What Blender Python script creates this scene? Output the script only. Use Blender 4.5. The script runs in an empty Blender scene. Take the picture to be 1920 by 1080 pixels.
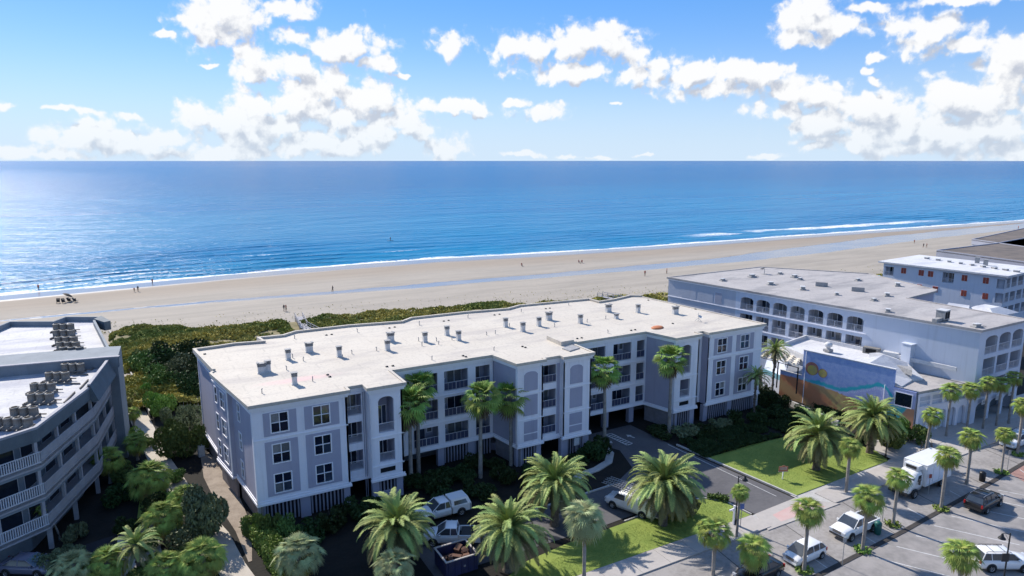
import bpy, math, random
import numpy as np
from mathutils import Vector, Matrix
from mathutils.geometry import tessellate_polygon
random.seed(7); rng = np.random.default_rng(7)
PI = math.pi
C = bpy.context.scene.collection
SC = bpy.context.scene

# ------------------------------------------------------------------ camera, light, exposure
# world frame: +X runs along the shore, +Y runs out to sea, metres; the drone hovers above the origin
CAM_H = 35.3; YAW = math.radians(-29); PITCH = math.atan(239 / 1280)
cam = bpy.data.cameras.new('camera'); cam.lens = 24; cam.sensor_width = 36
cam.clip_start = 0.5; cam.clip_end = 120000
co = bpy.data.objects.new('camera', cam); C.objects.link(co)
co.location = (0, 0, CAM_H); co.rotation_euler = (PI / 2 - PITCH, 0, YAW)
SC.camera = co
SUN_AZ = math.radians(-14.0); SUN_EL = math.radians(38.5)
sun = bpy.data.lights.new('sun', 'SUN'); sun.energy = 4.7; sun.angle = math.radians(0.53); sun.color = (1.0, 0.93, 0.83)
so = bpy.data.objects.new('sun', sun); C.objects.link(so)
sd = Vector((math.sin(SUN_AZ) * math.cos(SUN_EL), math.cos(SUN_AZ) * math.cos(SUN_EL), math.sin(SUN_EL)))
so.rotation_euler = sd.to_track_quat('Z', 'Y').to_euler()
SC.view_settings.view_transform = 'Standard'; SC.view_settings.look = 'None'
SC.view_settings.exposure = 0.52; SC.view_settings.gamma = 1.0; SC.view_settings.use_curve_mapping = False

SC.render.engine = 'CYCLES'; SC.cycles.max_bounces = 5; SC.cycles.diffuse_bounces = 3; SC.cycles.glossy_bounces = 2; SC.cycles.transmission_bounces = 2; SC.cycles.caustics_reflective = False; SC.cycles.caustics_refractive = False

class NT:
    """small helper to write node trees as expressions"""
    def __init__(s, tree): s.t = tree
    def n(s, typ, ins=None, **kw):
        nd = s.t.nodes.new('ShaderNode' + typ)
        for k, v in kw.items(): setattr(nd, k, v)
        for k, v in (ins or {}).items():
            i = nd.inputs[k]
            if isinstance(v, bpy.types.NodeSocket): s.t.links.new(v, i)
            else: i.default_value = v
        return nd
    def m(s, op, a, b=0.0, c=0.0, clamp=False):
        nd = s.n('Math', {0: a, 1: b, 2: c}, operation=op); nd.use_clamp = clamp; return nd.outputs[0]
    def vm(s, op, a, b=(0, 0, 0), c=(0, 0, 0)):
        nd = s.t.nodes.new('ShaderNodeVectorMath'); nd.operation = op
        for i, v in enumerate((a, b, c)):
            if i >= len(nd.inputs): break
            if isinstance(v, bpy.types.NodeSocket): s.t.links.new(v, nd.inputs[i])
            elif op in ('SCALE',) and i > 0: pass
            else: nd.inputs[i].default_value = v
        return nd.outputs['Value' if op in ('LENGTH', 'DOT_PRODUCT', 'DISTANCE') else 'Vector']
    def ss(s, x, a, b, lo=0.0, hi=1.0):
        nd = s.n('MapRange', {0: x, 1: a, 2: b, 3: lo, 4: hi}, interpolation_type='SMOOTHSTEP'); return nd.outputs[0]
    def noise(s, v, scale, det=4, rough=.55, dim='3D', dist=0.0):
        nd = s.n('TexNoise', {'Scale': scale, 'Detail': det, 'Roughness': rough, 'Distortion': dist}, noise_dimensions=dim)
        if v is not None: s.t.links.new(v, nd.inputs['Vector'])
        return nd.outputs[0]
    def mix(s, f, a, b, blend='MIX'):
        nd = s.t.nodes.new('ShaderNodeMix'); nd.data_type = 'RGBA'; nd.blend_type = blend
        for i, v in ((0, f), (6, a), (7, b)):
            if isinstance(v, bpy.types.NodeSocket): s.t.links.new(v, nd.inputs[i])
            else: nd.inputs[i].default_value = v if i == 0 else (tuple(v) + (1,) if len(v) == 3 else v)
        return nd.outputs[2]
    def scalev(s, v, k):
        return s.vm('MULTIPLY', v, (k, k, k) if not isinstance(k, tuple) else k)

def px_dir(px, py):          # direction of a spot in the sky: azimuth from the camera heading, elevation
    u, v = px - 960, py - 540; f = 1280; c, s_ = math.cos(PITCH), math.sin(PITCH)
    h = f * c - v * s_; z = -(f * s_ + v * c)
    return math.atan2(u, h), math.atan2(z, math.hypot(u, h))

CLOUDS = [(420,25,85,45),(520,12,75,25),(395,60,60,38),(475,105,48,38),(470,130,42,50),(545,122,42,30),(650,90,95,42),(562,75,40,20),(708,118,44,24),(755,140,30,7),
 (590,165,85,38),(540,195,85,35),(680,190,85,40),(640,212,115,35),(740,228,65,30),(360,225,38,30),(430,222,65,35),(480,252,115,38),(560,270,75,32),(650,275,85,24),(780,240,62,30),(835,275,50,28),(430,284,190,20),
 (170,252,80,32),(225,270,55,26),(130,209,40,8),(230,219,32,12),(30,284,60,14),(0,194,20,11),(90,292,90,12),(845,82,50,25),(853,203,78,19),(905,215,24,13),(1008,208,62,18),(970,195,28,11),
 (985,90,65,38),(1070,85,90,42),(1135,82,70,40),(1180,98,34,28),(1060,135,110,28),(1200,140,64,26),(1290,140,85,32),(1380,140,75,32),(1445,135,48,26),(1340,170,100,20),(1510,175,64,26),(1555,190,84,30),(1620,205,75,38),(1700,232,130,36),(1560,228,95,25),(1800,190,120,48),(1885,140,64,52),(1905,105,44,34),(1850,240,130,44),(1700,270,170,22),(1900,288,90,24),
 (1510,40,62,36),(1490,70,48,18),(1565,60,62,26),(1535,8,62,16),(1622,14,42,10),(1745,60,78,36),(1700,45,48,26),(1795,80,46,20),(1800,2,110,11),(1640,104,17,10),(1635,130,16,9),(1645,155,14,10),(1168,198,18,5),
 (1235,118,60,26),(1410,150,60,26),(1470,160,60,28),(1480,205,70,24),(1580,240,110,26),(1650,215,80,34),(1760,250,150,34),(1620,265,110,18),(620,150,60,30),(730,205,60,28),(480,200,40,20),(520,235,90,34),(700,250,90,30),(610,265,100,26),(300,262,60,18),(985,291,42,7),(1062,293,30,6),(1130,295,25,5),(1205,295,25,4),(1540,280,44,11),(1440,291,34,7),(300,60,20,8),(343,42,26,12),(386,120,16,7)]

def build_world():
    w = bpy.data.worlds.new('World'); SC.world = w; w.use_nodes = True
    w.node_tree.nodes.clear(); T = NT(w.node_tree)
    sky = T.n('TexSky', sky_type='NISHITA', sun_disc=False, sun_elevation=SUN_EL, sun_rotation=SUN_AZ,
              altitude=30, air_density=1.0, dust_density=0.3, ozone_density=2.6)
    hsv = T.n('HueSaturation', {'Saturation': 1.18, 'Value': 1.0, 'Color': sky.outputs[0]})
    gen = T.n('TexCoord').outputs['Generated']
    # group: vector -> density field
    g = bpy.data.node_groups.new('cloud_field', 'ShaderNodeTree')
    g.interface.new_socket('P', in_out='INPUT', socket_type='NodeSocketVector')
    g.interface.new_socket('D', in_out='OUTPUT', socket_type='NodeSocketFloat')
    gi = g.nodes.new('NodeGroupInput'); go = g.nodes.new('NodeGroupOutput'); G = NT(g)
    p = gi.outputs[0]
    wn = G.n('TexNoise', {'Vector': p, 'Scale': 16.0, 'Detail': 4.0, 'Roughness': .6}, noise_dimensions='2D').outputs['Color']
    p2 = G.vm('ADD', p, G.vm('MULTIPLY', G.vm('SUBTRACT', wn, (.5, .5, .5)), (.05, .03, 0)))
    f = None
    for (px, py, rx, ry) in CLOUDS:
        a, e = px_dir(px, py); ia, ie = 1280 / rx, 1280 / ry
        d = G.vm('LENGTH', G.vm('MULTIPLY_ADD', p2, (ia, ie, 0), (-a * ia, -e * ie, 0)))
        f = d if f is None else G.n('Math', {0: f, 1: d, 2: .18}, operation='SMOOTH_MIN').outputs[0]
    f = G.m('SUBTRACT', 1.0, f)
    sx = G.n('SeparateXYZ', {0: p})
    # the same weather goes on outside the frame
    away = G.m('MAXIMUM', G.ss(G.m('ABSOLUTE', sx.outputs[0]), .66, .85), G.ss(sx.outputs[1], .22, .34))
    gn = G.m('MULTIPLY_ADD', G.noise(G.vm('MULTIPLY', p, (1, 2, 1)), 3.2, 3), 5.0, -2.7)
    f = G.m('MAXIMUM', f, G.m('SUBTRACT', gn, G.m('MULTIPLY', G.m('SUBTRACT', 1.0, away), 4.0)))
    f = G.m('MAXIMUM', f, -1.2)
    n1 = G.noise(p, 26, 7, .64, '2D')
    vo = G.n('TexVoronoi', {'Vector': p2, 'Scale': 42.0, 'Detail': 1.5, 'Roughness': .55, 'Smoothness': .6}, feature='SMOOTH_F1', voronoi_dimensions='2D')
    bil = G.m('SUBTRACT', .5, vo.outputs['Distance'])
    dd = G.m('ADD', G.m('MULTIPLY', f, .85), G.m('ADD', G.m('MULTIPLY', G.m('SUBTRACT', n1, .5), 1.15), G.m('MULTIPLY', bil, .55)))
    g.links.new(dd, go.inputs[0])
    sp = T.n('SeparateXYZ', {0: gen})
    az = T.m('SUBTRACT', T.m('ARCTAN2', sp.outputs[0], sp.outputs[1]), -YAW)
    el = T.m('ARCSINE', sp.outputs[2])
    P = T.n('CombineXYZ', {0: az, 1: el, 2: 0.0}).outputs[0]
    def grp(v):
        nd = w.node_tree.nodes.new('ShaderNodeGroup'); nd.node_tree = g; w.node_tree.links.new(v, nd.inputs[0]); return nd.outputs[0]
    D0 = grp(P); D1 = grp(T.vm('ADD', P, (-.009, .020, 0)))
    den = T.m('ADD', T.m('MULTIPLY', T.ss(D0, -.16, .28), .30), T.m('MULTIPLY', T.ss(D0, .0, .34), .70))
    # thick parts are white; where cloud lies between a spot and the sun the spot is greyer
    sh = T.ss(T.m('ADD', T.m('SUBTRACT', D1, D0), T.m('MULTIPLY', D1, .62)), .0, .95)
    ccol = T.mix(sh, (1.0, 1.0, 1.0), (.56, .60, .69))
    lowf = T.ss(el, .0, .09)
    den2 = T.m('MULTIPLY', den, T.m('MULTIPLY_ADD', lowf, .35, .62))
    # sea haze low in the sky: paler and bluer than the clear-air model gives
    skyc = T.mix(T.ss(el, .16, -.03), T.mix(1.0, hsv.outputs[0], (.60, .84, 1.20), 'MULTIPLY'), (5.2, 6.1, 7.1))
    grad = T.mix(T.ss(el, -.02, .24), (.440, .560, .690), (.105, .290, .630))
    grad = T.mix(T.ss(el, .22, 1.2), grad, (.070, .200, .500))
    skyc = T.mix(.62, T.mix(1.0, skyc, (.098, .098, .098), 'MULTIPLY'), grad)
    skyb = T.n('Background', {'Color': skyc, 'Strength': 1.0})
    clb = T.n('Background', {'Color': ccol, 'Strength': 0.70})
    mx = T.n('MixShader', {0: den2, 1: skyb.outputs[0], 2: clb.outputs[0]})
    out = T.n('OutputWorld', {'Surface': mx.outputs[0]})
    try: w.cycles.sampling_method = 'MANUAL'; w.cycles.sample_map_resolution = 512
    except Exception: pass
build_world()

# ------------------------------------------------------------------ pixel helpers (a sight line from the drone met with a plane)
def ray(px, py):
    u, v = px - 960, py - 540; f = 1280; c, s_ = math.cos(PITCH), math.sin(PITCH)
    x, y, z = u, f * c - v * s_, -(f * s_ + v * c)
    ca, sa = math.cos(-YAW), math.sin(-YAW)
    return Vector((x * ca + y * sa, -x * sa + y * ca, z))
def at(px, py, z=0.0):
    d = ray(px, py); k = (z - CAM_H) / d.z
    return Vector((d.x * k, d.y * k, z))
class Frame:
    """a wall plane: x runs along the wall (left to right seen from outside), z up, +y into the building"""
    def __init__(s, x0, y0, x1, y1):
        s.p = Vector((x0, y0, 0)); d = Vector((x1 - x0, y1 - y0, 0)); s.L = d.length; d.normalize()
        s.ang = math.atan2(d.y, d.x); s.e = d; s.nin = Vector((-d.y, d.x, 0))
        s.M = Matrix.Translation(s.p) @ Matrix.Rotation(s.ang, 4, 'Z')
    def at(s, x, y=0, z=0): return s.M @ Matrix.Translation((x, y, z))
    def hit(s, px, py):
        d = ray(px, py); o = Vector((0, 0, CAM_H)); k = (s.p - o).dot(s.nin) / d.dot(s.nin); q = o + d * k
        return (q - s.p).dot(s.e), q.z

# ------------------------------------------------------------------ mesh building
class MB:
    def __init__(s): s.v = []; s.f = []; s.mi = []; s.sm = []
    def add(s, vs, fs, mi=0, M=None, sm=False):
        b = len(s.v)
        if M is not None: vs = [tuple(M @ Vector(q)) for q in vs]
        s.v += [tuple(q) for q in vs]; s.f += [tuple(b + i for i in f) for f in fs]
        s.mi += [mi] * len(fs); s.sm += [sm] * len(fs)
        return s
    def box(s, x0, y0, z0, x1, y1, z1, mi=0, M=None, bev=0):
        vs = [(x, y, z) for z in (z0, z1) for y in (y0, y1) for x in (x0, x1)]
        return s.add(vs, [(0, 2, 3, 1), (4, 5, 7, 6), (0, 1, 5, 4), (2, 6, 7, 3), (0, 4, 6, 2), (1, 3, 7, 5)], mi, M)
    def prism(s, poly, z0, z1, mi=0, M=None, top=True, bottom=True, mit=None):
        n = len(poly); A = sum(poly[i][0] * poly[(i + 1) % n][1] - poly[(i + 1) % n][0] * poly[i][1] for i in range(n))
        if A < 0: poly = poly[::-1]
        vs = [(p[0], p[1], z0) for p in poly] + [(p[0], p[1], z1) for p in poly]
        fs = [(i, (i + 1) % n, n + (i + 1) % n, n + i) for i in range(n)]
        s.add(vs, fs, mi, M)
        tr = tessellate_polygon([[Vector((p[0], p[1], 0)) for p in poly]])
        def orient(t):
            a, b, c = (poly[i] for i in t)
            return t if (b[0] - a[0]) * (c[1] - a[1]) - (c[0] - a[0]) * (b[1] - a[1]) > 0 else t[::-1]
        tr = [orient(tuple(t)) for t in tr]
        if top: s.add(vs[n:], tr, mi if mit is None else mit, M)
        if bottom: s.add(vs[:n], [t[::-1] for t in tr], mi, M)
        return s
    def sheet(s, poly, z, mi=0):
        return s.prism(poly, z, z, mi, bottom=False) if False else s._sheet(poly, z, mi)
    def _sheet(s, poly, z, mi):
        tr = tessellate_polygon([[Vector((p[0], p[1], 0)) for p in poly]]); o = []
        for t in tr:
            a, b, c = (poly[i] for i in t)
            o.append(tuple(t) if (b[0] - a[0]) * (c[1] - a[1]) - (c[0] - a[0]) * (b[1] - a[1]) > 0 else tuple(t)[::-1])
        return s.add([(p[0], p[1], z) for p in poly], o, mi)
    def tube(s, pts, rad, n=6, mi=0, M=None, cap=True, sm=True):
        pts = [Vector(p) for p in pts]; R = rad if isinstance(rad, (list, tuple)) else [rad] * len(pts); vs = []
        for i, p in enumerate(pts):
            d = (pts[min(i + 1, len(pts) - 1)] - pts[max(i - 1, 0)]).normalized()
            u = d.cross(Vector((0, 0, 1)));
            if u.length < .1: u = d.cross(Vector((0, 1, 0)))
            u.normalize(); w = u.cross(d)
            vs += [p + (u * math.cos(2 * PI * k / n) + w * math.sin(2 * PI * k / n)) * R[i] for k in range(n)]
        fs = [(i * n + k, i * n + (k + 1) % n, (i + 1) * n + (k + 1) % n, (i + 1) * n + k) for i in range(len(pts) - 1) for k in range(n)]
        s.add(vs, [f[::-1] for f in fs], mi, M, sm)
        if cap:
            s.add(vs[-n:], [tuple(range(n))[::-1]], mi, M); s.add(vs[:n], [tuple(range(n))], mi, M)
        return s
    def lathe(s, prof, n=12, mi=0, M=None, sm=True):   # prof: (r, z) from bottom to top
        vs = [(r * math.cos(2 * PI * k / n), r * math.sin(2 * PI * k / n), z) for r, z in prof for k in range(n)]
        fs = [(i * n + k, i * n + (k + 1) % n, (i + 1) * n + (k + 1) % n, (i + 1) * n + k) for i in range(len(prof) - 1) for k in range(n)]
        return s.add(vs, fs, mi, M, sm)
    def ribbon(s, line, width, z0, z1, mi=0, closed=False, M=None):   # a wall following a line; width to its left
        n = len(line); P = [Vector((p[0], p[1])) for p in line]; off = []
        for i in range(n):
            if closed: a, b, c = P[i - 1], P[i], P[(i + 1) % n]
            else: a, b, c = P[max(i - 1, 0)], P[i], P[min(i + 1, n - 1)]
            d1 = (b - a) if (b - a).length > 1e-6 else (c - b); d2 = (c - b) if (c - b).length > 1e-6 else (b - a)
            d1 = d1.normalized(); d2 = d2.normalized(); n1 = Vector((-d1.y, d1.x)); n2 = Vector((-d2.y, d2.x))
            m = (n1 + n2); m = m / max(m.length_squared, .3) * 2
            off.append(b + m * width)
        m_ = n if closed else n - 1
        for i in range(m_):
            j = (i + 1) % n
            q = [P[i], P[j], off[j], off[i]]
            if width < 0: q = q[::-1]
            vs = [(v.x, v.y, z0) for v in q] + [(v.x, v.y, z1) for v in q]
            fs = [(0, 1, 5, 4), (2, 3, 7, 6), (4, 5, 6, 7), (3, 2, 1, 0)]
            if not closed and i == 0: fs.append((3, 0, 4, 7) if width > 0 else (1, 2, 6, 5))
            if not closed and i == m_ - 1: fs.append((1, 2, 6, 5) if width > 0 else (3, 0, 4, 7))
            s.add(vs, fs, mi, M)
        return s
    def mesh(s, name, mats):
        me = bpy.data.meshes.new(name); me.from_pydata(s.v, [], s.f)
        for m in (mats if isinstance(mats, (list, tuple)) else [mats]): me.materials.append(m)
        me.polygons.foreach_set('material_index', s.mi); me.polygons.foreach_set('use_smooth', s.sm)
        me.update(); return me

WM = {}
def obj(name, mesh, parent=None, M=None):
    o = bpy.data.objects.new(name, mesh); C.objects.link(o)
    M = M.copy() if M is not None else (WM[parent.name].copy() if parent is not None and False else Matrix())
    WM[o.name] = M
    if parent is not None:
        o.parent = parent; o.matrix_basis = WM[parent.name].inverted() @ M
    else: o.matrix_basis = M
    return o
def tag(o, label=None, cat=None, group=None, kind=None):
    if label and len(label.split()) > 16: print('LONGLABEL', len(label.split()), label)
    if label: o['label'] = label
    if cat: o['category'] = cat
    if group: o['group'] = group
    if kind: o['kind'] = kind
    return o
def thing(name, x, y, z, label, cat, group=None, rz=0):
    return tag(obj(name, None, None, Matrix.Translation((x, y, z)) @ Matrix.Rotation(rz, 4, 'Z')), label, cat, group)
def copy_thing(src, M, label, group=None):
    c = src.copy(); C.objects.link(c); c.matrix_basis = M; WM[c.name] = M; c['label'] = label
    if group: c['group'] = group
    for ch in CH.get(src.name, list(src.children)):
        d = ch.copy(); C.objects.link(d); d.parent = c
        for g_ in ch.children:
            e = g_.copy(); C.objects.link(e); e.parent = d
    return c
CH = {}
def T3(x, y, z=0, rz=0, s=1.0): return Matrix.Translation((x, y, z)) @ Matrix.Rotation(rz, 4, 'Z') @ Matrix.Scale(s, 4)
CACHE = {}
def cached(key, fn):
    if key not in CACHE: CACHE[key] = fn()
    return CACHE[key]

# ------------------------------------------------------------------ materials
def mat(name, col, rough=.8, col2=None, nscale=.6, namt=.5, fine=12.0, bump=0.0, bscale=30.0, metal=0.0, spec=.4, streak=0.0, rand=0.0, trans=0.0):
    m = bpy.data.materials.new(name); m.use_nodes = True; T = NT(m.node_tree)
    b = m.node_tree.nodes['Principled BSDF']
    pos = T.n('NewGeometry').outputs['Position']
    col2 = col2 or tuple(c * .8 for c in col)
    n = T.m('MULTIPLY_ADD', T.noise(pos, nscale, 5, .6), .6, T.m('MULTIPLY', T.noise(pos, fine, 3, .6), .4))
    f = T.m('MULTIPLY', T.ss(n, .36, .66), namt * 2 if namt < .5 else 1.0)
    c = T.mix(f, col, col2)
    if streak:
        st = T.noise(T.vm('MULTIPLY', pos, (2.2, 2.2, .12)), 1.0, 4, .6)
        c = T.mix(T.m('MULTIPLY', T.ss(st, .5, .75), streak), c, tuple(q * .55 for q in col))
    if rand:
        oi = T.n('ObjectInfo').outputs['Random']
        hs = T.n('HueSaturation', {'Hue': T.m('MULTIPLY_ADD', oi, rand * .12, .5 - rand * .06), 'Saturation': 1.0, 'Value': T.m('MULTIPLY_ADD', oi, rand, 1 - rand * .5), 'Color': c})
        c = hs.outputs[0]
    m.node_tree.links.new(c, b.inputs['Base Color'])
    b.inputs['Roughness'].default_value = rough; b.inputs['Metallic'].default_value = metal
    b.inputs['Specular IOR Level'].default_value = spec
    if bump:
        bn = T.n('Bump', {'Strength': 1.0, 'Distance': bump, 'Height': T.noise(pos, bscale, 4, .6)})
        m.node_tree.links.new(bn.outputs[0], b.inputs['Normal'])
    if trans:
        tr = T.n('BsdfTranslucent', {'Color': c}); mx = T.n('MixShader', {0: trans, 1: b.outputs[0], 2: tr.outputs[0]})
        m.node_tree.links.new(mx.outputs[0], m.node_tree.nodes['Material Output'].inputs[0])
    return m
def glass_mat(name, col, rough=.06, spec=.6):
    m = mat(name, col, rough, tuple(c * .6 for c in col), .9, .5, spec=spec); return m
M = {}
M['white'] = mat('white_stucco', (.80, .79, .84), .85, (.75, .74, .79), .5, .5, streak=.22, bump=.006)
M['trim'] = mat('white_painted_trim', (.83, .82, .86), .6, (.78, .77, .81), 1.5)
M['lav'] = mat('grey_lavender_stucco', (.39, .385, .475), .88, (.35, .345, .43), .4, .5, streak=.20, bump=.004)
M['lavd'] = mat('grey_stucco_balcony', (.36, .37, .44), .88, (.31, .32, .39), .5)
M['basem'] = mat('grey_masonry_base', (.24, .23, .25), .92, (.17, .16, .17), 1.2, .5, streak=.35, bump=.01)
M['louver'] = mat('grey_louver_slats', (.33, .33, .40), .7)
M['dark'] = mat('dark_interior', (.010, .011, .014), .9)
M['glass'] = glass_mat('window_glass', (.012, .018, .040))
M['glassb'] = glass_mat('balcony_door_glass', (.02, .03, .05))
M['curtain'] = glass_mat('glass_with_pale_curtain', (.16, .17, .18)); M['blind'] = glass_mat('glass_with_lowered_blind', (.30, .30, .31)); M['skyglass'] = glass_mat('glass_sky_tinted', (.05, .07, .11), .03, 1.0)  # skyglass: bluer base colour paints in some sky reflection, besides the gloss
M['railm'] = mat('white_painted_rail', (.62, .62, .66), .5)
M['raild'] = mat('dark_blue_rail_screen', (.045, .055, .11), .5)
M['duct'] = mat('grey_vent_metal', (.36, .355, .35), .6, (.24, .24, .24), 3.0)
M['duct2'] = mat('white_vent_metal', (.60, .60, .60), .55, (.45, .45, .45), 3.0)
M['pipe'] = mat('small_vent_pipe', (.40, .39, .38), .6)
M['black'] = mat('black_metal', (.012, .012, .014), .45)
M['kerb'] = mat('pale_concrete_kerb', (.46, .45, .43), .9, (.36, .35, .34), 1.5)
def roof_mat(name, c, c2, stain, pink=0.0):
    m = bpy.data.materials.new(name); m.use_nodes = True; T = NT(m.node_tree); b = m.node_tree.nodes['Principled BSDF']
    pos = T.n('NewGeometry').outputs['Position']
    k = T.mix(T.ss(T.noise(pos, .22, 6, .62), .38, .68), c, c2)
    # ponding stains, long along the roof
    s2 = T.noise(T.vm('MULTIPLY', pos, (.10, .38, 1)), 1.0, 6, .62, dist=.4)
    k = T.mix(T.m('MULTIPLY', T.ss(s2, .48, .66), .8), k, stain)
    k = T.mix(T.m('MULTIPLY', T.ss(T.noise(pos, 3.0, 6, .75), .50, .66), .40), k, tuple(q * .6 for q in stain))
    # sheet seams
    br = T.n('TexBrick', {'Vector': T.vm('MULTIPLY', pos, (.12, .5, 0)), 'Color1': (0, 0, 0, 1), 'Color2': (0, 0, 0, 1), 'Mortar': (1, 1, 1, 1), 'Scale': 1.0, 'Mortar Size': .012, 'Brick Width': 1.0, 'Row Height': 1.0})
    k = T.mix(T.m('MULTIPLY', br.outputs['Color'], .2), k, tuple(q * .6 for q in stain))
    if pink:
        d = T.vm('LENGTH', T.vm('MULTIPLY_ADD', pos, (.17, .75, 0), (-13.6 * .17, -71.2 * .75, 0)))
        k = T.mix(T.m('MULTIPLY', T.ss(T.m('ADD', d, T.m('MULTIPLY', T.noise(pos, .8, 4), .7)), 1.25, .35), pink), k, (.75, .42, .42))
    m.node_tree.links.new(k, b.inputs['Base Color']); b.inputs['Roughness'].default_value = .8
    bn = T.n('Bump', {'Strength': 1.0, 'Distance': .02, 'Height': T.noise(pos, 1.2, 4, .6)}); m.node_tree.links.new(bn.outputs[0], b.inputs['Normal'])
    return m
M['roof'] = roof_mat('cream_roof_membrane', (.555, .505, .430), (.515, .465, .395), (.425, .385, .345), .62)
M['roof2'] = roof_mat('pale_grey_roof_membrane', (.40, .375, .36), (.355, .33, .32), (.24, .23, .23))
M['roof3'] = roof_mat('white_roof_membrane', (.60, .60, .61), (.54, .54, .56), (.43, .44, .48))
M['leftroof'] = roof_mat('left_building_roof', (.49, .485, .48), (.44, .435, .44), (.29, .30, .36))
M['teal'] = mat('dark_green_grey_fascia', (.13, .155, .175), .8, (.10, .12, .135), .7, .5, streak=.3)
M['tealw'] = mat('grey_green_wall', (.23, .26, .29), .85, (.18, .205, .23), .5, .5, streak=.3)
M['board'] = mat('weathered_grey_boards', (.38, .375, .40), .85, (.30, .295, .32), .8, .5, streak=.2)
M['hotel'] = mat('pale_blue_grey_stucco', (.56, .60, .69), .88, (.54, .58, .66), .22, .5, streak=.20, bump=.004)
M['hotel2'] = mat('grey_stucco_end_wall', (.47, .49, .55), .88, (.43, .45, .51), .3, .5, streak=.12)
M['redsh'] = mat('red_brown_shutter', (.36, .085, .055), .7, (.28, .06, .04), 2)
M['brownroof'] = mat('brown_gravel_roof', (.17, .14, .12), .95, (.09, .08, .075), .25, .5, bump=.05, bscale=2)
M['pergolam'] = mat('cream_shade_slats', (.66, .60, .50), .8)
# ------------------------------------------------------------------ the lie of the land
def interp(x, xs, ys): return np.interp(x, xs, ys)
SHX = [-260, -33, 20, 60, 94, 140, 184, 282, 372, 472, 700, 1500, 5000]
SHY = [205, 224, 230.5, 233, 233, 227, 223, 221, 217, 213, 208, 200, 190]
DUX = [-260, -20, -5, 13, 47, 85, 121, 150, 200, 700, 5000]
DUY = [150, 158, 158, 154, 150.5, 143, 136, 128, 126, 126, 126]
CHX = [-260, -28, 16, 47, 71, 105, 145, 193, 238, 315, 417, 700, 5000]
CHY = [186, 187.3, 187, 183.5, 181.5, 179.5, 177.5, 177, 181, 190, 194, 196, 196]
CHW = [1.8, 2.0, 2.4, 4.6, 6.4, 7.2, 8.5, 11.5, 16, 18, 16, 15, 15]
SEA_Z = -0.55
def fbm2(x, y, sc, seed, octv=4):
    r = np.random.default_rng(seed); o = np.zeros_like(x, dtype=float); a = 1.0; tot = 0
    for k in range(octv):
        g = r.random((64, 64)); fx = x / sc * 2 ** k; fy = y / sc * 2 ** k
        ix = np.floor(fx).astype(int); iy = np.floor(fy).astype(int); u = fx - ix; v = fy - iy
        u = u * u * (3 - 2 * u); v = v * v * (3 - 2 * v); i1, j1 = (ix + 1) % 64, (iy + 1) % 64; ix %= 64; iy %= 64
        o += a * ((g[ix, iy] * (1 - u) + g[i1, iy] * u) * (1 - v) + (g[ix, j1] * (1 - u) + g[i1, j1] * u) * v - .5); tot += a; a *= .5
    return o / tot
def grid_mesh(name, X, Y, Z, m, uv=None, smooth=True, attrs=None):
    ny, nx = X.shape; v = np.stack([X, Y, Z], -1).reshape(-1, 3)
    i = np.arange(ny * nx).reshape(ny, nx); q = np.stack([i[:-1, :-1], i[:-1, 1:], i[1:, 1:], i[1:, :-1]], -1).reshape(-1, 4)
    me = bpy.data.meshes.new(name); me.vertices.add(len(v)); me.vertices.foreach_set('co', v.ravel())
    me.loops.add(q.size); me.loops.foreach_set('vertex_index', q.ravel()); me.polygons.add(len(q))
    me.polygons.foreach_set('loop_start', np.arange(0, q.size, 4)); me.polygons.foreach_set('use_smooth', np.full(len(q), smooth))
    me.materials.append(m)
    for k, a in (attrs or {}).items():
        at_ = me.attributes.new(k, 'FLOAT', 'POINT'); at_.data.foreach_set('value', a.ravel().astype(np.float32))
    me.update(calc_edges=True); me.validate(); return me

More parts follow.
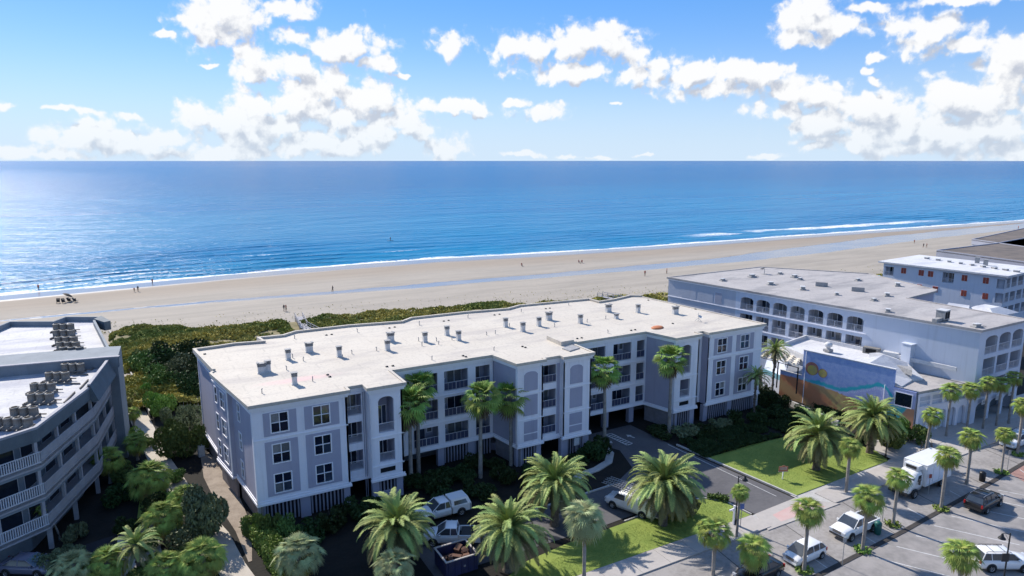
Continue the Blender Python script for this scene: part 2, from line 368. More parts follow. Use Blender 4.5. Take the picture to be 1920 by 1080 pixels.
# sand
def sand_material():
    m = bpy.data.materials.new('beach_sand'); m.use_nodes = True; T = NT(m.node_tree); b = m.node_tree.nodes['Principled BSDF']
    pos = T.n('NewGeometry').outputs['Position']
    def A(n): return T.n('Attribute', attribute_name=n).outputs['Fac']
    ch, sh = A('channel'), A('shore')
    lp = T.vm('MULTIPLY', pos, (.035, .20, 1))
    n1 = T.noise(lp, 1.0, 6, .65, dist=.3); n2 = T.noise(pos, 1.3, 5, .6)
    dry = T.mix(T.ss(n1, .35, .7), (.34, .30, .25), (.27, .24, .20))
    dry = T.mix(T.m('MULTIPLY', T.ss(n2, .52, .70), .7), dry, (.27, .245, .215))
    # packed damp sand between the channel and the sea is browner
    damp = T.ss(ch, .5, 3.0); mid = T.ss(T.m('ADD', sh, T.m('MULTIPLY', n1, 10)), 42.0, 22.0)
    c = T.mix(T.m('MULTIPLY', mid, .55), dry, (.25, .19, .135))
    # tracks and wrack lines
    tr = T.noise(T.vm('MULTIPLY', pos, (.02, 1.1, 1)), 1.0, 3, .5)
    c = T.mix(T.m('MULTIPLY', T.ss(tr, .60, .72), .35), c, (.20, .185, .17))
    wetc = T.m('ADD', ch, T.m('MULTIPLY', T.m('SUBTRACT', n1, .5), 5.5))
    wetc = T.m('ADD', wetc, T.m('MULTIPLY', T.m('SUBTRACT', T.noise(T.vm('MULTIPLY', pos, (.25, .9, 1)), 1.0, 4), .5), 1.6))
    w1 = T.ss(wetc, .35, -.25)
    w2 = T.ss(T.m('ADD', sh, T.m('MULTIPLY', n1, 4.0)), 13.5, 9.0)
    fringe = T.m('MULTIPLY', T.ss(T.m('ABSOLUTE', T.m('SUBTRACT', wetc, .45)), .45, .1), T.ss(T.noise(lp, 3.0, 3), .5, .62))
    c = T.mix(T.m('MULTIPLY', fringe, .6), c, (.16, .145, .13))
    wet = T.m('MAXIMUM', w1, w2)
    c = T.mix(T.m('MULTIPLY', wet, .85), c, (.20, .205, .23))
    m.node_tree.links.new(c, b.inputs['Base Color'])
    r = T.m('MULTIPLY_ADD', wet, -.72, .92)
    m.node_tree.links.new(r, b.inputs['Roughness'])
    bn = T.n('Bump', {'Strength': T.m('MULTIPLY_ADD', wet, -.92, 1.0), 'Distance': .10, 'Height': T.noise(T.vm('MULTIPLY', pos, (.6, 1.2, 1)), 1.0, 5, .6)})
    m.node_tree.links.new(bn.outputs[0], b.inputs['Normal'])
    b.inputs['Specular IOR Level'].default_value = .5
    return m
xs = np.concatenate([np.linspace(-3000, -170, 60), np.arange(-160, 520, 2.0), np.linspace(530, 5000, 90)])
X, V = np.meshgrid(xs, np.linspace(0, 1, 110))
y0 = interp(X, [-260, 90, 140, 700, 5000], [120, 120, 95, 95, 60]); y1 = interp(X, SHX, SHY) + 6
Y = y0 + (y1 - y0) * V
Y_sh = interp(X, SHX, SHY)
dsea = Y_sh - Y; chd = (np.abs(Y - interp(X, CHX, CHY)) - interp(X, CHX, CHW) * .5) / 1.0
rise = np.interp(dsea, [-8, 0, 40, 50, 72, 110], [-.95, -.52, -.05, 0, .45, .75])
Z = rise + fbm2(X, Y, 14, 3) * .25 * np.clip(dsea / 20, 0, 1) - .18 * np.exp(-np.clip(chd, 0, 9) / 2)
obj('beach', grid_mesh('beach', X, Y, Z, sand_material(), attrs={'channel': chd, 'shore': dsea}))
tag(bpy.data.objects['beach'], kind='structure')

# the sea: waves as real relief near the shore, finer ripples as bump
def sea_material():
    m = bpy.data.materials.new('sea_water'); m.use_nodes = True; T = NT(m.node_tree); b = m.node_tree.nodes['Principled BSDF']
    pos = T.n('NewGeometry').outputs['Position']; sh = T.n('Attribute', attribute_name='shore').outputs['Fac']; cr = T.n('Attribute', attribute_name='crest').outputs['Fac']
    sx = T.n('SeparateXYZ', {0: pos}).outputs
    big = T.noise(T.vm('MULTIPLY', pos, (.004, .012, 1)), 1.0, 5, .6)
    deep = T.mix(T.ss(sh, 30.0, 900.0), (.006, .185, .37), (.002, .115, .28))
    deep = T.mix(T.ss(sh, 900.0, 9000.0), deep, (.001, .095, .26))
    deep = T.mix(T.ss(sh, 60.0, 0.0), deep, (.02, .21, .38))
    deep = T.mix(T.m('MULTIPLY', T.ss(big, .35, .7), .35), deep, (.001, .085, .27))
    # foam
    n1 = T.noise(T.vm('MULTIPLY', pos, (.06, .22, 1)), 1.0, 5, .6); n2 = T.noise(pos, .9, 5, .7); n3 = T.noise(T.vm('MULTIPLY', pos, (.022, .03, 1)), 1.0, 2)
    e = T.m('ADD', sh, T.m('MULTIPLY', T.m('SUBTRACT', n1, .5), 9.0))
    edge = T.m('MULTIPLY', T.ss(e, 5.2, 2.5), T.ss(T.m('ADD', n2, T.m('MULTIPLY', T.ss(e, 4.5, .0), .25)), .44, .60))
    lips = T.m('MULTIPLY', T.ss(cr, .72, .95), T.m('MULTIPLY', T.ss(n3, .50, .60), T.ss(n2, .40, .55)))
    left = T.ss(sx[0], 40.0, -25.0)
    lf = T.m('MULTIPLY', T.m('MULTIPLY', left, T.ss(cr, .35, .8)), T.m('MULTIPLY', T.ss(sh, 30.0, 14.0), T.ss(n2, .42, .55)))
    rt = T.m('MULTIPLY', T.m('MULTIPLY', T.ss(sx[0], 225.0, 260.0), T.ss(sx[0], 450.0, 380.0)), T.m('MULTIPLY', T.ss(T.m('ABSOLUTE', T.m('SUBTRACT', T.m('ADD', sh, T.m('MULTIPLY', n1, 14.0)), 31.0)), 6.0, 3.0), T.ss(n3, .40, .52)))
    rt = T.m('MULTIPLY', rt, T.ss(n2, .36, .5))
    foam = T.m('MAXIMUM', T.m('MAXIMUM', edge, lips), T.m('MAXIMUM', lf, rt))
    c = T.mix(foam, deep, (.80, .80, .80))
    m.node_tree.links.new(c, b.inputs['Base Color'])
    m.node_tree.links.new(T.m('MULTIPLY_ADD', foam, .6, .26), b.inputs['Roughness'])
    m.node_tree.links.new(T.m('MULTIPLY_ADD', foam, -.02, .10), b.inputs['Specular IOR Level'])
    b.inputs['IOR'].default_value = 1.33
    w1 = T.noise(T.vm('MULTIPLY', pos, (.10, .34, 1)), 1.0, 3, .55, dist=.5)
    w2 = T.noise(T.vm('MULTIPLY', pos, (.55, 1.1, 1)), 1.0, 4, .6)
    w0 = T.noise(T.vm('MULTIPLY', pos, (.018, .06, 1)), 1.0, 3, .55)
    h = T.m('ADD', T.m('ADD', T.m('MULTIPLY', w1, 1.0), T.m('MULTIPLY', w2, .34)), T.m('MULTIPLY', w0, 3.2))
    fade = T.ss(sh, 6000.0, 300.0)
    bn = T.n('Bump', {'Strength': T.m('MULTIPLY_ADD', fade, .65, .35), 'Distance': 1.15, 'Height': h})
    m.node_tree.links.new(bn.outputs[0], b.inputs['Normal'])
    return m
xs = np.concatenate([np.linspace(-60000, -700, 60), np.linspace(-650, -170, 60), np.arange(-160, 560, 2.0), np.linspace(575, 3000, 110), np.linspace(3300, 60000, 60)])
ds = np.concatenate([np.arange(-5, 110, .75), np.geomspace(111, 60000, 170)])
X, D = np.meshgrid(xs, ds)
Y = interp(X, SHX, SHY) + D
warp = fbm2(X, D, 90, 11, 3) * 22 + fbm2(X, D, 30, 12, 2) * 5
ph = (D + warp) / 9.5
s_ = np.sin(ph * 2 * PI); crest = np.clip(s_, 0, 1) ** 2
amp = np.clip(fbm2(X, D, 55, 13, 3) * 2.2 + .45, 0.05, 1) * np.interp(D, [-5, 0, 6, 30, 70, 110], [0, .05, .5, .55, .3, 0])
Z = SEA_Z + amp * (crest - .3) + fbm2(X, D, 6, 14, 3) * .12 * np.interp(D, [0, 10, 110, 130], [0, 1, 1, 0])
Z[D > 112] = SEA_Z
obj('sea', grid_mesh('sea', X, Y, Z, sea_material(), attrs={'shore': D, 'crest': crest * np.clip(amp / .5, 0, 1.2)}))
tag(bpy.data.objects['sea'], kind='structure')

# ground under the town
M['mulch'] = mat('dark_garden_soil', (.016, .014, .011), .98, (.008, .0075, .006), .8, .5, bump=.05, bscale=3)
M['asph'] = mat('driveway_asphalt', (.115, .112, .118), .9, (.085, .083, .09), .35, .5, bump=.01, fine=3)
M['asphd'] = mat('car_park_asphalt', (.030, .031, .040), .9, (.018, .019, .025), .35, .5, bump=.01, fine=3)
M['conc'] = mat('pavement_concrete', (.42, .39, .365), .9, (.36, .335, .315), .3, .5, bump=.01, fine=2.5)
M['conc2'] = mat('street_concrete', (.32, .30, .285), .9, (.215, .20, .19), .30, .5, bump=.012, fine=2.6, streak=0)
M['lot'] = mat('street_surface', (.30, .28, .27), .9, (.20, .19, .185), .22, .5, bump=.012, fine=1.2)
M['gutter'] = mat('dark_drain_channel', (.055, .048, .045), .9, (.03, .028, .026), 1.2)
M['brick'] = mat('red_brick_paving', (.33, .19, .16), .9, (.25, .15, .13), 1.0)
M['pinkp'] = mat('faded_red_concrete', (.50, .30, .28), .9, (.50, .40, .37), .35, .5)
M['path'] = mat('sandy_concrete_path', (.50, .45, .385), .95, (.42, .375, .32), .6, .5, bump=.02, bscale=6)
M['dirt'] = mat('bare_sandy_soil', (.33, .275, .225), .97, (.21, .17, .135), .8, .5, bump=.05, bscale=5)
M['linew'] = mat('white_road_paint', (.62, .62, .62), .8, (.40, .40, .40), 1.2)
def lawn_material():
    m = mat('mown_lawn', (.24, .30, .062), .95, (.17, .235, .045), .5, .5, bump=.06, bscale=9, fine=6)
    return m
M['lawn'] = lawn_material()
def sheet(name, poly, z, m, kind='structure', label=None):
    mb = MB(); mb.sheet(poly, z); o = obj(name, mb.mesh(name, m)); tag(o, kind=kind); return o
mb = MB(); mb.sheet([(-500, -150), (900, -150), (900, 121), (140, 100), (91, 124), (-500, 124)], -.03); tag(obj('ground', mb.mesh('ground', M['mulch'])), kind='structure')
# wide base below everything, out to the horizon
mb = MB(); mb.sheet([(-60000, -20000), (60000, -20000), (60000, 190), (5000, 150), (-500, 150), (-60000, 200)], -1.4); tag(obj('far_ground', mb.mesh('far_ground', M['dirt'])), kind='structure')
# street: frontage lane, drain channel, main carriageway
sheet('street', [(20, -60), (260, -60), (260, 42.3), (20, 41.4)], -.012, M['lot'])
sheet('frontage_lane', [(20, 33.0), (49.7, 34.2), (62.5, 34.9), (79.9, 36.2), (89.3, 37.05), (140, 40.8), (140, 43.2), (78, 41.42), (20, 41.4)], 0.0, M['conc2'])
mb = MB(); mb.ribbon([(20, 32.55), (49.7, 33.75), (62.5, 34.45), (79.9, 35.75), (89.3, 36.6), (140, 40.4)], .46, -.01, .03); tag(obj('drain_channel', mb.mesh('drain_channel', M['gutter'])), kind='structure')
# pavement slabs
pav = tag(obj('pavement', None, None, T3(20, 41.4, 0)), kind='structure')
slab_cuts = [20.0]
while slab_cuts[-1] < 118: slab_cuts.append(slab_cuts[-1] + 3.2)
for a, b in zip(slab_cuts[:-1], slab_cuts[1:]):
    y1 = 43.9 if a < 70 else 44.4
    if 52.0 <= a <= 58.5: continue
    mb = MB(); mb.box(a + .015, 41.42 + max(0, a - 78) * .025, -.05, b - .015, y1 + max(0, a - 78) * .02, .11); obj('slab', mb.mesh('slab', M['conc']), pav)
sheet('pavement_bed', [(20, 41.42), (78, 41.42), (140, 43.0), (140, 47), (78, 45.2), (59, 44.9), (59, 43.9), (52, 43.9), (20, 43.9)], .03, M['kerb'])
apr = tag(obj('driveway_apron', MB().prism([(51.2, 41.1), (62, 41.1), (58.8, 44.2), (52.6, 43.9)], -.02, .07).mesh('driveway_apron', M['conc'])), kind='structure')
sheet('faded_red_patch', [(53.9, 42.9), (53.6, 41.6), (60.2, 41.4), (58.4, 43.4)], .0755, M['pinkp'])
sheet('brick_paving', [(84, 33.4), (120, 35.4), (120, 38.6), (85.5, 36.3)], -.004, M['brick'])
# forecourt in front of the restaurant and hotel arcade
sheet('forecourt_paving', [(77, 44.6), (84, 44.9), (118, 46.1), (118, 49.5), (82, 50.5), (77.5, 47.5)], .06, M['conc'])
# driveway (sunlit tone is the same asphalt) and the car court
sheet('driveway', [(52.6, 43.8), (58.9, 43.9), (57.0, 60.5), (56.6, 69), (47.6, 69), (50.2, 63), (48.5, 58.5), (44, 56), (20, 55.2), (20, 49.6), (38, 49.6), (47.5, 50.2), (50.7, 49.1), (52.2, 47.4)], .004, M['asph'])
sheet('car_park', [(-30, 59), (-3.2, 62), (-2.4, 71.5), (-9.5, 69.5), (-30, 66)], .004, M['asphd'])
sheet('side_pavement', [tuple(at(px, py, 0))[:2] for px, py in ((222, 985), (292, 975), (315, 1100), (215, 1110))], .03, M['conc'])
# lawns
def lawn(name, poly, z=.10):
    mb = MB(); mb.prism(poly, -.05, z); return tag(obj(name, mb.mesh(name, M['lawn'])), kind='structure')
lawn('front_lawn', [(20, 43.95), (51.9, 43.95), (51.6, 47.2), (50.2, 48.7), (46.5, 49.3), (40, 48.9), (33, 48.6), (28, 47.9), (24, 46.0), (20, 45.5)])
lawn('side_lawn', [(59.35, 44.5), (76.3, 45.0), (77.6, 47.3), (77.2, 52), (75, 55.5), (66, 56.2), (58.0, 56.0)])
lawn('pool_lawn', [(3.4, 105), (8, 104.5), (8, 112.5), (3.4, 113)])
lawn('path_lawn', [(-2.3, 73.2), (-.6, 73.6), (.2, 79.5), (-.9, 80.6), (-2.0, 78)])
# kerbs
def kerb(name, line, w=.22, z=.15, m=None):
    mb = MB(); mb.ribbon(line, w, -.03, z); return tag(obj(name, mb.mesh(name, m or M['kerb'])), kind='structure')
kerb('kerb', [(59.2, 44.3), (57.35, 60.8)], -.2)
kerb('kerb', [(52.05, 44.0), (51.75, 47.2), (50.3, 48.8), (46.6, 49.5), (40, 49.1)], -.15)
kerb('kerb', [(38.2, 56.9), (42.1, 59.3), (44.6, 59.6), (47.2, 60.6), (49.0, 62.6), (49.6, 65.4)], .9, .12)
kerb('kerb', [(20, 55.2), (30, 55.4), (44, 56.1)], -.2)
kerb('kerb', [(56.6, 61.5), (57.5, 45.5)], .07, .02, M['linew'])
# lane joints, painted bays, arrows and the hatched strip in the car court
mb = MB()
for x in (24, 33, 43.3, 52.4, 61.4, 70.6, 79.8, 89): mb.sheet([(x, 34.6 + (x - 60) * .07), (x + .09, 34.6 + (x - 60) * .07), (x + 1.2, 41.2), (x + 1.11, 41.2)], .004)
tag(obj('lane_joint', mb.mesh('lane_joint', M['gutter'])), kind='structure')
mb = MB()
for x in (44.2, 50.7, 58.2, 66.9, 74.6, 81.6): mb.sheet([(x, 34.7 + (x - 60) * .07), (x + .1, 34.7 + (x - 60) * .07), (x + .5, 37.2), (x + .4, 37.2)], .008)
for k in range(8): mb.sheet([(56 + k * 3.4, 33.2 + k * .22), (56.12 + k * 3.4, 33.2 + k * .22), (59.6 + k * 3.4, 27.4 + k * .2), (59.48 + k * 3.4, 27.4 + k * .2)], -.004)
for k in range(9): mb.sheet([(86 + k * 1.5, 34.0 + k * .05), (86.12 + k * 1.5, 34 + k * .05), (87.6 + k * 1.5, 36.2 + k * .05), (87.48 + k * 1.5, 36.2 + k * .05)], .002)
tag(obj('parking_line', mb.mesh('parking_line', M['linew'])), kind='structure')
def gpt(px, py): p = at(px, py, 0.008); return (p.x, p.y)
mb = MB()
a, b = Vector(gpt(1141, 814)), Vector(gpt(1181, 833)); d = (b - a); n = Vector((-d.y, d.x)).normalized() * .55
for sgn in (-1, 1): mb.sheet([tuple(a + n * sgn), tuple(b + n * sgn), tuple(b + n * sgn * .72), tuple(a + n * sgn * .72)], .008)
for k in range(9):
    q = a + d * (k / 8); dn = d.normalized() * .09; mb.sheet([tuple(q - n * .7 - dn), tuple(q - n * .7 + dn), tuple(q + n * .7 + dn), tuple(q + n * .7 - dn)], .009)
tag(obj('hatched_walkway', mb.mesh('hatched_walkway', M['linew'])), kind='structure')
def arrow(px0, py0, px1, py1):
    a, b = Vector(gpt(px0, py0)), Vector(gpt(px1, py1)); d = (b - a).normalized(); n = Vector((-d.y, d.x)); L = (b - a).length; mb = MB()
    mb.sheet([tuple(a - n * .12), tuple(a + d * L * .6 - n * .12), tuple(a + d * L * .6 + n * .12), tuple(a + n * .12)], .008)
    mb.sheet([tuple(a + d * L * .55 - n * .45), tuple(b), tuple(a + d * L * .55 + n * .45)], .0085)
    tag(obj('painted_arrow', mb.mesh('painted_arrow', M['linew'])), kind='structure')
arrow(1190, 821, 1174, 815); arrow(1133, 825, 1149, 831)
# path between the two left buildings, with its low wall and the sandy strip beside it
PATH = [(7.6, 50), (6.7, 56), (6.0, 60), (5.4, 66), (3.6, 74), (2.6, 80), (1.3, 88), (.4, 96), (-.9, 107), (-2.3, 117), (-3.9, 132), (-5.3, 146), (-7.2, 160), (-9.5, 172)]
mb = MB(); mb.ribbon(PATH, 2.3, -.02, .05); tag(obj('path', mb.mesh('path', M['path'])), kind='structure')
sheet('sandy_strip', [(6.6, 60), (7.5, 66), (7.3, 74), (6.6, 82), (5.6, 87), (4.6, 86), (4.4, 80), (4.9, 74), (6.0, 66), (6.3, 60)], .012, M['dirt'])
mb = MB(); mb.ribbon([(-.45, 104), (-1.6, 115), (-3.1, 130), (-4.6, 145), (-6.4, 160)], -.18, 0, .85); w = obj('garden_wall', mb.mesh('garden_wall', M['kerb']), None)
tag(w, 'low pale wall along the seaward side of the sandy path', 'wall')

# ------------------------------------------------------------------ dune scrub
def dune_height(X, Y):
    top = interp(X, DUX, DUY)
    e = np.clip((top + fbm2(X, Y, 9, 31, 3) * 7 - Y) / 5, 0, 1)
    return e * (0.9 + fbm2(X, Y, 18, 21, 4) * 2.6) + .15 * e
def scrub_material():
    m = bpy.data.materials.new('dune_scrub_leaves'); m.use_nodes = True; T = NT(m.node_tree); b = m.node_tree.nodes['Principled BSDF']
    pos = T.n('NewGeometry').outputs['Position']
    n = T.noise(T.vm('MULTIPLY', pos, (.05, .10, .1)), 1.0, 5, .62); n2 = T.noise(pos, .8, 3); n3 = T.noise(T.vm('MULTIPLY', pos, (.035, .09, 0)), 1.0, 4, .6, dist=1)
    c = T.mix(T.ss(n, .38, .6), (.19, .22, .055), (.38, .33, .09))
    c = T.mix(T.m('MULTIPLY', T.ss(n3, .54, .66), .8), c, (.52, .43, .10))
    c = T.mix(T.m('MULTIPLY', T.ss(n2, .55, .7), .6), c, (.10, .135, .04))
    m.node_tree.links.new(c, b.inputs['Base Color']); b.inputs['Roughness'].default_value = .9; b.inputs['Specular IOR Level'].default_value = .15
    return m
M['scrub'] = scrub_material()
xs = np.arange(-6, 330, 1.2); X, V = np.meshgrid(xs, np.linspace(0, 1, 70))
ylo = interp(X, [-6, 5, 90, 96, 330], [108, 104, 104, 100, 100]); yhi = interp(X, DUX, DUY) + 5
Y = ylo + (yhi - ylo) * V
# the scrub thins out left of the path
keep = np.clip((X + 4.5 + (Y - 120) * .11) / 3, 0, 1)
Zd = dune_height(X, Y) * keep + .5
Zd = np.where(dune_height(X, Y) * keep < .15, -.3, Zd)
obj('dune_ground', grid_mesh('dune_ground', X, Y, Zd - .25, mat('dune_soil', (.26, .215, .12), .98, (.13, .12, .055), .5)))
tag(bpy.data.objects['dune_ground'], kind='structure')
def leaf_cloud(name, P, size, m, up=.5, seed=1, nrm=None, aspect=.55):
    """one small quad per point, tilted at random"""
    r = np.random.default_rng(seed); n = len(P)
    d = r.normal(size=(n, 3)); d[:, 2] = d[:, 2] * .6 + up
    if nrm is not None: d = d * .6 + nrm
    d /= np.linalg.norm(d, axis=1)[:, None]
    a = np.cross(d, r.normal(size=(n, 3))); a /= np.linalg.norm(a, axis=1)[:, None]; b = np.cross(d, a)
    s = (size * (.6 + .8 * r.random(n)))[:, None] if not hasattr(size, '__len__') else size[:, None]
    a = a * s; b = b * s * aspect
    v = np.stack([P - a, P - b, P + a, P + b], 1).reshape(-1, 3)
    me = bpy.data.meshes.new(name); me.vertices.add(len(v)); me.vertices.foreach_set('co', v.ravel())
    me.loops.add(4 * n); me.loops.foreach_set('vertex_index', np.arange(4 * n)); me.polygons.add(n)
    me.polygons.foreach_set('loop_start', np.arange(0, 4 * n, 4)); me.materials.append(m); me.update(calc_edges=True)
    return me
N = 420000
px_ = rng.uniform(-6, 250, N) ** 1.0; px_ = -6 + 256 * rng.random(N) ** 1.5
lo = np.interp(px_, [-6, 5, 90, 96, 330], [108, 104, 104, 100, 100]); hi = np.interp(px_, DUX, DUY) + 4
py_ = lo + (hi - lo) * rng.random(N)
hgt = dune_height(px_, py_) * np.clip((px_ + 4.5 + (py_ - 120) * .11) / 3, 0, 1)
clump = fbm2(px_, py_, 3.2, 41, 3)
ok = (hgt > .12) & (clump > -.13) & ((hgt > .6) | (rng.random(N) < .35))
ok &= ~((np.abs(px_ - 27.8) < 1.3) & (py_ > 118) & (py_ < 150))
P = np.stack([px_, py_, hgt + .28 + np.clip(clump, -.1, .5) * 1.9 + rng.random(N) * .45], -1)[ok]
tag(obj('dune_scrub', leaf_cloud('dune_scrub', P, .30, M['scrub'], .7, 5)), 'low olive and yellow scrub covering the dunes behind the beach', 'shrubs', kind='stuff')
# sparse grass tufts running out on to the sand
N = 1100; px_ = -8 + 230 * rng.random(N) ** 1.4; py_ = np.interp(px_, DUX, DUY) + 1 + 13 * rng.random(N) ** 2.2
P = np.stack([px_, py_, np.interp(np.interp(px_, SHX, SHY) - py_, [-8, 0, 40, 50, 72, 110], [-.95, -.52, -.05, 0, .45, .75]) + .15 + .2 * rng.random(N)], -1)
tag(obj('beach_grass', leaf_cloud('beach_grass', P, .15, M['scrub'], .0, 6)), 'thin tufts of beach grass scattered on the sand', 'grass', kind='stuff')
# ------------------------------------------------------------------ wall and window kit
def hole_wall(name, parent, fr, x0, x1, z0, z1, holes, m, reveal=.22, y=0.0, label=None, caps=False):
    xs = sorted({x0, x1, *[h[0] for h in holes], *[h[1] for h in holes]}); zs = sorted({z0, z1, *[h[2] for h in holes], *[h[3] for h in holes]})
    mb = MB()
    for a, b in zip(xs[:-1], xs[1:]):
        for c, d in zip(zs[:-1], zs[1:]):
            cx, cz = (a + b) / 2, (c + d) / 2
            if any(h[0] < cx < h[1] and h[2] < cz < h[3] for h in holes): continue
            mb.add([(a, 0, c), (b, 0, c), (b, 0, d), (a, 0, d)], [(0, 1, 2, 3)])
    mb.add([(x0, 0, z1), (x1, 0, z1), (x1, reveal, z1), (x0, reveal, z1), (x0, 0, z0), (x1, 0, z0), (x1, reveal, z0), (x0, reveal, z0)], [(0, 1, 2, 3), (7, 6, 5, 4)] + ([(0, 3, 7, 4), (1, 5, 6, 2)] if caps else []))
    for h in holes:
        a, b, c, d = h[:4]; rise = h[4] if len(h) > 4 else 0
        zt = d - rise
        mb.add([(a, 0, c), (b, 0, c), (b, reveal, c), (a, reveal, c)], [(0, 1, 2, 3)])
        mb.add([(a, 0, c), (a, reveal, c), (a, reveal, zt), (a, 0, zt)], [(0, 1, 2, 3)])
        mb.add([(b, 0, c), (b, 0, zt), (b, reveal, zt), (b, reveal, c)], [(0, 1, 2, 3)])
        if rise:
            n = 8; pts = [(a + (b - a) * k / n, zt + rise * math.sqrt(max(0, 1 - (2 * k / n - 1) ** 2)) ) for k in range(n + 1)]
            for (p, q) in zip(pts[:-1], pts[1:]):
                mb.add([(p[0], 0, p[1]), (q[0], 0, q[1]), (q[0], 0, d), (p[0], 0, d)], [(0, 1, 2, 3)])
                mb.add([(p[0], 0, p[1]), (p[0], reveal, p[1]), (q[0], reveal, q[1]), (q[0], 0, q[1])], [(0, 1, 2, 3)])
        else: mb.add([(a, 0, d), (a, reveal, d), (b, reveal, d), (b, 0, d)], [(0, 1, 2, 3)])
    o = obj(name, mb.mesh(name, m), parent, fr.at(0, y, 0))
    if label: o['label'] = label
    return o
def window(parent, fr, x, z, w, h, nx=2, nz=2, fw=.11, depth=.12, pm=None, fm=None):
    def fmesh():
        mb = MB()
        W, H = w / 2, h / 2
        mb.box(-W - fw, -.05, -H - fw, -W, depth, H + fw); mb.box(W, -.05, -H - fw, W + fw, depth, H + fw)
        mb.box(-W, -.05, H, W, depth, H + fw); mb.box(-W, -.07, -H - fw, W, depth, -H)
        for i in range(1, nx): xx = -W + w * i / nx; mb.box(xx - .035, -.02, -H, xx + .035, depth, H)
        for j in range(1, nz): zz = -H + h * j / nz; mb.box(-W, -.015, zz - .03, W, depth - .01, zz + .03)
        return mb.mesh('window_frame', fm or M['trim'])
    f = obj('window', cached(('wf', w, h, nx, nz, fw, depth, (fm or M['trim']).name), fmesh), parent, fr.at(x, 0, z))
    for i in range(nx):
        for j in range(nz):
            pw, ph = w / nx - .07 if nx > 1 else w, h / nz - .06 if nz > 1 else h
            g = pm or random.choice([M['glass']] * 5 + [M['curtain'], M['skyglass'], M['skyglass']] + ([M['blind']] if j else []))
            me = cached(('pane', round(pw, 3), round(ph, 3), g.name), lambda: MB().box(-pw / 2, 0, -ph / 2, pw / 2, .02, ph / 2).mesh('pane', g))
            obj('pane', me, f, fr.at(x - w / 2 + w * (i + .5) / nx, depth - .04, z - h / 2 + h * (j + .5) / nz))
    return f
def balcony(parent, fr, x0, x1, z0, z1, y=0.0, depth=1.7, m=None, rail=1.0, railm=None, door=None, curved=0, screen=None, dark=False, seed=0):
    """a recessed balcony behind an opening: shell, glass door, railing"""
    w, h = x1 - x0, z1 - z0; m = m or M['lavd']
    def shell():
        mb = MB(); a = .015
        v = [(-a, .20, -a), (w + a, .20, -a), (w + a, depth, -a), (-a, depth, -a), (-a, .20, h + a), (w + a, .20, h + a), (w + a, depth, h + a), (-a, depth, h + a)]
        mb.add(v, [(0, 1, 2, 3), (7, 6, 5, 4), (3, 2, 6, 7), (0, 3, 7, 4), (2, 1, 5, 6)]); return mb.mesh('balcony', m)
    b = obj('balcony', cached(('bs', round(w, 2), round(h, 2), depth, m.name), shell), parent, fr.at(x0, y, z0))
    dw = door if door is not None else w * .62
    side = 0 if random.random() < .5 else 1
    dx = .12 if side == 0 else w - dw - .12
    dh = min(2.15, h - .15)
    g1, g2 = random.choice(['glassb', 'glassb', 'curtain', 'skyglass', 'blind']), random.choice(['glassb', 'glassb', 'skyglass', 'curtain'])
    me = cached(('gd', round(dw, 2), round(dh, 2), g1, g2), lambda: MB().box(0, 0, 0, dw, .03, dh, 1).box(.05, -.03, .05, dw / 2 - .04, .0, dh - .06, 0).box(dw / 2 + .04, -.03, .05, dw - .05, .0, dh - .06, 2).mesh('glass_door', [M[g1], M['trim'], M[g2]]))
    obj('glass_door', me, b, fr.at(x0 + dx, y + depth - .08, z0 + .05))
    if w - dw > .9:
        ww = w - dw - .45; me = cached(('sw', round(ww, 2)), lambda: MB().box(0, 0, 0, ww, .03, 1.1, 1).box(.07, -.02, .07, ww - .07, 0, 1.03, 0).mesh('side_window', [M['curtain'], M['trim']]))
        obj('side_window', me, b, fr.at(x0 + (dw + .3 if side == 0 else .15), y + depth - .08, z0 + 1.0))
    rm = railm or M['railm']
    def rmesh():
        mb = MB(); mb.box(0, 0, rail - .05, w, .05, rail); mb.box(0, 0, .07, w, .04, .11)
        n = max(2, int(w / (.5 if screen else .13)))
        for i in range(n + 1): x = .012 + (w - .024) * i / n; mb.box(x - .011, .01, .11, x + .011, .03, rail - .05)
        k = max(1, round(w / 1.5))
        for i in range(1, k): mb.box(w * i / k - .03, 0, 0, w * i / k + .03, .045, rail)
        if screen: mb.box(0, .012, .11, w, .022, rail - .06, 1)
        return mb.mesh('railing', [rm, screen or rm])
    obj('railing', cached(('rl', round(w, 2), rail, rm.name, screen.name if screen else ''), rmesh), b, fr.at(x0, y + .04, z0))
    return b
def solid(name, pts, zb, m, parent=None):
    """block with a straight-sided outline and a top whose corners may differ in height; pts = (x, y, z)"""
    A = sum(pts[i][0] * pts[(i + 1) % len(pts)][1] - pts[(i + 1) % len(pts)][0] * pts[i][1] for i in range(len(pts)))
    if A < 0: pts = pts[::-1]
    n = len(pts); mb = MB(); vs = [(p[0], p[1], zb) for p in pts] + [tuple(p) for p in pts]
    mb.add(vs, [(i, (i + 1) % n, n + (i + 1) % n, n + i) for i in range(n)])
    tr = tessellate_polygon([[Vector((p[0], p[1], 0)) for p in pts]])
    for t in tr:
        a, b, c = (pts[i] for i in t); t = tuple(t) if (b[0] - a[0]) * (c[1] - a[1]) - (c[0] - a[0]) * (b[1] - a[1]) > 0 else tuple(t)[::-1]
        mb.add(vs[n:], [t])
    return obj(name, mb.mesh(name, m), parent)

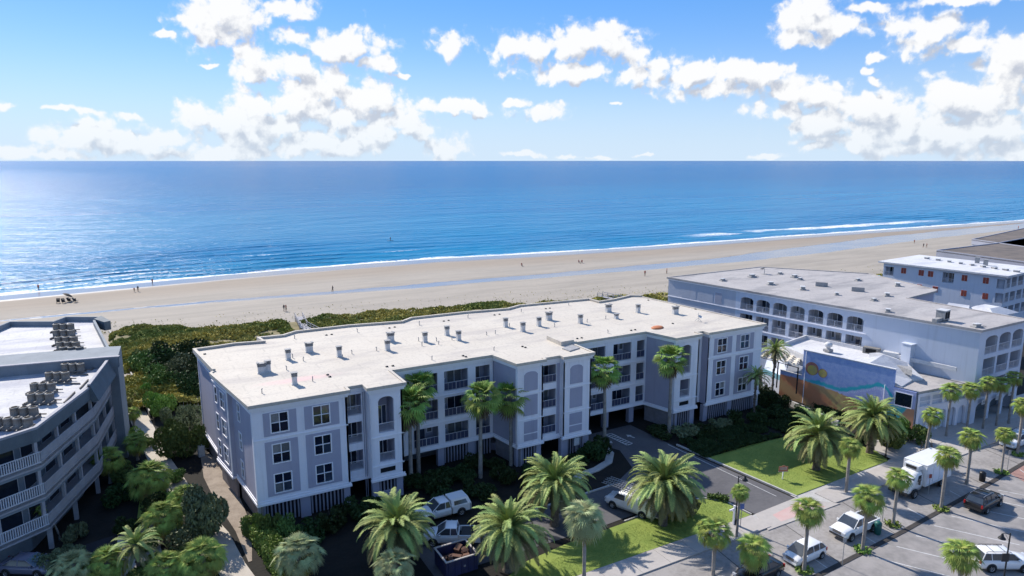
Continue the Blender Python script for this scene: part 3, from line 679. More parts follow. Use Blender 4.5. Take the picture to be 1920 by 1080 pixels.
# ------------------------------------------------------------------ the main apartment building
MAIN = thing('apartment_building', 20, 75, 0, 'three storey grey and white apartment building with a long cream flat roof', 'building')
ROOFLINE = [(7.8, 64.95), (17.5, 64.95), (17.5, 66.05), (19.05, 66.05), (19.05, 64.55), (23.3, 64.55), (23.3, 69.2), (35.65, 69.2), (36.4, 64.6), (40.45, 64.6), (40.45, 65.1), (42.55, 65.1), (42.55, 64.25), (47.05, 64.25), (47.05, 69.15), (58.9, 69.15), (60.05, 64.5), (64.75, 64.5), (64.75, 65.65), (65.8, 65.65), (65.8, 64.5), (76.8, 64.5), (74.1, 88.6), (72.5, 89.7), (68.0, 88.4), (65, 88.1), (64.9, 90.7), (52.1, 91.8), (49.4, 90.6), (42.5, 91.6), (34, 91.8), (32.1, 90.4), (24.8, 91.7), (17.6, 91.8), (15.8, 90.5), (12.6, 90.8), (12.9, 88.6), (9.7, 89.2), (7.6, 88.9), (4.9, 88.7), (6.1, 78.5), (5.72, 77.9)]
def inset(poly, d):
    n = len(poly); P = [Vector(p) for p in poly]; o = []
    A = sum(P[i].x * P[(i + 1) % n].y - P[(i + 1) % n].x * P[i].y for i in range(n)); sg = 1 if A > 0 else -1
    for i in range(n):
        a, b, c = P[i - 1], P[i], P[(i + 1) % n]; d1 = (b - a).normalized(); d2 = (c - b).normalized()
        n1 = Vector((-d1.y, d1.x)) * sg; n2 = Vector((-d2.y, d2.x)) * sg; m_ = n1 + n2; m_ = m_ / max(m_.length_squared, .5) * 2
        o.append(tuple(b + m_ * d))
    return o
obj('roof', MB().prism(ROOFLINE, 12.42, 12.62).mesh('roof', M['roof']), MAIN)
obj('cornice', MB().prism(inset(ROOFLINE, .10), 12.22, 12.42).prism(inset(ROOFLINE, .22), 11.98, 12.22).mesh('cornice', M['trim']), MAIN)
mb = MB(); mb.ribbon(ROOFLINE, .28, 12.62, 12.74, closed=True); obj('roof_edge', mb.mesh('roof_edge', M['roof']), MAIN)
mb = MB(); mb.ribbon(ROOFLINE[22:41], .34, 12.74, 12.92); obj('sea_side_parapet', mb.mesh('sea_side_parapet', M['roof']), MAIN)
core = inset(ROOFLINE, 2.3); mb = MB(); mb.prism([(10, 69.9), (76, 69.9), (73.5, 87), (8, 86.5)], 2.55, 2.75); obj('floor_slab', mb.mesh('floor_slab', M['lavd']), MAIN)
Z0, Z1 = 2.55, 12.0
def ledge(fr, x0, x1, m=None):
    mb = MB(); mb.box(x0 - .12, -.14, 2.32, x1 + .12, .2, 2.55); mb.box(x0 - .06, -.07, 2.55, x1 + .06, -.002, 2.78); obj('ledge', mb.mesh('ledge', M['trim']), MAIN, fr.at(0))
def panel(fr, x0, x1, z0, z1, arch=0):
    mb = MB()
    if arch:
        n = 8; zt = z1 - arch; pts = [(x0, z0), (x1, z0)] + [(x1 - (x1 - x0) * k / n, zt + arch * math.sqrt(max(0, 1 - (2 * k / n - 1) ** 2))) for k in range(n + 1)]
        mb.add([(p[0], -.045, p[1]) for p in pts], [tuple(range(len(pts)))])
        for i in range(len(pts)): a, b = pts[i], pts[(i + 1) % len(pts)]; mb.add([(a[0], -.045, a[1]), (a[0], 0, a[1]), (b[0], 0, b[1]), (b[0], -.045, b[1])], [(0, 1, 2, 3)])
        obj('wall_panel', mb.mesh('wall_panel', M['lav']), MAIN, fr.at(0)); return
    obj('wall_panel', MB().box(x0, -.035, z0, x1, 0.01, z1).mesh('wall_panel', M['lav']), MAIN, fr.at(0))
def trimv(fr, x0, x1, z0=Z0, z1=Z1): obj('pilaster', MB().box(x0, -.07, z0, x1, .01, z1).mesh('pilaster', M['trim']), MAIN, fr.at(0))
def trimh(fr, x0, x1, z): obj('band', MB().box(x0, -.06, z, x1, .01, z + .12).mesh('band', M['trim']), MAIN, fr.at(0))
FL = [(3.45, 5.65), (6.45, 8.75), (9.5, 11.75)]
# windowed end bays
def window_bay(fr, L, cols, panels, wz=(4.35, 7.42, 10.55), ww=1.55, wh=1.85):
    holes = [(c - ww / 2, c + ww / 2, z - wh / 2, z + wh / 2) for c in cols for z in wz]
    hole_wall('wall', MAIN, fr, 0, L, Z0, Z1, holes, M['white'], .16)
    for (a, b) in panels:
        c = [q for q in cols if a < q < b][0]
        for (p0, p1, zs) in ((9.3, 11.65, wz[2:]), (3.1, 8.72, wz[:2])):
            hs = [(c - ww / 2, c + ww / 2, z - wh / 2, z + wh / 2) for z in zs]
            hole_wall('wall_panel', MAIN, fr, a, b, p0, p1, hs, M['lav'], .035, y=-.035, caps=True)
    for c in cols:
        for z in wz: window(MAIN, fr, c, z, ww, wh)
    ledge(fr, 0, L)
F1 = Frame(8.15, 65.3, 17.2, 65.3); window_bay(F1, 9.05, [2.45, 6.45], [(.95, 4.05), (4.8, 8.2)])
trimh(F1, 0, 9.05, 8.95)
F11 = Frame(66.1, 64.85, 76.45, 64.85); window_bay(F11, 10.35, [2.6, 6.95], [(1.1, 4.45), (5.3, 8.7)], ww=1.65)
trimh(F11, 0, 10.35, 8.95)
# balcony column beside the left bay
F2 = Frame(17.2, 66.2, 19.4, 66.2)
bz = FL
hole_wall('wall', MAIN, F2, 0, 2.2, Z0, Z1, [(.12, 1.72, a, b) for a, b in bz], M['white'])
for i, (a, b) in enumerate(bz): balcony(MAIN, F2, .12, 1.72, a, b, door=1.2, m=M['lav'], railm=M['railm'])
ledge(F2, 0, 2.2)
obj('wall', MB().box(0, 0, Z0, .95, .2, Z1).mesh('wall', M['white']), MAIN, Frame(17.2, 65.3, 17.2, 66.2).at(0))
obj('wall', MB().box(0, 0, Z0, 1.3, .2, Z1).mesh('wall', M['white']), MAIN, Frame(19.4, 66.2, 19.4, 64.9).at(0))
for xx in (1.85, 2.05): obj('drain_pipe', MB().tube([(xx, -.08, .3), (xx, -.08, 11.9)], .045, 6).mesh('drain_pipe', M['louver']), MAIN, F2.at(0))
# stair tower bays with an arched top opening
def stair_bay(fr, L, xo0, xo1):
    hs = [(xo0, xo1, 7.55, 11.45, .42), (xo0, xo1, 4.3, 6.75), (xo0, xo1, 3.1, 3.68)]
    hole_wall('wall', MAIN, fr, 0, L, Z0, Z1, hs, M['white'], .3)
    balcony(MAIN, fr, xo0, xo1, 7.55, 11.45, depth=2.2, door=1.0, m=M['lav'], y=.12); balcony(MAIN, fr, xo0, xo1, 4.3, 6.75, depth=2.2, door=1.0, m=M['lav'], y=.12)
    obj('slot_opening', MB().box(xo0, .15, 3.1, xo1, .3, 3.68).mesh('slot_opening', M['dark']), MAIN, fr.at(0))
    for z in (7.2, 4.0): trimh(fr, 0, L, z - .1)
    ledge(fr, 0, L)
F3 = Frame(19.4, 64.9, 22.9, 64.9); stair_bay(F3, 3.5, .88, 2.55)
F9 = Frame(60.4, 64.85, 64.5, 64.85); stair_bay(F9, 4.1, 1.0, 2.7)
obj('wall', MB().box(0, 0, Z0, 4.65, .2, Z1).mesh('wall', M['white']), MAIN, Frame(22.9, 64.9, 22.9, 69.55).at(0))
# recessed middle, three openings a floor
F4 = Frame(22.9, 69.55, 35.95, 69.55)
ops = [(2.9, 5.9), (6.75, 9.75), (10.75, 12.65)]
hole_wall('wall', MAIN, F4, 0, 13.05, Z0, Z1, [(a, b, z0, z1) for a, b in ops for z0, z1 in ((2.85, 5.1), (5.95, 8.35), (9.1, 11.5))], M['white'])
for a, b in ops:
    for z0, z1 in ((2.85, 5.1), (5.95, 8.35), (9.1, 11.5)): balcony(MAIN, F4, a, b, z0, z1, screen=M['raild'])
for i in range(2): trimh(F4, 0, 13.05, 5.45 + 3.15 * i)
ledge(F4, 0, 13.05)
F4r = Frame(36.0, 69.55, 36.75, 64.95)
hole_wall('wall', MAIN, F4r, 0, F4r.L, Z0, Z1, [], M['lav']); trimv(F4r, F4r.L - .3, F4r.L + .05); ledge(F4r, 0, F4r.L)
# blind bay, balconies, blind bay
F5 = Frame(36.75, 64.95, 40.15, 64.95)
hole_wall('wall', MAIN, F5, 0, 3.4, Z0, Z1, [], M['white']); ledge(F5, 0, 3.4)
F7 = Frame(42.75, 64.6, 46.75, 64.6)
hole_wall('wall', MAIN, F7, 0, 4.0, Z0, Z1, [], M['white']); ledge(F7, 0, 4.0)
for fr, a, b in ((F5, .85, 2.65), (F7, .95, 2.75)):
    panel(fr, a, b, 9.15, 11.45, .38); panel(fr, a, b, 6.15, 8.62); panel(fr, a, b, 4.0, 5.45); panel(fr, a, b, 3.05, 3.85)
    for z in (8.82, 5.7): trimh(fr, 0, 3.4 if fr is F5 else 4.0, z - .06)
F6 = Frame(40.15, 65.45, 42.75, 65.45)
hole_wall('wall', MAIN, F6, 0, 2.6, Z0, Z1, [(.1, 2.15, a, b) for a, b in ((3.15, 5.4), (6.35, 8.65), (9.45, 11.65))], M['white']); ledge(F6, 0, 2.6)
for a, b in ((3.15, 5.4), (6.35, 8.65), (9.45, 11.65)): balcony(MAIN, F6, .1, 2.15, a, b, screen=M['raild'])
panel(F6, 2.2, 2.6, 2.9, 11.7)
obj('wall', MB().box(0, 0, Z0, .85, .2, Z1).mesh('wall', M['white']), MAIN, Frame(42.75, 65.45, 42.75, 64.6).at(0))
obj('wall', MB().box(0, 0, Z0, .5, .2, Z1).mesh('wall', M['white']), MAIN, Frame(40.15, 64.95, 40.15, 65.45).at(0))
obj('wall', MB().box(0, 0, Z0, 4.95, .2, Z1).mesh('wall', M['white']), MAIN, Frame(46.75, 64.6, 46.75, 69.5).at(0))
F8 = Frame(46.75, 69.5, 59.2, 69.5)
ops = [(2.95, 5.75), (7.05, 10.05), (11.0, 12.35)]
hole_wall('wall', MAIN, F8, 0, 12.45, Z0, Z1, [(a, b, z0, z1) for a, b in ops for z0, z1 in ((2.85, 5.1), (5.95, 8.35), (9.1, 11.5))], M['white'])
for a, b in ops:
    for z0, z1 in ((2.85, 5.1), (5.95, 8.35), (9.1, 11.5)): balcony(MAIN, F8, a, b, z0, z1, screen=M['raild'])
for i in range(2): trimh(F8, 0, 12.45, 5.45 + 3.15 * i)
ledge(F8, 0, 12.45)
F8r = Frame(59.2, 69.5, 60.4, 64.85)
hole_wall('wall', MAIN, F8r, 0, F8r.L, Z0, Z1, [], M['lav']); trimv(F8r, 0, .16); trimv(F8r, F8r.L - .3, F8r.L + .04); ledge(F8r, 0, F8r.L)
F10 = Frame(64.5, 66.0, 66.1, 66.0)
hole_wall('wall', MAIN, F10, 0, 1.6, Z0, Z1, [(.15, 1.15, a, b) for a, b in ((3.3, 5.55), (6.35, 8.7), (9.5, 11.7))], M['white'])
for a, b in ((3.3, 5.55), (6.35, 8.7), (9.5, 11.7)): balcony(MAIN, F10, .15, 1.15, a, b, door=.8, screen=M['raild'])
obj('wall', MB().box(0, 0, Z0, 1.15, .2, Z1).mesh('wall', M['lav']), MAIN, Frame(66.1, 66.0, 66.1, 64.85).at(0))
obj('wall', MB().box(0, 0, Z0, 1.15, .2, Z1).mesh('wall', M['white']), MAIN, Frame(64.5, 64.85, 64.5, 66.0).at(0))
# left flank: three planes
FL1 = Frame(5.35, 88.3, 6.35, 78.7); FL2 = Frame(5.95, 78.5, 6.85, 72.9); FL3 = Frame(7.25, 72.9, 8.15, 65.3)
for fr, lst in ((FL1, []), (FL2, [((236, 465), (261, 526)), ((278, 520), (306, 640)), ((248, 640), (268, 725)), ((292, 720), (318, 850)), ((262, 800), (282, 935))]), (FL3, [((380, 565), (405, 685)), ((398, 780), (420, 915)), ((412, 985), (436, 1110))])):
    holes = []; ws = []
    for (p, q) in lst:
        a, z1 = fr.hit(340 + p[0] / 4, 600 + p[1] / 4); b, z0 = fr.hit(340 + q[0] / 4, 600 + q[1] / 4)
        x0, x1 = min(a, b), max(a, b); cx = (x0 + x1) / 2; w = min(max(x1 - x0 - .3, .9), 1.5)
        zc = min((3.95, 4.25, 7.3, 10.4), key=lambda q_: abs(q_ - (z0 + z1) / 2)); ws.append((cx, zc, w)); holes.append((cx - w / 2, cx + w / 2, zc - .8, zc + .8))
    if fr is FL2: ws = [(1.3, z, .8) for z in (4.3, 7.35, 10.4)] + [(3.7, z, 1.5) for z in (4.3, 7.35, 10.4)]
    elif fr is FL3: ws = [(2.6, z, .9) for z in (4.3, 7.35, 10.4)]
    holes = [(c - w / 2, c + w / 2, z - .85, z + .85) for c, z, w in ws]
    hole_wall('wall', MAIN, fr, 0, fr.L, Z0, Z1, holes, M['lav'], .16)
    for c, z, w in ws: window(MAIN, fr, c, z, w, 1.7, nx=1 if w < 1.2 else 2)
    ledge(fr, 0, fr.L)
    obj('base_wall', MB().box(0, .3, -.02, fr.L, .5, 2.32).mesh('base_wall', M['basem']), MAIN, fr.at(0))
    obj('band', MB().box(0, -.05, 11.6, fr.L, .01, 11.78).mesh('band', M['trim']), MAIN, fr.at(0))
trimv(FL3, FL3.L - .35, FL3.L + .06); trimv(FL2, FL2.L - .25, FL2.L + .03)
obj('wall', MB().box(0, 0, Z0, .45, .2, Z1).mesh('wall', M['lav']), MAIN, Frame(6.8, 72.9, 7.3, 72.9).at(0))
obj('wall', MB().box(0, 0, Z0, .45, .2, Z1).mesh('wall', M['lav']), MAIN, Frame(6.35, 78.7, 5.95, 78.5).at(0))
# raised base along the street side: piers, slatted vents, the open car deck under the recessed parts
def base(fr, L, piers, vents=(), back=.3):
    for a, b in piers: obj('pier', MB().box(a, .28, -.02, b, .9, 2.32).mesh('pier', M['lav']), MAIN, fr.at(0))
    for a, b in vents:
        mb = MB(); mb.box(a, .62, -.02, b, .7, 2.32, 1)
        n = int((b - a) / .36)
        for i in range(n): x = a + (b - a) * (i + .5) / n; mb.box(x - .075, .42, .1, x + .075, .5, 2.3)
        obj('vent_grille', mb.mesh('vent_grille', [M['louver'], M['dark']]), MAIN, fr.at(0))
base(F1, 9.05, [(0, .7), (4.0, 5.0), (8.4, 9.05)], [(.7, 4.0), (5.0, 8.4)])
base(F3, 3.5, [(.1, .8), (2.7, 3.4)], [(.8, 2.7)])
obj('base_wall', MB().box(.1, .3, 0, 3.4, .5, .9).mesh('base_wall', M['lav']), MAIN, F3.at(0))
base(F4, 13, [(5.9, 6.7), (9.8, 10.7)], [(6.7, 9.8), (10.7, 13)])
base(F4r, F4r.L, [], [])
obj('base_wall', MB().box(0, .3, 0, F4r.L, .5, 2.32).mesh('base_wall', M['basem']), MAIN, F4r.at(0))
base(F5, 3.4, [(0, .8), (2.7, 3.35)], [(.8, 2.7)]); base(F7, 4, [(0, .9), (3.1, 4)], [(.9, 3.1)])
base(F8, 12.45, [(5.95, 6.75), (10.2, 11.0)], [])
obj('base_wall', MB().box(0, .3, 0, F8r.L, .5, 2.32).mesh('base_wall', M['basem']), MAIN, F8r.at(0))
base(F9, 4.1, [(.1, .9), (3.2, 4.0)], [(.9, 3.2)]); base(F11, 10.3, [(0, .7), (4.5, 5.3), (9.6, 10.3)], [(.7, 4.5), (5.3, 9.6)])
obj('ceiling_lamp', MB().box(7.6, 1.2, 2.2, 9.4, 1.35, 2.3).mesh('ceiling_lamp', M['trim']), MAIN, F8.at(0))
# closing walls that face away
mb = MB(); mb.ribbon(inset(ROOFLINE, .35)[21:40], .2, 0, Z1); obj('rear_wall', mb.mesh('rear_wall', M['white']), MAIN)
mb = MB(); mb.prism([(9.5, 73), (46, 73), (46, 86), (8, 86)], 0, 2.5); mb.prism([(60.5, 73), (73, 73), (72, 86), (60, 86)], 0, 2.5); mb.prism([(46.2, 80), (60.3, 80), (60.3, 86), (46.2, 86)], 0, 2.5); obj('car_deck_core', mb.mesh('car_deck_core', M['basem']), MAIN)
obj('roof_curb', MB().ribbon([tuple(at(px, py, 12.6))[:2] for px, py in ((1025, 637), (1052, 649), (1076, 645), (1076, 640))], .3, 12.6, 13.15).mesh('roof_curb', M['roof']), MAIN)
obj('roof_walk', MB().prism([tuple(at(px, py, 12.6))[:2] for px, py in ((1054, 655), (1073, 648), (1087, 654), (1068, 660))], 12.6, 12.75).mesh('roof_walk', M['duct']), MAIN)
# base sign
tag(obj('notice_sign', MB().box(0, 0, 0, .8, .04, .95).box(.36, .03, -1.2, .42, .08, 0).mesh('notice_sign', M['linew']), None, F7.at(1.6, -.1, 1.25)), 'small white notice board fixed to the slatted base of the grey apartment building', 'sign')

# rooftop vents
def vent_mesh(w, h):
    mb = MB(); W = w / 2
    mb.box(-W - .06, -.28, 0, W + .06, .28, .10, 1); mb.box(-W, -.23, .10, W, .23, h * .66, 1)
    for k in range(3): z = h * .66 + k * h * .085; mb.box(-W - .05, -.27, z + .02, W + .05, .27, z + h * .055, 0); mb.box(-W + .04, -.22, z, W - .04, .22, z + .03, 2)
    mb.box(-W - .09, -.30, h * .95, W + .09, .30, h, 0)
    if w > .8:
        mb.box(-W - .10, -.32, h, -W + .14, .32, h + .09, 0); mb.box(W - .14, -.32, h, W + .10, .32, h + .09, 0)
    return mb.mesh('vent_stack', [M['duct'], M['duct2'], M['dark']])
def z3(x, y): return 340 + x / 4, 600 + y / 4
def z5(x, y): return 720 + x / 4, 540 + y / 4
def z7(x, y): return 1060 + x / 4, 540 + y / 4
def q4(x, y): return 1440 + x / 4, 560 + y / 4
VENTS = [(z3(605, 398), 'd', 'double vent stack nearest the left end of the cream roof'), (z3(652, 388), 's', 'slim vent stack touching the double one near the left end of the cream roof'),
 (z3(803, 298), 's', 'single vent stack with a thin pipe at its foot, left on the cream roof'), (z3(960, 240), 'd', 'wide vent stack behind the first row on the left of the cream roof'),
 (z3(1185, 275), 's', 'lone vent stack in the left third of the cream roof, right of the wide one'), (z3(850, 482), 's', 'vent stack beside the pink stain on the cream roof, nearest the street'),
 (z3(1570, 160), 'd', 'wide vent stack at the back of a close pair left of the roof centre'), (z3(1547, 228), 's', 'slim vent stack in front of the wide one left of the roof centre'),
 (z3(1828, 165), 's', 'vent stack standing alone right of the close pair'), (z5(473, 355), 's', 'back stack of the pair around the middle of the cream roof'), (z5(560, 393), 's', 'front stack of the pair around the middle of the cream roof'),
 (z5(912, 292), 's', 'tall vent stack leading the group right of the roof centre'), (z5(1042, 326), 's', 'vent stack nearest the street in the group right of the roof centre'), (z5(1162, 286), 's', 'vent stack at the right of the group right of the roof centre'),
 (z5(1237, 240), 'd', 'wide vent stack at the back of the group right of the roof centre'), (z5(1473, 265), 's', 'vent stack standing alone above the raised roof curb'), (z5(1683, 180), 'd', 'wide low vent stack near the sea side of the right part of the cream roof'),
 (z5(1742, 230), 't', 'small squat vent on the right part of the cream roof'), (z5(1905, 185), 's', 'vent stack near the sea side, close to the right end of the cream roof'), (z7(825, 195), 'd', 'wide vent stack nearest the right end of the cream roof')]
for (px, py), k, lab in VENTS:
    p = at(px, py, 12.62)
    me = cached(('vent', k), lambda: vent_mesh({'s': .50, 'd': .82, 't': .5}[k], {'s': 1.3, 'd': 1.15, 't': .75}[k]))
    tag(obj('vent_stack', me, None, T3(p.x, p.y, 12.62, math.radians(random.uniform(-4, 4)))), lab, 'roof vent', 'vent stacks on the cream roof')
pipe = MB().tube([(0, 0, 0), (0, 0, .42)], .05, 7).tube([(0, 0, .42), (.1, 0, .5)], .06, 7).mesh('vent_pipe', M['pipe'])
for px, py in [z3(605, 550), z3(790, 375), z3(915, 308), z3(835, 285), z3(985, 460), z3(1280, 255), z3(1465, 232), z3(850, 140), z3(1320, 90), z3(1785, 40), z3(1210, 290),
               z5(265, 275), z5(260, 400), z5(395, 400), z5(410, 425), z5(285, 435), z5(770, 355), z5(835, 345), z5(825, 470), z5(360, 540), z5(510, 390), z5(940, 290), z5(1030, 180), z5(1280, 293), z5(1523, 258), z5(1663, 233), z5(1680, 340), z5(1385, 130), z5(630, 225)]:
    p = at(px, py, 12.62); tag(obj('vent_pipe', pipe, None, T3(p.x, p.y, 12.62, random.uniform(0, 6))), 'short grey vent pipe standing on the cream roof', 'vent pipe', 'small vent pipes on the cream roof')
drain = MB().lathe([(.16, 0), (.16, .09), (.07, .13), (0, .13)], 8).mesh('roof_drain', M['black'])
for px, py in [z3(175, 257), z3(618, 160), z3(1088, 115), z3(1127, 110), z3(1560, 62), z3(1600, 55), z3(1541, 352), z3(1587, 346), z3(1097, 413), z3(1114, 428), z5(22, 592), z5(66, 586), z5(593, 510), z5(614, 518), z5(448, 250), z5(484, 245), z5(828, 204), z5(866, 199), z5(1038, 441), z5(1060, 448), z5(1213, 157), z5(1243, 153), z5(1449, 381), z5(1482, 376), z5(1853, 320), z5(1883, 315), z7(805, 268), z7(975, 160), z7(622, 93)]:
    p = at(px, py, 12.62); tag(obj('roof_drain', drain, None, T3(p.x, p.y, 12.62)), 'small round black roof drain on the cream roof', 'roof drain', 'black drains on the cream roof')
# orange-brown upturned dinghy cover lying on the roof, and a spindly antenna frame
p = at(*z7(690, 300), 12.62)
tag(obj('orange_cover', MB().lathe([(1.0, .0), (1.05, .08), (.8, .2), (0, .24)], 14).mesh('orange_cover', mat('orange_tarpaulin', (.48, .17, .07), .7)), None, T3(p.x, p.y, 12.62, .3) @ Matrix.Diagonal((1.05, .7, 1, 1))), 'flat orange cover lying on the right part of the cream roof', 'cover')
p = at(*z7(995, 250), 12.62); mb = MB()
for a in range(4): mb.tube([(.45 * math.cos(a * PI / 2 + .7), .45 * math.sin(a * PI / 2 + .7), 0), (0, 0, .55)], .03, 5)
mb.tube([(0, 0, .4), (0, 0, 1.25)], .035, 5); mb.lathe([(.02, .75), (.3, .85), (.33, .9)], 10, M=Matrix.Rotation(.5, 4, 'X'))
tag(obj('dish_antenna', mb.mesh('dish_antenna', M['duct2'])), 'white dish antenna on a spindly frame at the right end of the cream roof', 'antenna').matrix_basis = T3(p.x, p.y, 12.62)
# ------------------------------------------------------------------ left building: two wings, boarded balconies
LEFT = thing('balcony_building', -8, 80, 0, 'grey green building with boarded balconies and rows of cooling units on its roof', 'building')
def pline_inset(line, d): # to the left of the line
    P = [Vector(p) for p in line]; o = []
    for i, b in enumerate(P):
        a, c = P[max(i - 1, 0)], P[min(i + 1, len(P) - 1)]
        d1 = (b - a).normalized() if (b - a).length > 1e-6 else (c - b).normalized(); d2 = (c - b).normalized() if (c - b).length > 1e-6 else d1
        m_ = Vector((-d1.y, d1.x)) + Vector((-d2.y, d2.x)); m_ = m_ / max(m_.length_squared, .5) * 2; o.append(tuple(b + m_ * d))
    return o
LF = [(-21.5, 62.2), (-9.1, 70.4), (-5.4, 81.2), (-4.0, 90.6)]     # balcony front line, near wing
near_roof = [(-21.9, 62.6), (-9.3, 70.9), (-5.7, 81.3), (-4.3, 90.7), (-15.5, 92.5), (-27, 84)]
obj('roof', MB().prism(near_roof, 11.2, 11.4).mesh('roof', M['leftroof']), LEFT)
mb = MB(); mb.ribbon(LF, .34, 11.9, 12.12); mb.ribbon(pline_inset(LF, .1), .22, 11.35, 11.9); obj('parapet', mb.mesh('parapet', M['board']), LEFT)
mb = MB(); mb.ribbon(LF, .09, 10.75, 11.9); obj('fascia', mb.mesh('fascia', M['teal']), LEFT)
# tilted dark overhang on the far half of the near wing
mb = MB(); a, b = Vector((-5.55, 80.8)), Vector((-4.05, 90.3)); e = (b - a).normalized(); n = Vector((e.y, -e.x))
for (z0, z1, o0, o1) in ((10.5, 12.35, .75, .05),):
    q = [a + n * o0, b + n * o0, b + n * o1, a + n * o1]
    mb.add([(q[0].x, q[0].y, z0), (q[1].x, q[1].y, z0), (q[2].x, q[2].y, z1), (q[3].x, q[3].y, z1), (a.x, a.y, z0), (b.x, b.y, z0)], [(0, 1, 2, 3), (4, 5, 1, 0), (0, 3, 4), (1, 5, 2)])
    c = a - n * .3; d = b - n * .3; mb.add([(q[3].x, q[3].y, z1), (q[2].x, q[2].y, z1), (d.x, d.y, z1 - .25), (c.x, c.y, z1 - .25)], [(0, 1, 2, 3)])
obj('overhang', mb.mesh('overhang', M['teal']), LEFT)
mb = MB(); mb.ribbon([tuple(a + n * .12), tuple(b + n * .12)], .3, 12.28, 12.42); obj('overhang_cap', mb.mesh('overhang_cap', M['board']), LEFT)
# the slab wall between the wings and its parapet
obj('party_wall', MB().prism([(-16, 92.3), (-4.4, 90.6), (-3.1, 90.2), (-2.75, 96.6), (-4.1, 97.0), (-16, 98.8)], -.02, 12.35).mesh('party_wall', M['tealw']), LEFT)
mb = MB(); mb.ribbon([(-3.0, 90.1), (-4.4, 90.5), (-16.1, 92.2), (-30, 84.6)], -.25, 11.4, 12.6); obj('parapet', mb.mesh('parapet', M['tealw']), LEFT)
mb = MB(); mb.ribbon([(-2.9, 89.95), (-4.4, 90.35), (-16.1, 92.05), (-30, 84.4)], -.5, 12.6, 12.72); obj('parapet_cap', mb.mesh('parapet_cap', M['board']), LEFT)
obj('core', MB().prism(pline_inset(LF, 2.0) + [(-15, 92.4), (-27, 84)], -.02, 11.25).mesh('core', M['tealw']), LEFT)
# balconies: deck, boarded or picketed front, posts, glass behind
for k, z in enumerate((2.75, 5.75, 8.75)):
    mb = MB(); mb.ribbon(LF, 2.1, z - .28, z); obj('balcony_deck', mb.mesh('balcony_deck', M['board']), LEFT)
    mb = MB(); mb.ribbon(LF, .07, z - .45, z); obj('deck_edge', mb.mesh('deck_edge', M['board']), LEFT)
    for i in range(1, 3):
        fr = Frame(*LF[i], *LF[i + 1]); nb = 8; L = fr.L; hb = 1.02
        for j in range(5):   # horizontal boards
            obj('board', cached(('lb', i, j == 4), lambda: MB().box(.02, -.02, 0, L - .02, .04, .19).mesh('board', M['board'])), LEFT, fr.at(0, 0, z + .02 + j * .2))
    fr = Frame(*LF[0], *LF[1]); mb = MB(); mb.box(0, 0, .98, fr.L, .08, 1.05); mb.box(0, 0, .0, fr.L, .07, .10)
    n = int(fr.L / .19)
    for i in range(n): x = fr.L * (i + .5) / n; mb.box(x - .04, .01, .1, x + .04, .05, .98)
    obj('picket_rail', mb.mesh('picket_rail', M['railm']), LEFT, fr.at(0, 0, z))
    for i in range(3):
        fr = Frame(*LF[i], *LF[i + 1]); step = 3.6 if i == 0 else 3.75; c = fr.L
        while c > .3:
            obj('post', cached(('lpost',), lambda: MB().box(-.13, .06, 0, .13, .34, 2.75).mesh('post', M['board'])), LEFT, fr.at(c - .25, 0, z)); c -= step
        c = fr.L - .6
        while c > 2.6:
            obj('glass_door', cached(('lgd',), lambda: MB().box(0, 1.94, .05, 1.9, 1.99, 2.15, 0).box(-.06, 1.95, 0, 1.96, 1.995, 2.22, 1).mesh('glass_door', [M['glassb'], M['railm']])), LEFT, fr.at(c - 2.5, 0, z)); c -= step
        obj('lintel', cached(('ll', i), lambda: MB().box(0, .05, 2.3, fr.L, .4, 2.75).mesh('lintel', M['tealw'])), LEFT, fr.at(0, 0, z))
for x, y in ((-9.3, 71.3), (-14.5, 67.6), (-7.6, 76.3), (-5.9, 81.6), (-5, 86.5)): obj('pier', MB().box(-.2, -.2, 0, .2, .2, 2.35).mesh('pier', M['board']), LEFT, T3(x, y, -.02))
# far wing
far = [(-4.0, 97.0), (-6.3, 116.6), (-5.6, 118.0), (-10.3, 120.7), (-11.6, 118), (-17.2, 121.0), (-22, 108), (-16, 98.8)]
obj('roof', MB().prism(far, 11.2, 11.4).mesh('roof', M['leftroof']), LEFT)
obj('wall', MB().prism(inset(far, .3), -.02, 11.2).mesh('wall', M['tealw']), LEFT)
mb = MB(); mb.ribbon([(-4.0, 97.1), (-6.2, 115.6), (-5.5, 118.0), (-10.3, 120.7), (-11.6, 118), (-17.2, 121.0), (-21, 110.5)], .3, 11.4, 12.15); obj('parapet', mb.mesh('parapet', M['tealw']), LEFT)
mb = MB(); q = [(-6.35, 116.0), (-5.0, 112.9), (-4.2, 113.4), (-5.5, 117.9)]; mb.prism(q, 11.0, 12.3); obj('corner_overhang', mb.mesh('corner_overhang', M['teal']), LEFT)
frl = Frame(-20.6, 112.0, -17.3, 101.4)
for z in (2.75, 5.75, 8.75, 10.6):
    obj('balcony_deck', MB().box(0, 0, z - .2, frl.L, 2.2, z).box(0, 0, z, frl.L, .08, z + .95).mesh('balcony_deck', M['board']), LEFT, Frame(-17.4, 99.5, -21.5, 112).at(0, -1.8, 0))
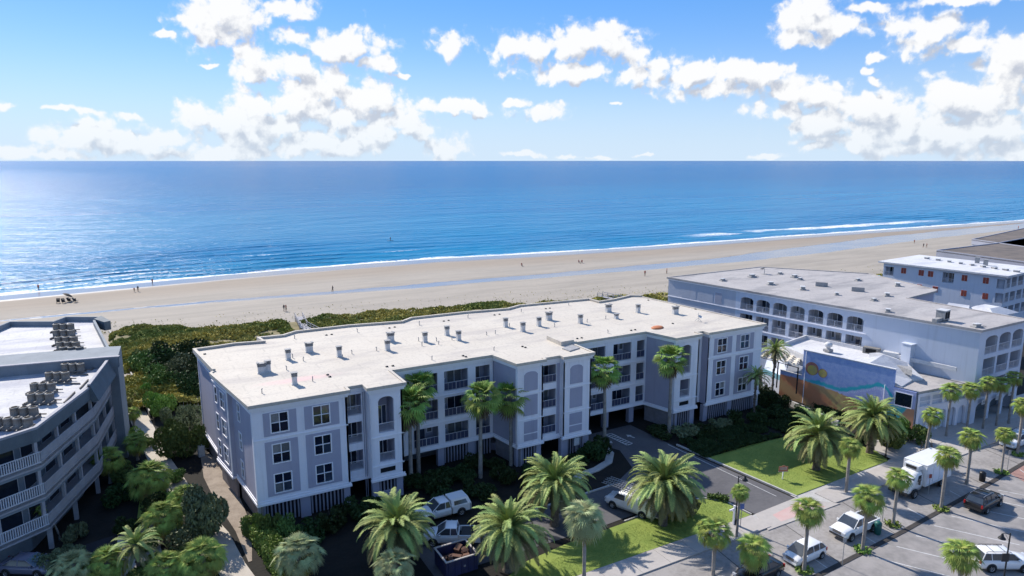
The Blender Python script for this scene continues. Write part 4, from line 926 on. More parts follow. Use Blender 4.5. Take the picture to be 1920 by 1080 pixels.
# stepped wooden skids with cooling units
def ac_unit():
    mb = MB(); n = 14
    mb.lathe([(.46, .0), (.46, .06), (.42, .07), (.42, .74), (.47, .76), (.47, .84), (.30, .88)], n)
    mb.lathe([(0, .83), (.30, .84), (.30, .87)], n, 1)
    for k in range(n): a = 2 * PI * k / n; mb.box(-.01, .42, .08, .01, .455, .74, 0, Matrix.Rotation(a, 4, 'Z'))
    for k in range(4): mb.box(-.3, -.012, .885, .3, .012, .90, 1, Matrix.Rotation(k * PI / 4, 4, 'Z'))
    return mb.mesh('cooling_unit', [M['acm'], M['dark']])
M['acm'] = mat('tan_grey_louvered_casing', (.25, .235, .21), .6, (.16, .15, .14), 2.0, streak=.3)
M['wood'] = mat('weathered_timber', (.22, .20, .18), .9, (.14, .13, .12), 1.5)
acm = ac_unit()
def ac_row(x, y, ang, n, lab, sz=1.0, z=11.4):
    sk = MB(); w = n * .98 * sz
    sk.box(-.3, -.5, .22, w + .2, -.38, .32); sk.box(-.3, .38, .22, w + .2, .5, .32)
    for i in range(n + 1): sk.box(i * .98 * sz - .45, -.55, .0, i * .98 * sz - .35, .55, .22)
    for i in range(n): sk.box(i * .98 * sz - .1, -.45, .32, i * .98 * sz + .55, .45, .38)
    tag(obj('timber_skid', sk.mesh('timber_skid', M['wood']), None, T3(x, y, z, ang)), 'timber skid under ' + lab, 'skid', 'timber skids on the left roof')
    for i in range(n):
        o = tag(obj('cooling_unit', acm, None, T3(x, y, z, ang) @ T3(i * .98 * sz + .22, 0, .38, random.random(), sz)), ['left', 'second', 'third', 'last'][i] + ' cooling unit in ' + lab, 'air conditioner', 'cooling units on the left roof')
rows_near = [((122, 694), 3, 'the cluster beside the far parapet of the near roof'), ((92, 711), 3, 'the row of three below the far cluster on the near roof'), ((64, 732), 3, 'the middle row of three on the near roof'), ((59, 752), 3, 'the row of three below the middle one on the near roof'), ((27, 779), 3, 'the nearest full row on the near roof'), ((-4, 800), 4, 'the row cut by the left edge of the photo')]
for (px, py), n, lab in rows_near:
    p = at(px - 2, py + 4, 11.5); ac_row(p.x, p.y, math.radians(-27), n, lab, .88)
rows_far = [((101, 620), 3, 'the farthest row on the far roof'), ((101, 632), 3, 'the second row from the sea on the far roof'), ((105, 645), 3, 'the third row from the sea on the far roof'), ((108, 655), 3, 'the fourth row from the sea on the far roof'), ((114, 665), 3, 'the row against the party wall on the far roof')]
for (px, py), n, lab in rows_far:
    p = at(px + 3, py + 2, 11.5); ac_row(p.x, p.y, math.radians(-27), n, lab, 1.0)
p = at(118, 684, 11.6)
for i in range(5): tag(obj('cooling_unit', acm, None, T3(p.x - .6 + i * .75 , p.y + 1.0 - i * .25, 11.4, i, .7)), ['first', 'second', 'third', 'fourth', 'fifth'][i] + ' small cooling unit in the tight cluster by the near roof parapet', 'air conditioner', 'cooling units on the left roof')
mb = MB()
for (a, b) in (((130, 702), (165, 702)), ((105, 719), (150, 719)), ((170, 693), (190, 682)), ((120, 755), (140, 735)), ((150, 728), (165, 712))):
    p, q = at(*a, 11.5), at(*b, 11.5); mb.tube([p, q], .09, 6)
tag(obj('roof_conduit', mb.mesh('roof_conduit', M['wood'])), 'grey conduit runs lying across the near roof at the left', 'conduit')

# ------------------------------------------------------------------ the long hotel on the right
HOT = thing('beach_hotel', 104, 72, 0, 'long four storey pale blue grey hotel with arched balconies and a flat grey roof', 'building')
HR = [(96.6, 46.4), (109.3, 46.6), (109.5, 64.1), (119.3, 65.3), (121, 66), (126.9, 82.6), (114.7, 99.2), (88.7, 98.7)]
obj('roof', MB().prism(HR, 13.0, 13.2).mesh('roof', M['roof2']), HOT)
mb = MB(); mb.ribbon(HR, .3, 13.2, 13.32, closed=True); obj('roof_edge', mb.mesh('roof_edge', M['roof2']), HOT)
H1 = Frame(88.95, 98.4, 96.85, 46.65)
arches = [(15.95 + 3.11 * i, 18.45 + 3.11 * i) for i in range(7)]
holes = [(a, b, z0, z1, r) for a, b in arches for z0, z1, r in ((9.85, 12.05, .38), (6.75, 9.1, 0), (3.75, 6.05, 0))]
hole_wall('wall', HOT, H1, 15.0, H1.L, 0, 13.0, [(h[0], h[1], h[2], h[3], h[4]) if h[4] else h[:4] for h in holes], M['hotel'], .25)
hole_wall('wall', HOT, H1, 0, 15.0, 0, 13.0, [], M['hotel2'], .25)
for a, b in arches:
    for z0, z1 in ((9.85, 12.05), (6.75, 9.1), (3.75, 6.05)): balcony(HOT, H1, a, b, z0, z1, depth=1.6, m=M['hotel2'], rail=1.05)
mb = MB()
for z in (9.62, 6.52, 3.5): mb.box(.0, -.1, z, 37.6, -.002, z + .14)
obj('band', mb.mesh('band', M['trim']), HOT, H1.at(0))
mb = MB(); mb.box(0, -.12, 12.8, H1.L, -.002, 13.02); obj('cornice', mb.mesh('cornice', M['trim']), HOT, H1.at(0))
for a, b in ((3.2, 6.5), (7.0, 10.2), (10.6, 12.1)): obj('wall_panel', MB().box(a, -.03, 10.0, b, -.002, 12.05).mesh('wall_panel', M['hotel'] if b > 12 else M['hotel2']), HOT, H1.at(0))
for z in (10.0, 6.9): obj('wall_panel', MB().box(10.7, -.05, z, 12.1, -.03, z + 2.0).mesh('wall_panel', M['lavd']), HOT, H1.at(0))
H2 = Frame(96.85, 46.65, 109.0, 46.85)
ar2 = [(1.6, 4.7), (5.2, 8.2), (8.75, 11.6)]
hs = [(a, b, 9.6, 12.1, .45) for a, b in ar2] + [(a, b, 6.5, 9.0) for a, b in ar2] + [(a, b, 3.5, 5.9) for a, b in ar2] + [(a, b, 0.0, 2.75, .5) for a, b in ((1.2, 4.2), (4.8, 7.8), (8.4, 11.4))]
hole_wall('wall', HOT, H2, 0, H2.L, 0, 13.0, hs, M['hotel'], .3)
for a, b in ar2:
    for z0, z1 in ((9.6, 12.1), (6.5, 9.0), (3.5, 5.9)): balcony(HOT, H2, a, b, z0, z1, depth=1.6, m=M['hotel2'], rail=1.05)
obj('arcade_shade_lining', MB().box(.5, 2.2, 0, 11.9, 2.4, 2.9).box(.3, .3, 2.75, 11.9, 2.4, 2.9).mesh('arcade_shade_lining', M['teal']), HOT, H2.at(0))  # dark lining: the shade under the arcade is put into its colour
obj('wall', MB().box(0, 0, 0, 17, .3, 13).mesh('wall', M['hotel']), HOT, Frame(109.0, 46.9, 109.2, 64).at(0))
H3 = Frame(109.3, 64.4, 119.1, 65.5); hole_wall('wall', HOT, H3, 0, H3.L, 0, 13, [], M['lav'], .2)
mb = MB(); mb.ribbon(inset(HR, .3)[3:] + [inset(HR, .3)[7]], .2, 0, 13.0); obj('rear_wall', mb.mesh('rear_wall', M['hotel']), HOT)
mb = MB(); mb.prism([(99, 49.6), (107, 49.8), (107, 66), (116, 67), (112, 95), (92.5, 94)], 0, 12.8); obj('core', mb.mesh('core', M['hotel2']), HOT)
def r3(x, y): return 1240 + x * 680 / 1920, 400 + y * 300 / 847
hood = MB().box(-.7, -.45, 0, .7, .45, .16).box(-.42, -.3, .16, .42, .3, .5).box(-.5, -.38, .5, .5, .38, .58, 1)
hood.tube([(.6, 0, .1), (1.2, .1, .12), (1.5, -.1, .1)], .05, 5)
hoodm = hood.mesh('roof_hood', [M['duct'], M['duct2']])
HL = ['nearest the seaward left corner', 'beside the dish antenna', 'left of the first hatch, alone', 'behind the dish antenna', 'left one of the two far middle ones', 'right one of the two far middle ones', 'in front of the wedge hatch', 'between the two wedge hatches, nearer the arches', 'right of the middle, large one', 'above the last arches', 'nearest the street corner', 'at the far right rim', 'far rim behind the wedge hatches', 'small one right of the second hatch']
for (x, y) in [(325, 358), (480, 338), (578, 378), (628, 322), (705, 340), (735, 352), (748, 404), (928, 432), (1125, 463), (1200, 522), (1670, 603), (1250, 385), (1040, 357), (1195, 438)]:
    p = at(*r3(x, y), 13.2); tag(obj('roof_hood', hoodm, None, T3(p.x, p.y, 13.2, random.uniform(-.5, .8), random.uniform(.75, 1.15))), 'low grey exhaust hood on the hotel roof, ' + HL.pop(0), 'roof hood', 'exhaust hoods on the hotel roof')
wd = MB().add([(-1, -.5, 0), (1, -.5, 0), (1, .5, 0), (-1, .5, 0), (-1, .5, .75), (1, .5, .75)], [(0, 1, 5, 4), (1, 2, 5), (0, 4, 3), (2, 3, 4, 5)]).mesh('roof_hatch', M['duct'])
for (x, y), l in [((848, 385), 'wedge shaped grey hatch in the middle of the hotel roof'), ((1040, 412), 'wedge shaped grey hatch on the seaward right side of the hotel roof')]:
    p = at(*r3(x, y), 13.2); tag(obj('roof_hatch', wd, None, T3(p.x, p.y, 13.2, 2.2)), l, 'roof hatch', 'hatches on the hotel roof')
p = at(*r3(1487, 568), 13.2); mb = MB(); mb.box(-.75, -.6, .25, .75, .6, 1.5); mb.box(-.8, -.65, 1.5, .8, .65, 1.6, 1); mb.box(-.65, -.62, .4, -.05, -.6, 1.35, 2); mb.box(.05, -.62, .4, .65, -.6, 1.35, 2)
for sx in (-.6, .6): mb.box(sx - .06, -.5, 0, sx + .06, .5, .25)
mb.box(-2.4, -.3, .1, -.75, .3, .55); mb.tube([(.7, 0, .2), (2.0, .1, .15)], .08, 6)
tag(obj('air_handler', mb.mesh('air_handler', [M['duct'], M['duct2'], M['dark']]), None, T3(p.x, p.y, 13.2, .1)), 'boxy grey air handler with a side duct near the street end of the hotel roof', 'air conditioner')
p = at(*r3(545, 322), 13.2); mb = MB(); mb.tube([(0, 0, 0), (0, 0, 1.0)], .05, 5); mb.lathe([(.05, 1.0), (.45, 1.15), (.5, 1.25)], 12, M=Matrix.Rotation(-.4, 4, 'X')); mb.box(-.4, -.3, 0, .4, .3, .08)
tag(obj('dish_antenna', mb.mesh('dish_antenna', M['duct']), None, T3(p.x, p.y, 13.2, 0)), 'round dish antenna near the sea end of the hotel roof', 'antenna')

# ------------------------------------------------------------------ restaurant with the mural
REST = thing('mural_restaurant', 92, 55, 0, 'low restaurant with a beach scene mural on its long side wall and white sloping roofs', 'building')
def mural_material():
    m = bpy.data.materials.new('painted_beach_mural'); m.use_nodes = True; T = NT(m.node_tree); b = m.node_tree.nodes['Principled BSDF']
    uv = T.n('TexCoord').outputs['Object']; sp = T.n('SeparateXYZ', {0: uv}).outputs; x, z = sp[0], sp[2]
    n = T.noise(T.vm('MULTIPLY', uv, (1.5, 1, 1.5)), 1.0, 5, .65); nb = T.noise(T.vm('MULTIPLY', uv, (9, 9, 9)), 1.0, 3, .6)
    xw = T.m('DIVIDE', T.m('ADD', x, 3.5), 19.5)      # 0..1 along the wall
    def curve(pts):
        nd = m.node_tree.nodes.new('ShaderNodeFloatCurve'); c = nd.mapping.curves[0]
        c.points[0].location = pts[0]; c.points[-1].location = pts[-1]
        for q in pts[1:-1]: c.points.new(*q)
        nd.mapping.update(); m.node_tree.links.new(xw, nd.inputs['Value']); return T.m('MULTIPLY', nd.outputs[0], 9.0)
    zz = T.m('ADD', z, T.m('MULTIPLY', T.m('SUBTRACT', n, .5), .7))
    sky = T.mix(T.ss(n, .35, .65), (.25, .35, .66), (.36, .46, .72))
    sky = T.mix(T.m('MULTIPLY', T.ss(nb, .5, .62), .4), sky, (.50, .52, .76))
    # rolling teal wave
    wv = curve([(0, .40), (.18, .40), (.32, .42), (.45, .40), (.56, .47), (.66, .56), (.74, .62), (.80, .52), (.86, .40), (1, .30)])
    dw = T.m('ABSOLUTE', T.m('SUBTRACT', zz, wv))
    sea = T.mix(T.ss(n, .4, .6), (.42, .42, .72), (.48, .50, .76))
    c = T.mix(T.ss(T.m('SUBTRACT', wv, zz), -.1, .35), sky, sea)
    c = T.mix(T.m('MULTIPLY', T.ss(dw, .42, .12), T.ss(xw, .08, .3)), c, (.05, .46, .54))
    c = T.mix(T.m('MULTIPLY', T.ss(T.m('ABSOLUTE', T.m('SUBTRACT', zz, T.m('SUBTRACT', wv, .5))), .3, .05), T.ss(nb, .5, .6)), c, (.75, .80, .88))
    sd = curve([(0, .41), (.15, .41), (.3, .39), (.45, .345), (.6, .30), (.70, .24), (.76, .10), (.8, .0), (1, .0)])
    sand = T.mix(T.ss(T.m('SINE', T.m('ADD', T.m('MULTIPLY', z, 1.3), T.m('ADD', T.m('MULTIPLY', x, .75), T.m('MULTIPLY', n, 2.5)))), -.2, .9), (.58, .23, .11), (.62, .36, .16))
    sand = T.mix(T.m('MULTIPLY', T.ss(T.m('ABSOLUTE', T.m('SUBTRACT', x, 6.0)), 2.6, .5), T.ss(n, .4, .6)), sand, (.68, .52, .18))
    c = T.mix(T.ss(T.m('SUBTRACT', sd, zz), -.05, .15), c, sand)
    # teal foreground and orange sweep at the street end
    c = T.mix(T.m('MULTIPLY', T.ss(x, 11.6, 12.2), T.ss(zz, 3.6, 3.0)), c, (.08, .48, .52))
    c = T.mix(T.ss(T.m('SUBTRACT', T.m('SUBTRACT', zz, 0.0), T.m('MULTIPLY', T.m('SUBTRACT', x, 12.6), 2.0)), .3, -.3), c, (.58, .29, .17))
    c = T.mix(T.m('MULTIPLY', T.ss(x, 12.4, 12.5), T.ss(z, 3.3, 3.5)), c, (.42, .44, .66))
    m.node_tree.links.new(c, b.inputs['Base Color']); b.inputs['Roughness'].default_value = .85
    bn = T.n('Bump', {'Strength': .6, 'Distance': .02, 'Height': T.noise(uv, 4, 4)}); m.node_tree.links.new(bn.outputs[0], b.inputs['Normal'])
    return m
MU = Frame(83.9, 63.4, 86.3, 51.2); mm = mural_material()
hole_wall('mural_wall', REST, MU, -.1, 12.4, -.3, 8.1, [], mm, .35, caps=True)
hole_wall('mural_wall', REST, MU, -3.45, -.1, -.3, 4.25, [], mm, .35, caps=True)
hole_wall('mural_wall', REST, MU, 12.4, 15.2, -.3, 5.7, [(12.75, 14.75, 3.45, 5.2)], mm, .3)
window(REST, MU, 13.75, 4.32, 2.0, 1.75, nx=1, nz=1, fw=.1, pm=M['glass'])
obj('wall_coping', MB().box(-.15, -.06, 8.1, 12.45, .42, 8.22).box(-3.5, -.05, 4.25, -.1, .4, 4.35).mesh('wall_coping', M['roof3']), REST, MU.at(0))
def disc(r0, r1, x, z, m, y=-.012, name='painted_sun'):
    mb = MB(); n = 20; vs = [(x + r * math.cos(2 * PI * k / n), y, z + r * math.sin(2 * PI * k / n)) for r in ((r1,) if r0 == 0 else (r0, r1)) for k in range(n)]
    if r0 == 0: mb.add(vs, [tuple(range(n))])
    else: mb.add(vs, [(k, (k + 1) % n, n + (k + 1) % n, n + k) for k in range(n)])
    obj(name, mb.mesh(name, m), REST, MU.at(0))
mr, my = mat('mural_red_paint', (.42, .12, .14), .85, (.45, .25, .12), 2), mat('mural_yellow_paint', (.60, .47, .09), .85, (.42, .34, .18), 3)
x, z = MU.hit(*q4(330, 525)); disc(0, .98, x, z, mr, -.010); disc(0, .72, x + .05, z - .18, my, -.016)
x, z = MU.hit(*q4(410, 560)); disc(0, .58, x, z, my, -.010); disc(.58, .66, x, z, mr, -.011)
for xx in (.35, 11.35): obj('drain_pipe', MB().tube([(xx, -.08, 0), (xx, -.08, 8.0 if xx < 1 else 5.8)], .06, 6).mesh('drain_pipe', M['trim']), REST, MU.at(0))
# body and roofs
def P(x, y, z): p = at(*q4(x, y), z); return (p.x, p.y, z)
R_ = M['roof3']
obj('body', MB().prism([(84.3, 62.8), (86.6, 51.1), (87.2, 48.6), (96.9, 47.6), (95.0, 62), (92, 75), (84.5, 66.5)], 0, 5.4).mesh('body', M['hotel']), REST)
obj('flat_roof', MB().prism([(86.4, 53.0), (87.25, 48.45), (96.95, 47.5), (95.3, 58.5)], 5.4, 5.75).mesh('flat_roof', M['roof2']), REST)
obj('flat_roof', MB().prism([(84.35, 63.0), (85.6, 56.2), (94.9, 58.5), (93.2, 70.0), (86, 68.6)], 5.4, 7.2).mesh('flat_roof', R_), REST)
solid('sloping_roof', [(85.9, 55.3, 7.6), (87.1, 50.6, 5.9), (90.7, 51.4, 6.0), (91.0, 55.9, 8.4), (86.8, 57.2, 7.8)], 5.4, R_, REST)
solid('sloping_roof', [(90.9, 55.9, 8.4), (90.8, 51.4, 6.1), (92.6, 51.0, 6.0), (94.6, 54.6, 7.0), (94.4, 58.4, 7.6), (91.2, 58.2, 8.0)], 5.4, R_, REST)
obj('skylight_strip', MB().prism([P(955, 505, 7.15)[:2], P(1080, 530, 7.0)[:2], P(1078, 575, 6.7)[:2]], 6.6, 7.35).mesh('skylight_strip', M['duct']), REST)
mb = MB(); mb.ribbon([(95.9, 48.6), (94.3, 60.5), (92.9, 70.2), (86.2, 68.8)], .22, 7.2, 7.75); obj('parapet', mb.mesh('parapet', R_), REST)
p = at(*q4(1055, 440), 7.6); obj('chimney', MB().prism([(p.x - .75, p.y - .6), (p.x + .75, p.y - .6), (p.x + .75, p.y + .7), (p.x - .75, p.y + .7)], 6.4, 9.6).prism([(p.x - .85, p.y - .7), (p.x + .85, p.y - .7), (p.x + .85, p.y + .8), (p.x - .85, p.y + .8)], 9.6, 9.72).mesh('chimney', M['hotel']), REST)
for (x, y), l in [((450, 395), 'white exhaust fan on the restaurant roof right behind the mural top'), ((1195, 440), 'white domed vent by the hotel wall on the restaurant roof'), ((1225, 540), 'white exhaust fan with a dark base near the street on the restaurant roof')]:
    p = at(*q4(x, y), 7.3 if y < 500 else 5.8); mb = MB(); mb.box(-.5, -.5, 0, .5, .5, .35, 1); mb.lathe([(.3, .35), (.3, .7), (.55, .8), (.55, 1.2), (.3, 1.4), (0, 1.42)], 12)
    tag(obj('exhaust_fan', mb.mesh('exhaust_fan', [M['duct2'], M['duct']]), None, T3(p.x, p.y, p.z)), l, 'exhaust fan')
mb = MB(); p = at(*q4(775, 405), 7.3); mb.box(-1.1, -.5, 0, 1.1, .5, .9); mb.box(-.7, -.54, .15, .7, -.5, .75, 1); mb.box(1.6, -.6, 0, 3.6, .5, .7, 2)
tag(obj('roof_plant', mb.mesh('roof_plant', [M['acm'], M['dark'], M['duct2']]), None, T3(p.x, p.y, 7.2, -1.2)), 'low tan rooftop cooling plant behind the mural wall', 'air conditioner')
# street front: gallery over an arcade
RF = Frame(87.2, 48.4, 96.9, 47.2)
hs = [(.5 + 1.9 * i, 1.9 + 1.9 * i, 0, 2.75, .6) for i in range(5)] + [(.4 + 2.35 * i, 2.3 + 2.35 * i, 3.7, 5.0) for i in range(4)]
hole_wall('front_wall', REST, RF, 0, RF.L, 0, 5.4, hs, M['white'], .3)
obj('arcade_shade_lining', MB().box(0.1, 1.6, 0, 9.6, 1.7, 5.2).box(.1, .3, 2.9, 9.6, 1.6, 3.1).mesh('arcade_shade_lining', M['teal']), REST, RF.at(0))  # back and soffit coloured dark to carry the shade behind the openings
obj('railing', MB().box(.3, -.1, 3.65, 9.5, -.04, 3.7).box(.3, -.1, 4.35, 9.5, -.04, 4.42).mesh('railing', M['trim']), REST, RF.at(0))
for i, (x0, w, l) in enumerate([(1.5, 1.5, 'left'), (5.2, 1.6, 'middle'), (8.6, 1.6, 'right')]):
    mb = MB(); mb.box(0, 0, 0, w, .08, .65, 0); mb.box(.12, -.015, .2, w - .12, 0, .28, 1); mb.box(.2, -.015, .38, w - .2, 0, .46, 1)
    tag(obj('hanging_sign', mb.mesh('hanging_sign', [M['linew'], M['teal']]), None, H2.at(x0, -.55, 2.75)), l + ' of the three white shop signs over the hotel arcade', 'sign', 'shop signs over the hotel arcade')
# roof terrace furniture under a wavy shade, and low deck walls
PER = thing('shade_pergola', 90, 72, 4, 'cream slatted shade with a wavy top on dark posts beside the mural', 'pergola')
pz = 6.3; pc = [at(1458, 644, pz), at(1506, 657, pz), at(1497, 687, pz), at(1424, 667, pz)]
for i in range(9):
    t0 = (i + .05) / 9; t1 = (i + .75) / 9; mb = MB(); nseg = 18
    a0, a1 = pc[0].lerp(pc[3], t0), pc[0].lerp(pc[3], t1); b0, b1 = pc[1].lerp(pc[2], t0), pc[1].lerp(pc[2], t1)
    for k in range(nseg):
        u0, u1 = k / nseg, (k + 1) / nseg; zf = lambda u: math.sin(u * 2 * PI * 5 + i * .5) * .12
        q = [a0.lerp(b0, u0), a0.lerp(b0, u1), a1.lerp(b1, u1), a1.lerp(b1, u0)]; zs = [zf(u0), zf(u1), zf(u1), zf(u0)]
        mb.add([(v.x, v.y, v.z + s) for v, s in zip(q, zs)] + [(v.x, v.y, v.z + s - .03) for v, s in zip(q, zs)], [(0, 1, 2, 3), (7, 6, 5, 4), (0, 4, 5, 1), (2, 6, 7, 3)])
    obj('shade_strip', mb.mesh('shade_strip', M['pergolam']), PER)
for p in pc + [pc[0].lerp(pc[1], .5), pc[2].lerp(pc[3], .5)]: obj('post', MB().box(-.07, -.07, 2.2, .07, .07, pz - .15).mesh('post', M['black']), PER, T3(p.x, p.y, 0))
for a, b in ((0, 1), (3, 2)):
    mb = MB(); mb.tube([pc[a] - Vector((0, 0, .2)), pc[b] - Vector((0, 0, .2))], .06, 5); obj('beam', mb.mesh('beam', M['black']), PER)
TER = thing('pool_terrace', 88, 74, 0, 'raised pale blue terrace wall between the grey apartments and the mural', 'wall')
a, b, c_, d = at(1430, 700, 2.2), at(1468, 716, 2.2), at(1500, 690, 2.2), at(1440, 668, 2.2)
obj('terrace_deck', MB().prism([(a.x, a.y), (b.x, b.y), (c_.x, c_.y), (d.x, d.y)], 0, 2.2).mesh('terrace_deck', M['hotel']), TER)
obj('front_wall', MB().ribbon([(a.x, a.y), (b.x, b.y)], .15, 2.2, 3.0).mesh('front_wall', mat('pale_turquoise_paint', (.20, .42, .52), .8)), TER)
obj('low_wall', MB().ribbon([tuple(at(px, py, 0))[:2] for px, py in ((1425, 735), (1460, 752), (1520, 778), (1570, 800))], .25, -.02, .8).mesh('low_wall', M['kerb']), TER)
mb = MB(); rr = random.Random(3)
for i in range(7):
    t = i / 6; p = d.lerp(c_, t) - Vector((0, 1.2 + rr.random(), 0))
    chair = MB(); chair.box(-.25, -.25, .4, .25, .25, .45); chair.box(-.25, .2, .45, .25, .25, .9)
    for sx in (-.22, .22):
        for sy in (-.22, .22): chair.box(sx - .02, sy - .02, 0, sx + .02, sy + .02, .4)
    tag(obj('terrace_chair', cached(('tch',), lambda: chair.mesh('terrace_chair', M['black'])), None, T3(p.x, p.y, 2.2, rr.random() * 6)), ['first', 'second', 'third', 'middle', 'fifth', 'sixth', 'last'][i] + ' dark chair from the left on the terrace under the wavy shade', 'chair', 'chairs under the wavy shade')
# small planters with red flowers at the foot of the mural
PL = at(*q4(215, 775), .6); mb = MB(); mb.box(-1.3, -.3, 0, 1.3, .3, .7)
tag(obj('flower_box', mb.mesh('flower_box', M['black']), None, T3(PL.x - .4, PL.y, 0, -1.4)), 'dark box standing against the orange foot of the mural', 'planter')

# ------------------------------------------------------------------ white building with red shutters and the roofs beyond
WB = thing('shuttered_building', 160, 85, 0, 'white building with red brown shutters and a bright white flat roof', 'building')
WR = [(156.0, 99.6), (159.4, 73.0), (178, 74.5), (176, 101.5)]
obj('roof', MB().prism(WR, 11.15, 11.5).mesh('roof', M['roof3']), WB)
W1 = Frame(156.6, 98.5, 160.0, 73.9); W2 = Frame(160.0, 73.9, 177.5, 75.4)
cell = [(.3, 2.35), (23.7, 25.5)]
hs = [(cell[0][0], cell[0][1], 8.3, 10.4), (cell[0][0], cell[0][1], 5.3, 7.6), (23.55, 24.75 + .2, 8.5, 10.5), (23.55, 24.95, 5.4, 7.5), (13.0, 15.3, 8.35, 10.65)]
hole_wall('wall', WB, W1, 0, W1.L, 0, 11.15, hs, M['hotel'], .2)
for h in hs: balcony(WB, W1, *h, depth=1.3, m=M['hotel2'], rail=.95, door=(h[1] - h[0]) * .6)
for xc, zt in ((4.65, 1), (8.5, 1), (10.5, 1), (17.4, 1), (21.5, 1), (6.4, 0), (8.45, 0), (11.8, 0), (17.6, 0), (21.75, 0)):
    def sh():
        mb = MB(); mb.box(-.62, -.02, -.72, .62, .0, .72, 1)
        for s_ in (-1, 1):
            mb.box(min(s_ * .03, s_ * .55), -.08, -.66, max(s_ * .03, s_ * .55), -.02, .66)
            for k in range(9): mb.box(min(s_ * .08, s_ * .5), -.1, -.6 + k * .135, max(s_ * .08, s_ * .5), -.08, -.52 + k * .135)
        return mb.mesh('shutter', [M['redsh'], M['trim']])
    obj('shutter', cached(('sh',), sh), WB, W1.at(xc, 0, 9.87 if zt else 6.5))
hs = [(a, a + 2.6, z, z + 2.1) for a in (.6, 3.9, 7.2, 10.5) for z in (8.5, 5.4, 2.3)]
hole_wall('wall', WB, W2, 0, W2.L, 0, 11.15, hs, M['hotel'], .2)
for h in hs: balcony(WB, W2, *h, depth=1.3, m=M['hotel2'], rail=.95)
obj('wall', MB().prism([(156.8, 98.4), (176, 101), (176, 100.7), (157, 98.1)], 0, 11.15).mesh('wall', M['hotel']), WB)
for (x, y), l in (((1296, 88), 'left of the two grey box vents on the white roof'), ((1402, 118), 'right of the two grey box vents on the white roof')):
    p = at(1640 + x * 280 / 1890, 480 + y * 160 / 1080, 11.5); tag(obj('box_vent', cached(('bv',), lambda: MB().box(-.45, -.4, 0, .45, .4, 1.3).box(-.55, -.5, 1.3, .55, .5, 1.4).mesh('box_vent', M['duct'])), None, T3(p.x, p.y, 11.5, .3)), l, 'roof vent')
BR = thing('brown_roof_building', 200, 110, 0, 'long low building with a brown gravel roof and grey edge beyond the white one', 'building')
br = [(187.5, 105.5), (192, 84), (250, 84), (246, 118), (215, 117)]
a, b = at(1756, 470, 11), at(1920, 492, 11)
br = [(a.x, a.y), (b.x + (b.x - a.x) * .8, b.y + (b.y - a.y) * .8), (260, 70), (262, 112), at(1868, 456, 11)[:2] if False else (at(1866, 457, 11).x, at(1866, 457, 11).y)]
obj('roof', MB().prism(br, 10.7, 11.0).mesh('roof', M['brownroof']), BR)
obj('wall', MB().prism(inset(br, .2), 0, 10.7).mesh('wall', M['hotel2']), BR)
mb = MB(); mb.ribbon(br, .25, 9.3, 11.25, closed=True); obj('roof_edge', mb.mesh('roof_edge', M['lavd']), BR)
BR2 = thing('brown_roof_building', 240, 125, 0, 'farther brown roofed building cut off by the right edge of the photo', 'building')
a, b = at(1822, 449, 11), at(1920, 463, 11); c_ = at(1856, 442, 11)
br = [(a.x, a.y), (b.x + (b.x - a.x) * .8, b.y + (b.y - a.y) * .8), (350, 100), (350, 140), (c_.x, c_.y)]
obj('roof', MB().prism(br, 10.7, 11.0).mesh('roof', M['brownroof']), BR2); obj('wall', MB().prism(inset(br, .2), 0, 10.7).mesh('wall', M['hotel2']), BR2)
mb = MB(); mb.ribbon(br, .25, 9.5, 11.2, closed=True); obj('roof_edge', mb.mesh('roof_edge', M['lavd']), BR2)
for i in range(9):
    p = at(1738 + i * 21, 484.5 + i * 3.1, 11.6); tag(obj('roof_hood', hoodm, None, T3(p.x, p.y, 11.25, .2 * i, 1.2)), 'low hood on the edge beyond the white building, ' + ['first', 'second', 'third', 'fourth', 'middle', 'sixth', 'seventh', 'eighth', 'last'][i] + ' from the sea', 'roof hood', 'hoods on the brown roof')
# hipped pale roofs behind the hotel
HB = thing('pavilion', 131, 64, 0, 'small pavilion with a pale hipped metal roof behind the hotel', 'building')
def w5(x, y): return 1640 + x * 280 / 1890, 480 + y * 160 / 1080
def PW(x, y, z): p = at(*w5(x, y), z); return (p.x, p.y, z)
def hip(e, ridge, m):  # e: four eaves (ccw), ridge: four ridge points
    mb = MB(); mb.add(list(e) + list(ridge), [(0, 1, 5, 4), (1, 2, 6, 5), (2, 3, 7, 6), (3, 0, 4, 7), (4, 5, 6, 7)]); return mb
cx, cy = PW(1400, 680, 8.6)[:2]
e = [(cx - 3.0, cy - 3.2, 8.2), (cx + 5.0, cy - 3.2, 8.2), (cx + 5.0, cy + 2.6, 8.2), (cx - 3.0, cy + 2.6, 8.2)]; rg = [(cx - 1.2, cy - 1.3, 9.2), (cx + 2.2, cy - 1.3, 9.2), (cx + 2.2, cy + 1.2, 9.2), (cx - 1.2, cy + 1.2, 9.2)]
obj('hipped_roof', hip(e, rg, None).mesh('hipped_roof', M['roof3']), HB); obj('wall', MB().prism([q[:2] for q in inset([p[:2] for p in e], .5)], 0, 8.2).mesh('wall', M['hotel']), HB)
HB2 = thing('pavilion', 131, 72, 0, 'flat pale lean-to between the hotel and the pavilion with the hipped roof', 'building')
a, b, c_, d = PW(935, 590, 9.4), PW(1200, 625, 9.2), PW(1190, 690, 8.9), PW(890, 650, 9.0)
solid('roof', [a, b, c_, d], 0, M['roof3'], HB2)
